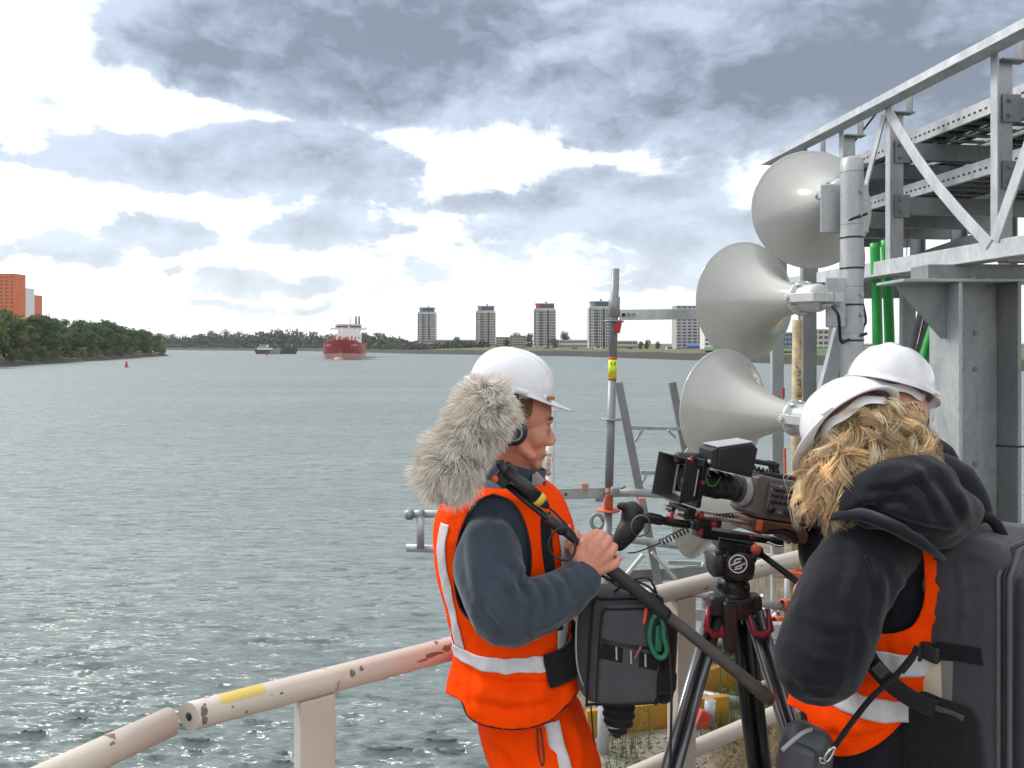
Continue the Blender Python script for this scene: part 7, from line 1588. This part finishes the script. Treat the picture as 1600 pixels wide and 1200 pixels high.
for x in (BKX / 2 - .020, BKX / 2 + .0): ploop(x, BKY / 2 + .002, BKZ / 2 - .004, 0, .0042, .05, PIPEG, 'piping', bo_)
ploop(BKX / 2 - .010, BKY / 2 + .0028, BKZ / 2 - .003, 0, .0026, .05, RUBBER, 'zipper', bo_)
ploop(BKX / 2 + .030, BKY * .43 + .001, BKZ * .44, -.02, .0036, .04, BLACKF, 'piping', fp_); ploop(BKX / 2 + .058, BKY * .35 + .001, BKZ * .33, -.05, .0036, .03, BLACKF, 'piping', fp2)
b = MB(); b.tube(curve([bk(-.06, -.105, BKZ / 2 - .012), bk(-.055, -.10, BKZ / 2 + .026), bk(-.02, -.075, BKZ / 2 + .046), bk(.03, -.045, BKZ / 2 + .036), bk(.05, -.03, BKZ / 2 - .005)], 6), [.012] * 8 + [.014] * 9 + [.012] * 8, 12); b.build('grab_handle', BLACKF, bpk)
b = MB(); b.rbox(bk(-.02, -BKY / 2 - .016, -.165), (.135, .045, .20), .018, BKM, 7, .010); sp_ = fuse(b, .005, 3, folds(.004, 16, (1, 1, .5), 7)).build('side_pocket', BLACKF, bpk)
b = MB(); b.bar(bk(-.072, -BKY / 2 - .037, -.070), bk(.032, -BKY / 2 - .037, -.073), .005, .010, BKM @ V((0, 0, 1))); b.build('pocket_edge', BAGG, sp_)
b = MB(); b.rbox(bk(-.050, -BKY / 2 - .020, .035), (.060, .020, .036), .006, BKM @ Matrix.Rotation(R(8), 3, 'Y'), 4); b.rbox(bk(-.068, -BKY / 2 - .020, .032), (.028, .024, .046), .006, BKM, 4); b.build('buckle', BLACKP, bpk)
b = MB(); b.bar(bk(-.03, -BKY / 2 - .009, .040), bk(.055, -BKY / 2 - .009, .052), .004, .034, BKM @ V((0, 0, 1))); b.build('compression_strap', BLACKF, bpk)
b = MB(); b.prism([bk(x, -BKY / 2 - .012, z) for x, z in ((-.062, .008), (-.022, .020), (-.018, -.085), (-.062, -.068))], BKM @ V((0, .003, 0))); b.build('paper_tag', mat('cream_paper', (.62, .55, .42), .8, 0, .06, 20), bpk)
b = MB(); b.prism([bk(x, -BKY / 2 - .0135, z) for x, z in ((-.021, .020), (.002, .026), (-.001, -.088), (-.017, -.086))], BKM @ V((0, .003, 0))); b.build('tag_sleeve', mat('clear_grey_plastic', (.20, .19, .18), .25), bpk)
for (x, y, z, c) in ((BKX / 2 - .01, -BKY / 2 - .004, -.235, STEEL), (-.03, -.06, BKZ / 2 + .004, BLACKP), (BKX / 2 + .064, -.05, .12, STEEL), (-.06, -BKY / 2 - .006, BKZ / 2 - .075, BLACKP)):
    q = bk(x, y, z); b = MB(); b.tube(curve([q, q + V((-.004, -.012, -.012)), q + V((-.008, -.014, -.034)), q + V((.004, -.012, -.046)), q + V((.010, -.010, -.030)), q + V((.004, -.008, -.008))], 4), .0035, 8); b.build('zip_pull', c, bpk)
# shoulder strap over the hood and lower strap with buckle across the vest
def ribbon(name, pts, w, m_, par, t=.008, up=V((0, -1, 0))):
    ps_ = curve(pts, 8); b = MB(); rr_ = []
    for i, p in enumerate(ps_):
        d = (ps_[min(i + 1, len(ps_) - 1)] - ps_[max(i - 1, 0)]).normalized(); sdv = d.cross(up).normalized() * w / 2; nn = sdv.cross(d).normalized() * t / 2
        rr_.append([p - sdv * .9 - nn, p - sdv - nn * .2, p - sdv * .9 + nn, p + sdv * .9 + nn, p + sdv + nn * .2, p + sdv * .9 - nn])
    b.loft(rr_, True); return b.build(name, m_, par)
ribbon('shoulder_strap', [P(1300, 850, 1.76), P(1294, 822, 1.68), P(1312, 806, 1.60), P(1345, 804, 1.545), P(1395, 822, 1.525), P(1428, 840, 1.53), P(1456, 858, 1.555), P(1476, 874, 1.66)], .030, NAVY, bpk, .014, V((.1, -.6, .8)))
ribbon('lower_strap', [P(1346, 1006, 1.60), P(1366, 1040, 1.595), P(1400, 1075, 1.585), P(1440, 1100, 1.58), P(1470, 1110, 1.60)], .036, BLACKF, bpk, .004)
ribbon('lower_strap', [P(1434, 1010, 1.60), P(1424, 1030, 1.598), P(1408, 1050, 1.596)], .014, BLACKF, bpk, .004)
b = MB(); b.rbox(P(1374, 1046, 1.582), (.032, .012, .026), .004, rotm(V((.7, 0, -.7)), V((0, 1, 0)), V((.7, 0, .7))), 3); b.build('buckle', BLACKP, bpk)
sm = empty('shoulder_bag', P(1250, 1195, 1.62), 'small grey leather shoulder bag at the hip of the operator', 'bag'); LEA = mat('grey_leather', (.060, .064, .074), .45, 0, .15, 18, 160, .3, .001)
SBM = Matrix.Rotation(R(-25), 3, 'Z') @ Matrix.Rotation(R(10), 3, 'Y'); b = MB(); b.rbox(P(1256, 1192, 1.64), (.095, .065, .155), .025, SBM, 6, .006); fuse(b, .004, 3, folds(.003, 14, (1, 1, 1), 4)).build('bag_body', LEA, sm)
b = MB(); b.rbox(P(1246, 1196, 1.605), (.060, .022, .085), .010, SBM, 5, .003); b.build('front_pocket', LEA, sm)
b = MB(); b.tube(curve([P(1268, 1140, 1.62), P(1256, 1144, 1.595), P(1240, 1156, 1.59), P(1222, 1172, 1.595)], 5), .0042, 8); b.build('zipper', LGREYP, sm)
ribbon('strap', [P(1303, 1168, 1.585), P(1330, 1130, 1.578), P(1362, 1090, 1.575), P(1400, 1055, 1.585), P(1436, 1012, 1.60)], .012, BLACKF, sm, .004)
b = MB(); q = P(1297, 1173, 1.585); b.tube(curve([P(1304, 1166, 1.585), P(1296, 1172, 1.58), P(1288, 1184, 1.582), P(1292, 1190, 1.585), P(1300, 1180, 1.585), P(1305, 1167, 1.585)], 4), .0028, 8); b.tube(curve([P(1286, 1186, 1.59), P(1281, 1184, 1.59), P(1282, 1191, 1.59), P(1290, 1192, 1.59)], 4), .0026, 8); b.build('clasp', STEEL, sm)

# ------------------------------------------------------------------ third person behind the operator
TDp = 2.28
thd = empty('person', (P(1440, 0, TDp).x, TDp, 0), 'person in white hard hat and black coat standing behind the operator, mostly hidden', 'person')
t3 = Torso([(1372, 1520, 1080, .15), (1372, 1518, 1000, .155), (1372, 1515, 920, .165), (1375, 1512, 840, .185), (1378, 1508, 780, .18), (1390, 1492, 735, .14), (1405, 1472, 708, .075)], TDp)
H3 = P(1400, 662, 2.2); f3, l3, u3 = hat_axes((.78, .58, -.27), (.2, .05, 1)); M3 = rotm(f3, l3, u3)
def w3(x, y, z): return H3 + f3 * x + l3 * y + u3 * z
b = MB(); head_shape(b, w3, M3); b.limb([w3(-.02, 0, -.06), P(1420, 720, 2.26), P(1430, 750, TDp)], [.056, .056, .07], 16); t3.solid(b, -.03)
b.limb([P(1425, 790, 2.12), P(1420, 900, 2.08), P(1425, 980, 2.10), P(1480, 985, 2.10), P(1530, 975, 2.16)], [.055, .048, .042, .037, .027], 12); b.limb([P(1450, 790, 2.44), P(1450, 900, 2.47), P(1460, 980, 2.44), P(1500, 985, 2.36), P(1535, 972, 2.28)], [.055, .048, .042, .037, .027], 12)
for s in (-1, 1): b.limb([V((P(1440, 0, TDp).x, TDp + s * .085, .86)), V((P(1442, 0, TDp).x, TDp + s * .095, .46)), V((P(1438, 0, TDp).x, TDp + s * .10, .09))], [.085, .055, .042], 12)
hand(b, P(1530, 975, 2.16), [P(1552, 962, 2.155), P(1554, 968, 2.15), P(1555, 975, 2.15), P(1554, 982, 2.155)], [(.012, .02, .0), (.010, .04, -.004), (-.004, .04, -.01)], [P(1535, 962, 2.17), P(1545, 954, 2.185), P(1556, 952, 2.2)])
hand(b, P(1535, 972, 2.28), [P(1556, 960, 2.29), P(1558, 966, 2.29), P(1559, 973, 2.29), P(1558, 980, 2.29)], [(.012, -.02, .0), (.010, -.04, -.004), (-.004, -.04, -.01)], [P(1540, 960, 2.27), P(1550, 953, 2.25), P(1560, 952, 2.24)])
fuse(b, .0048, 3).build('body', SKINW, thd)
b = MB(); t3.solid(b, 0); b.limb([P(1428, 775, 2.16), P(1420, 900, 2.08), P(1425, 980, 2.10), P(1480, 985, 2.10), P(1522, 978, 2.155)], [.08, .07, .064, .055, .042], 18); b.limb([P(1450, 780, 2.40), P(1450, 900, 2.47), P(1460, 980, 2.44), P(1500, 985, 2.36), P(1528, 975, 2.29)], [.08, .07, .064, .055, .042], 18)
b.limb([P(1425, 705, 2.2), P(1450, 702, 2.18), P(1478, 722, 2.2)], [.035, .045, .035], 16); b.limb([P(1430, 692, 2.20), P(1458, 706, 2.18), P(1470, 730, 2.2)], [.025, .030, .03], 16)
fuse(b, .008, 5, lambda p, n: NZ(p)).build('coat', NAVY, thd)
b = MB(); tr3 = Torso([(1370, 1520, 1160, .15), (1370, 1520, 1080, .152), (1374, 1516, 1010, .145)], TDp); tr3.solid(b, .0)
for s in (-1, 1): x0 = P(1442, 0, TDp).x; b.limb([V((x0, TDp + s * .075, .80)), V((x0, TDp + s * .095, .46)), V((x0, TDp + s * .10, .13))], [.125, .10, .085], 18)
fuse(b, .011, 5).build('trousers', BLACKF, thd)
for s in (-1, 1): b = MB(); x0 = P(1440, 0, TDp).x; b.rbox(V((x0 + .06, TDp + s * .1, .055)), (.28, .10, .11), .045); b.build('boot', BLACKP, thd)
b = MB(); b.ell(w3(-.022, 0, .01), (.088, .084, .085), M3, 24, 16); b.ell(w3(-.06, 0, -.055), (.048, .066, .06), M3, 20, 14); b.ell(w3(-.012, -.038, -.018), (.082, .050, .080), M3, 20, 14); dh = fuse(b, .006, 5, lambda p, n: .004 * mnoise.noise(V((p.x * 90, p.y * 90, p.z * 18)))).build('hair', mat('dark_brown_hair', (.035, .018, .014), .45, 0, .3, 90), thd)
hat3 = hard_hat(thd, P(1390, 604, 2.2), f3, u3, .130, .112, .118)
b = MB(); b.prism([w3(.028, -.088, .040), w3(.05, -.086, .040), w3(.030, -.082, -.02), w3(.018, -.083, -.02)], l3 * .003); b.prism([w3(.085, -.06, .045), w3(.10, -.05, .045), w3(.085, -.06, .012), w3(.070, -.066, .006)], l3 * .003); b.build('harness_strap', WHITEQ, hat3)

# ------------------------------------------------------------------ a little river haze
m = bpy.data.materials.new('haze'); m.use_nodes = True; nt = m.node_tree; nt.nodes.clear()
vp = nt.nodes.new('ShaderNodeVolumePrincipled'); vp.inputs['Color'].default_value = (.93, .96, 1, 1); vp.inputs['Density'].default_value = .00008; vp.inputs['Anisotropy'].default_value = .2
ou = nt.nodes.new('ShaderNodeOutputMaterial'); nt.links.new(vp.outputs[0], ou.inputs['Volume'])
b = MB(); b.box((0, 4350, 37.3), (18700, 10600, 95)); tag(b.build('haze', m), kind='stuff')
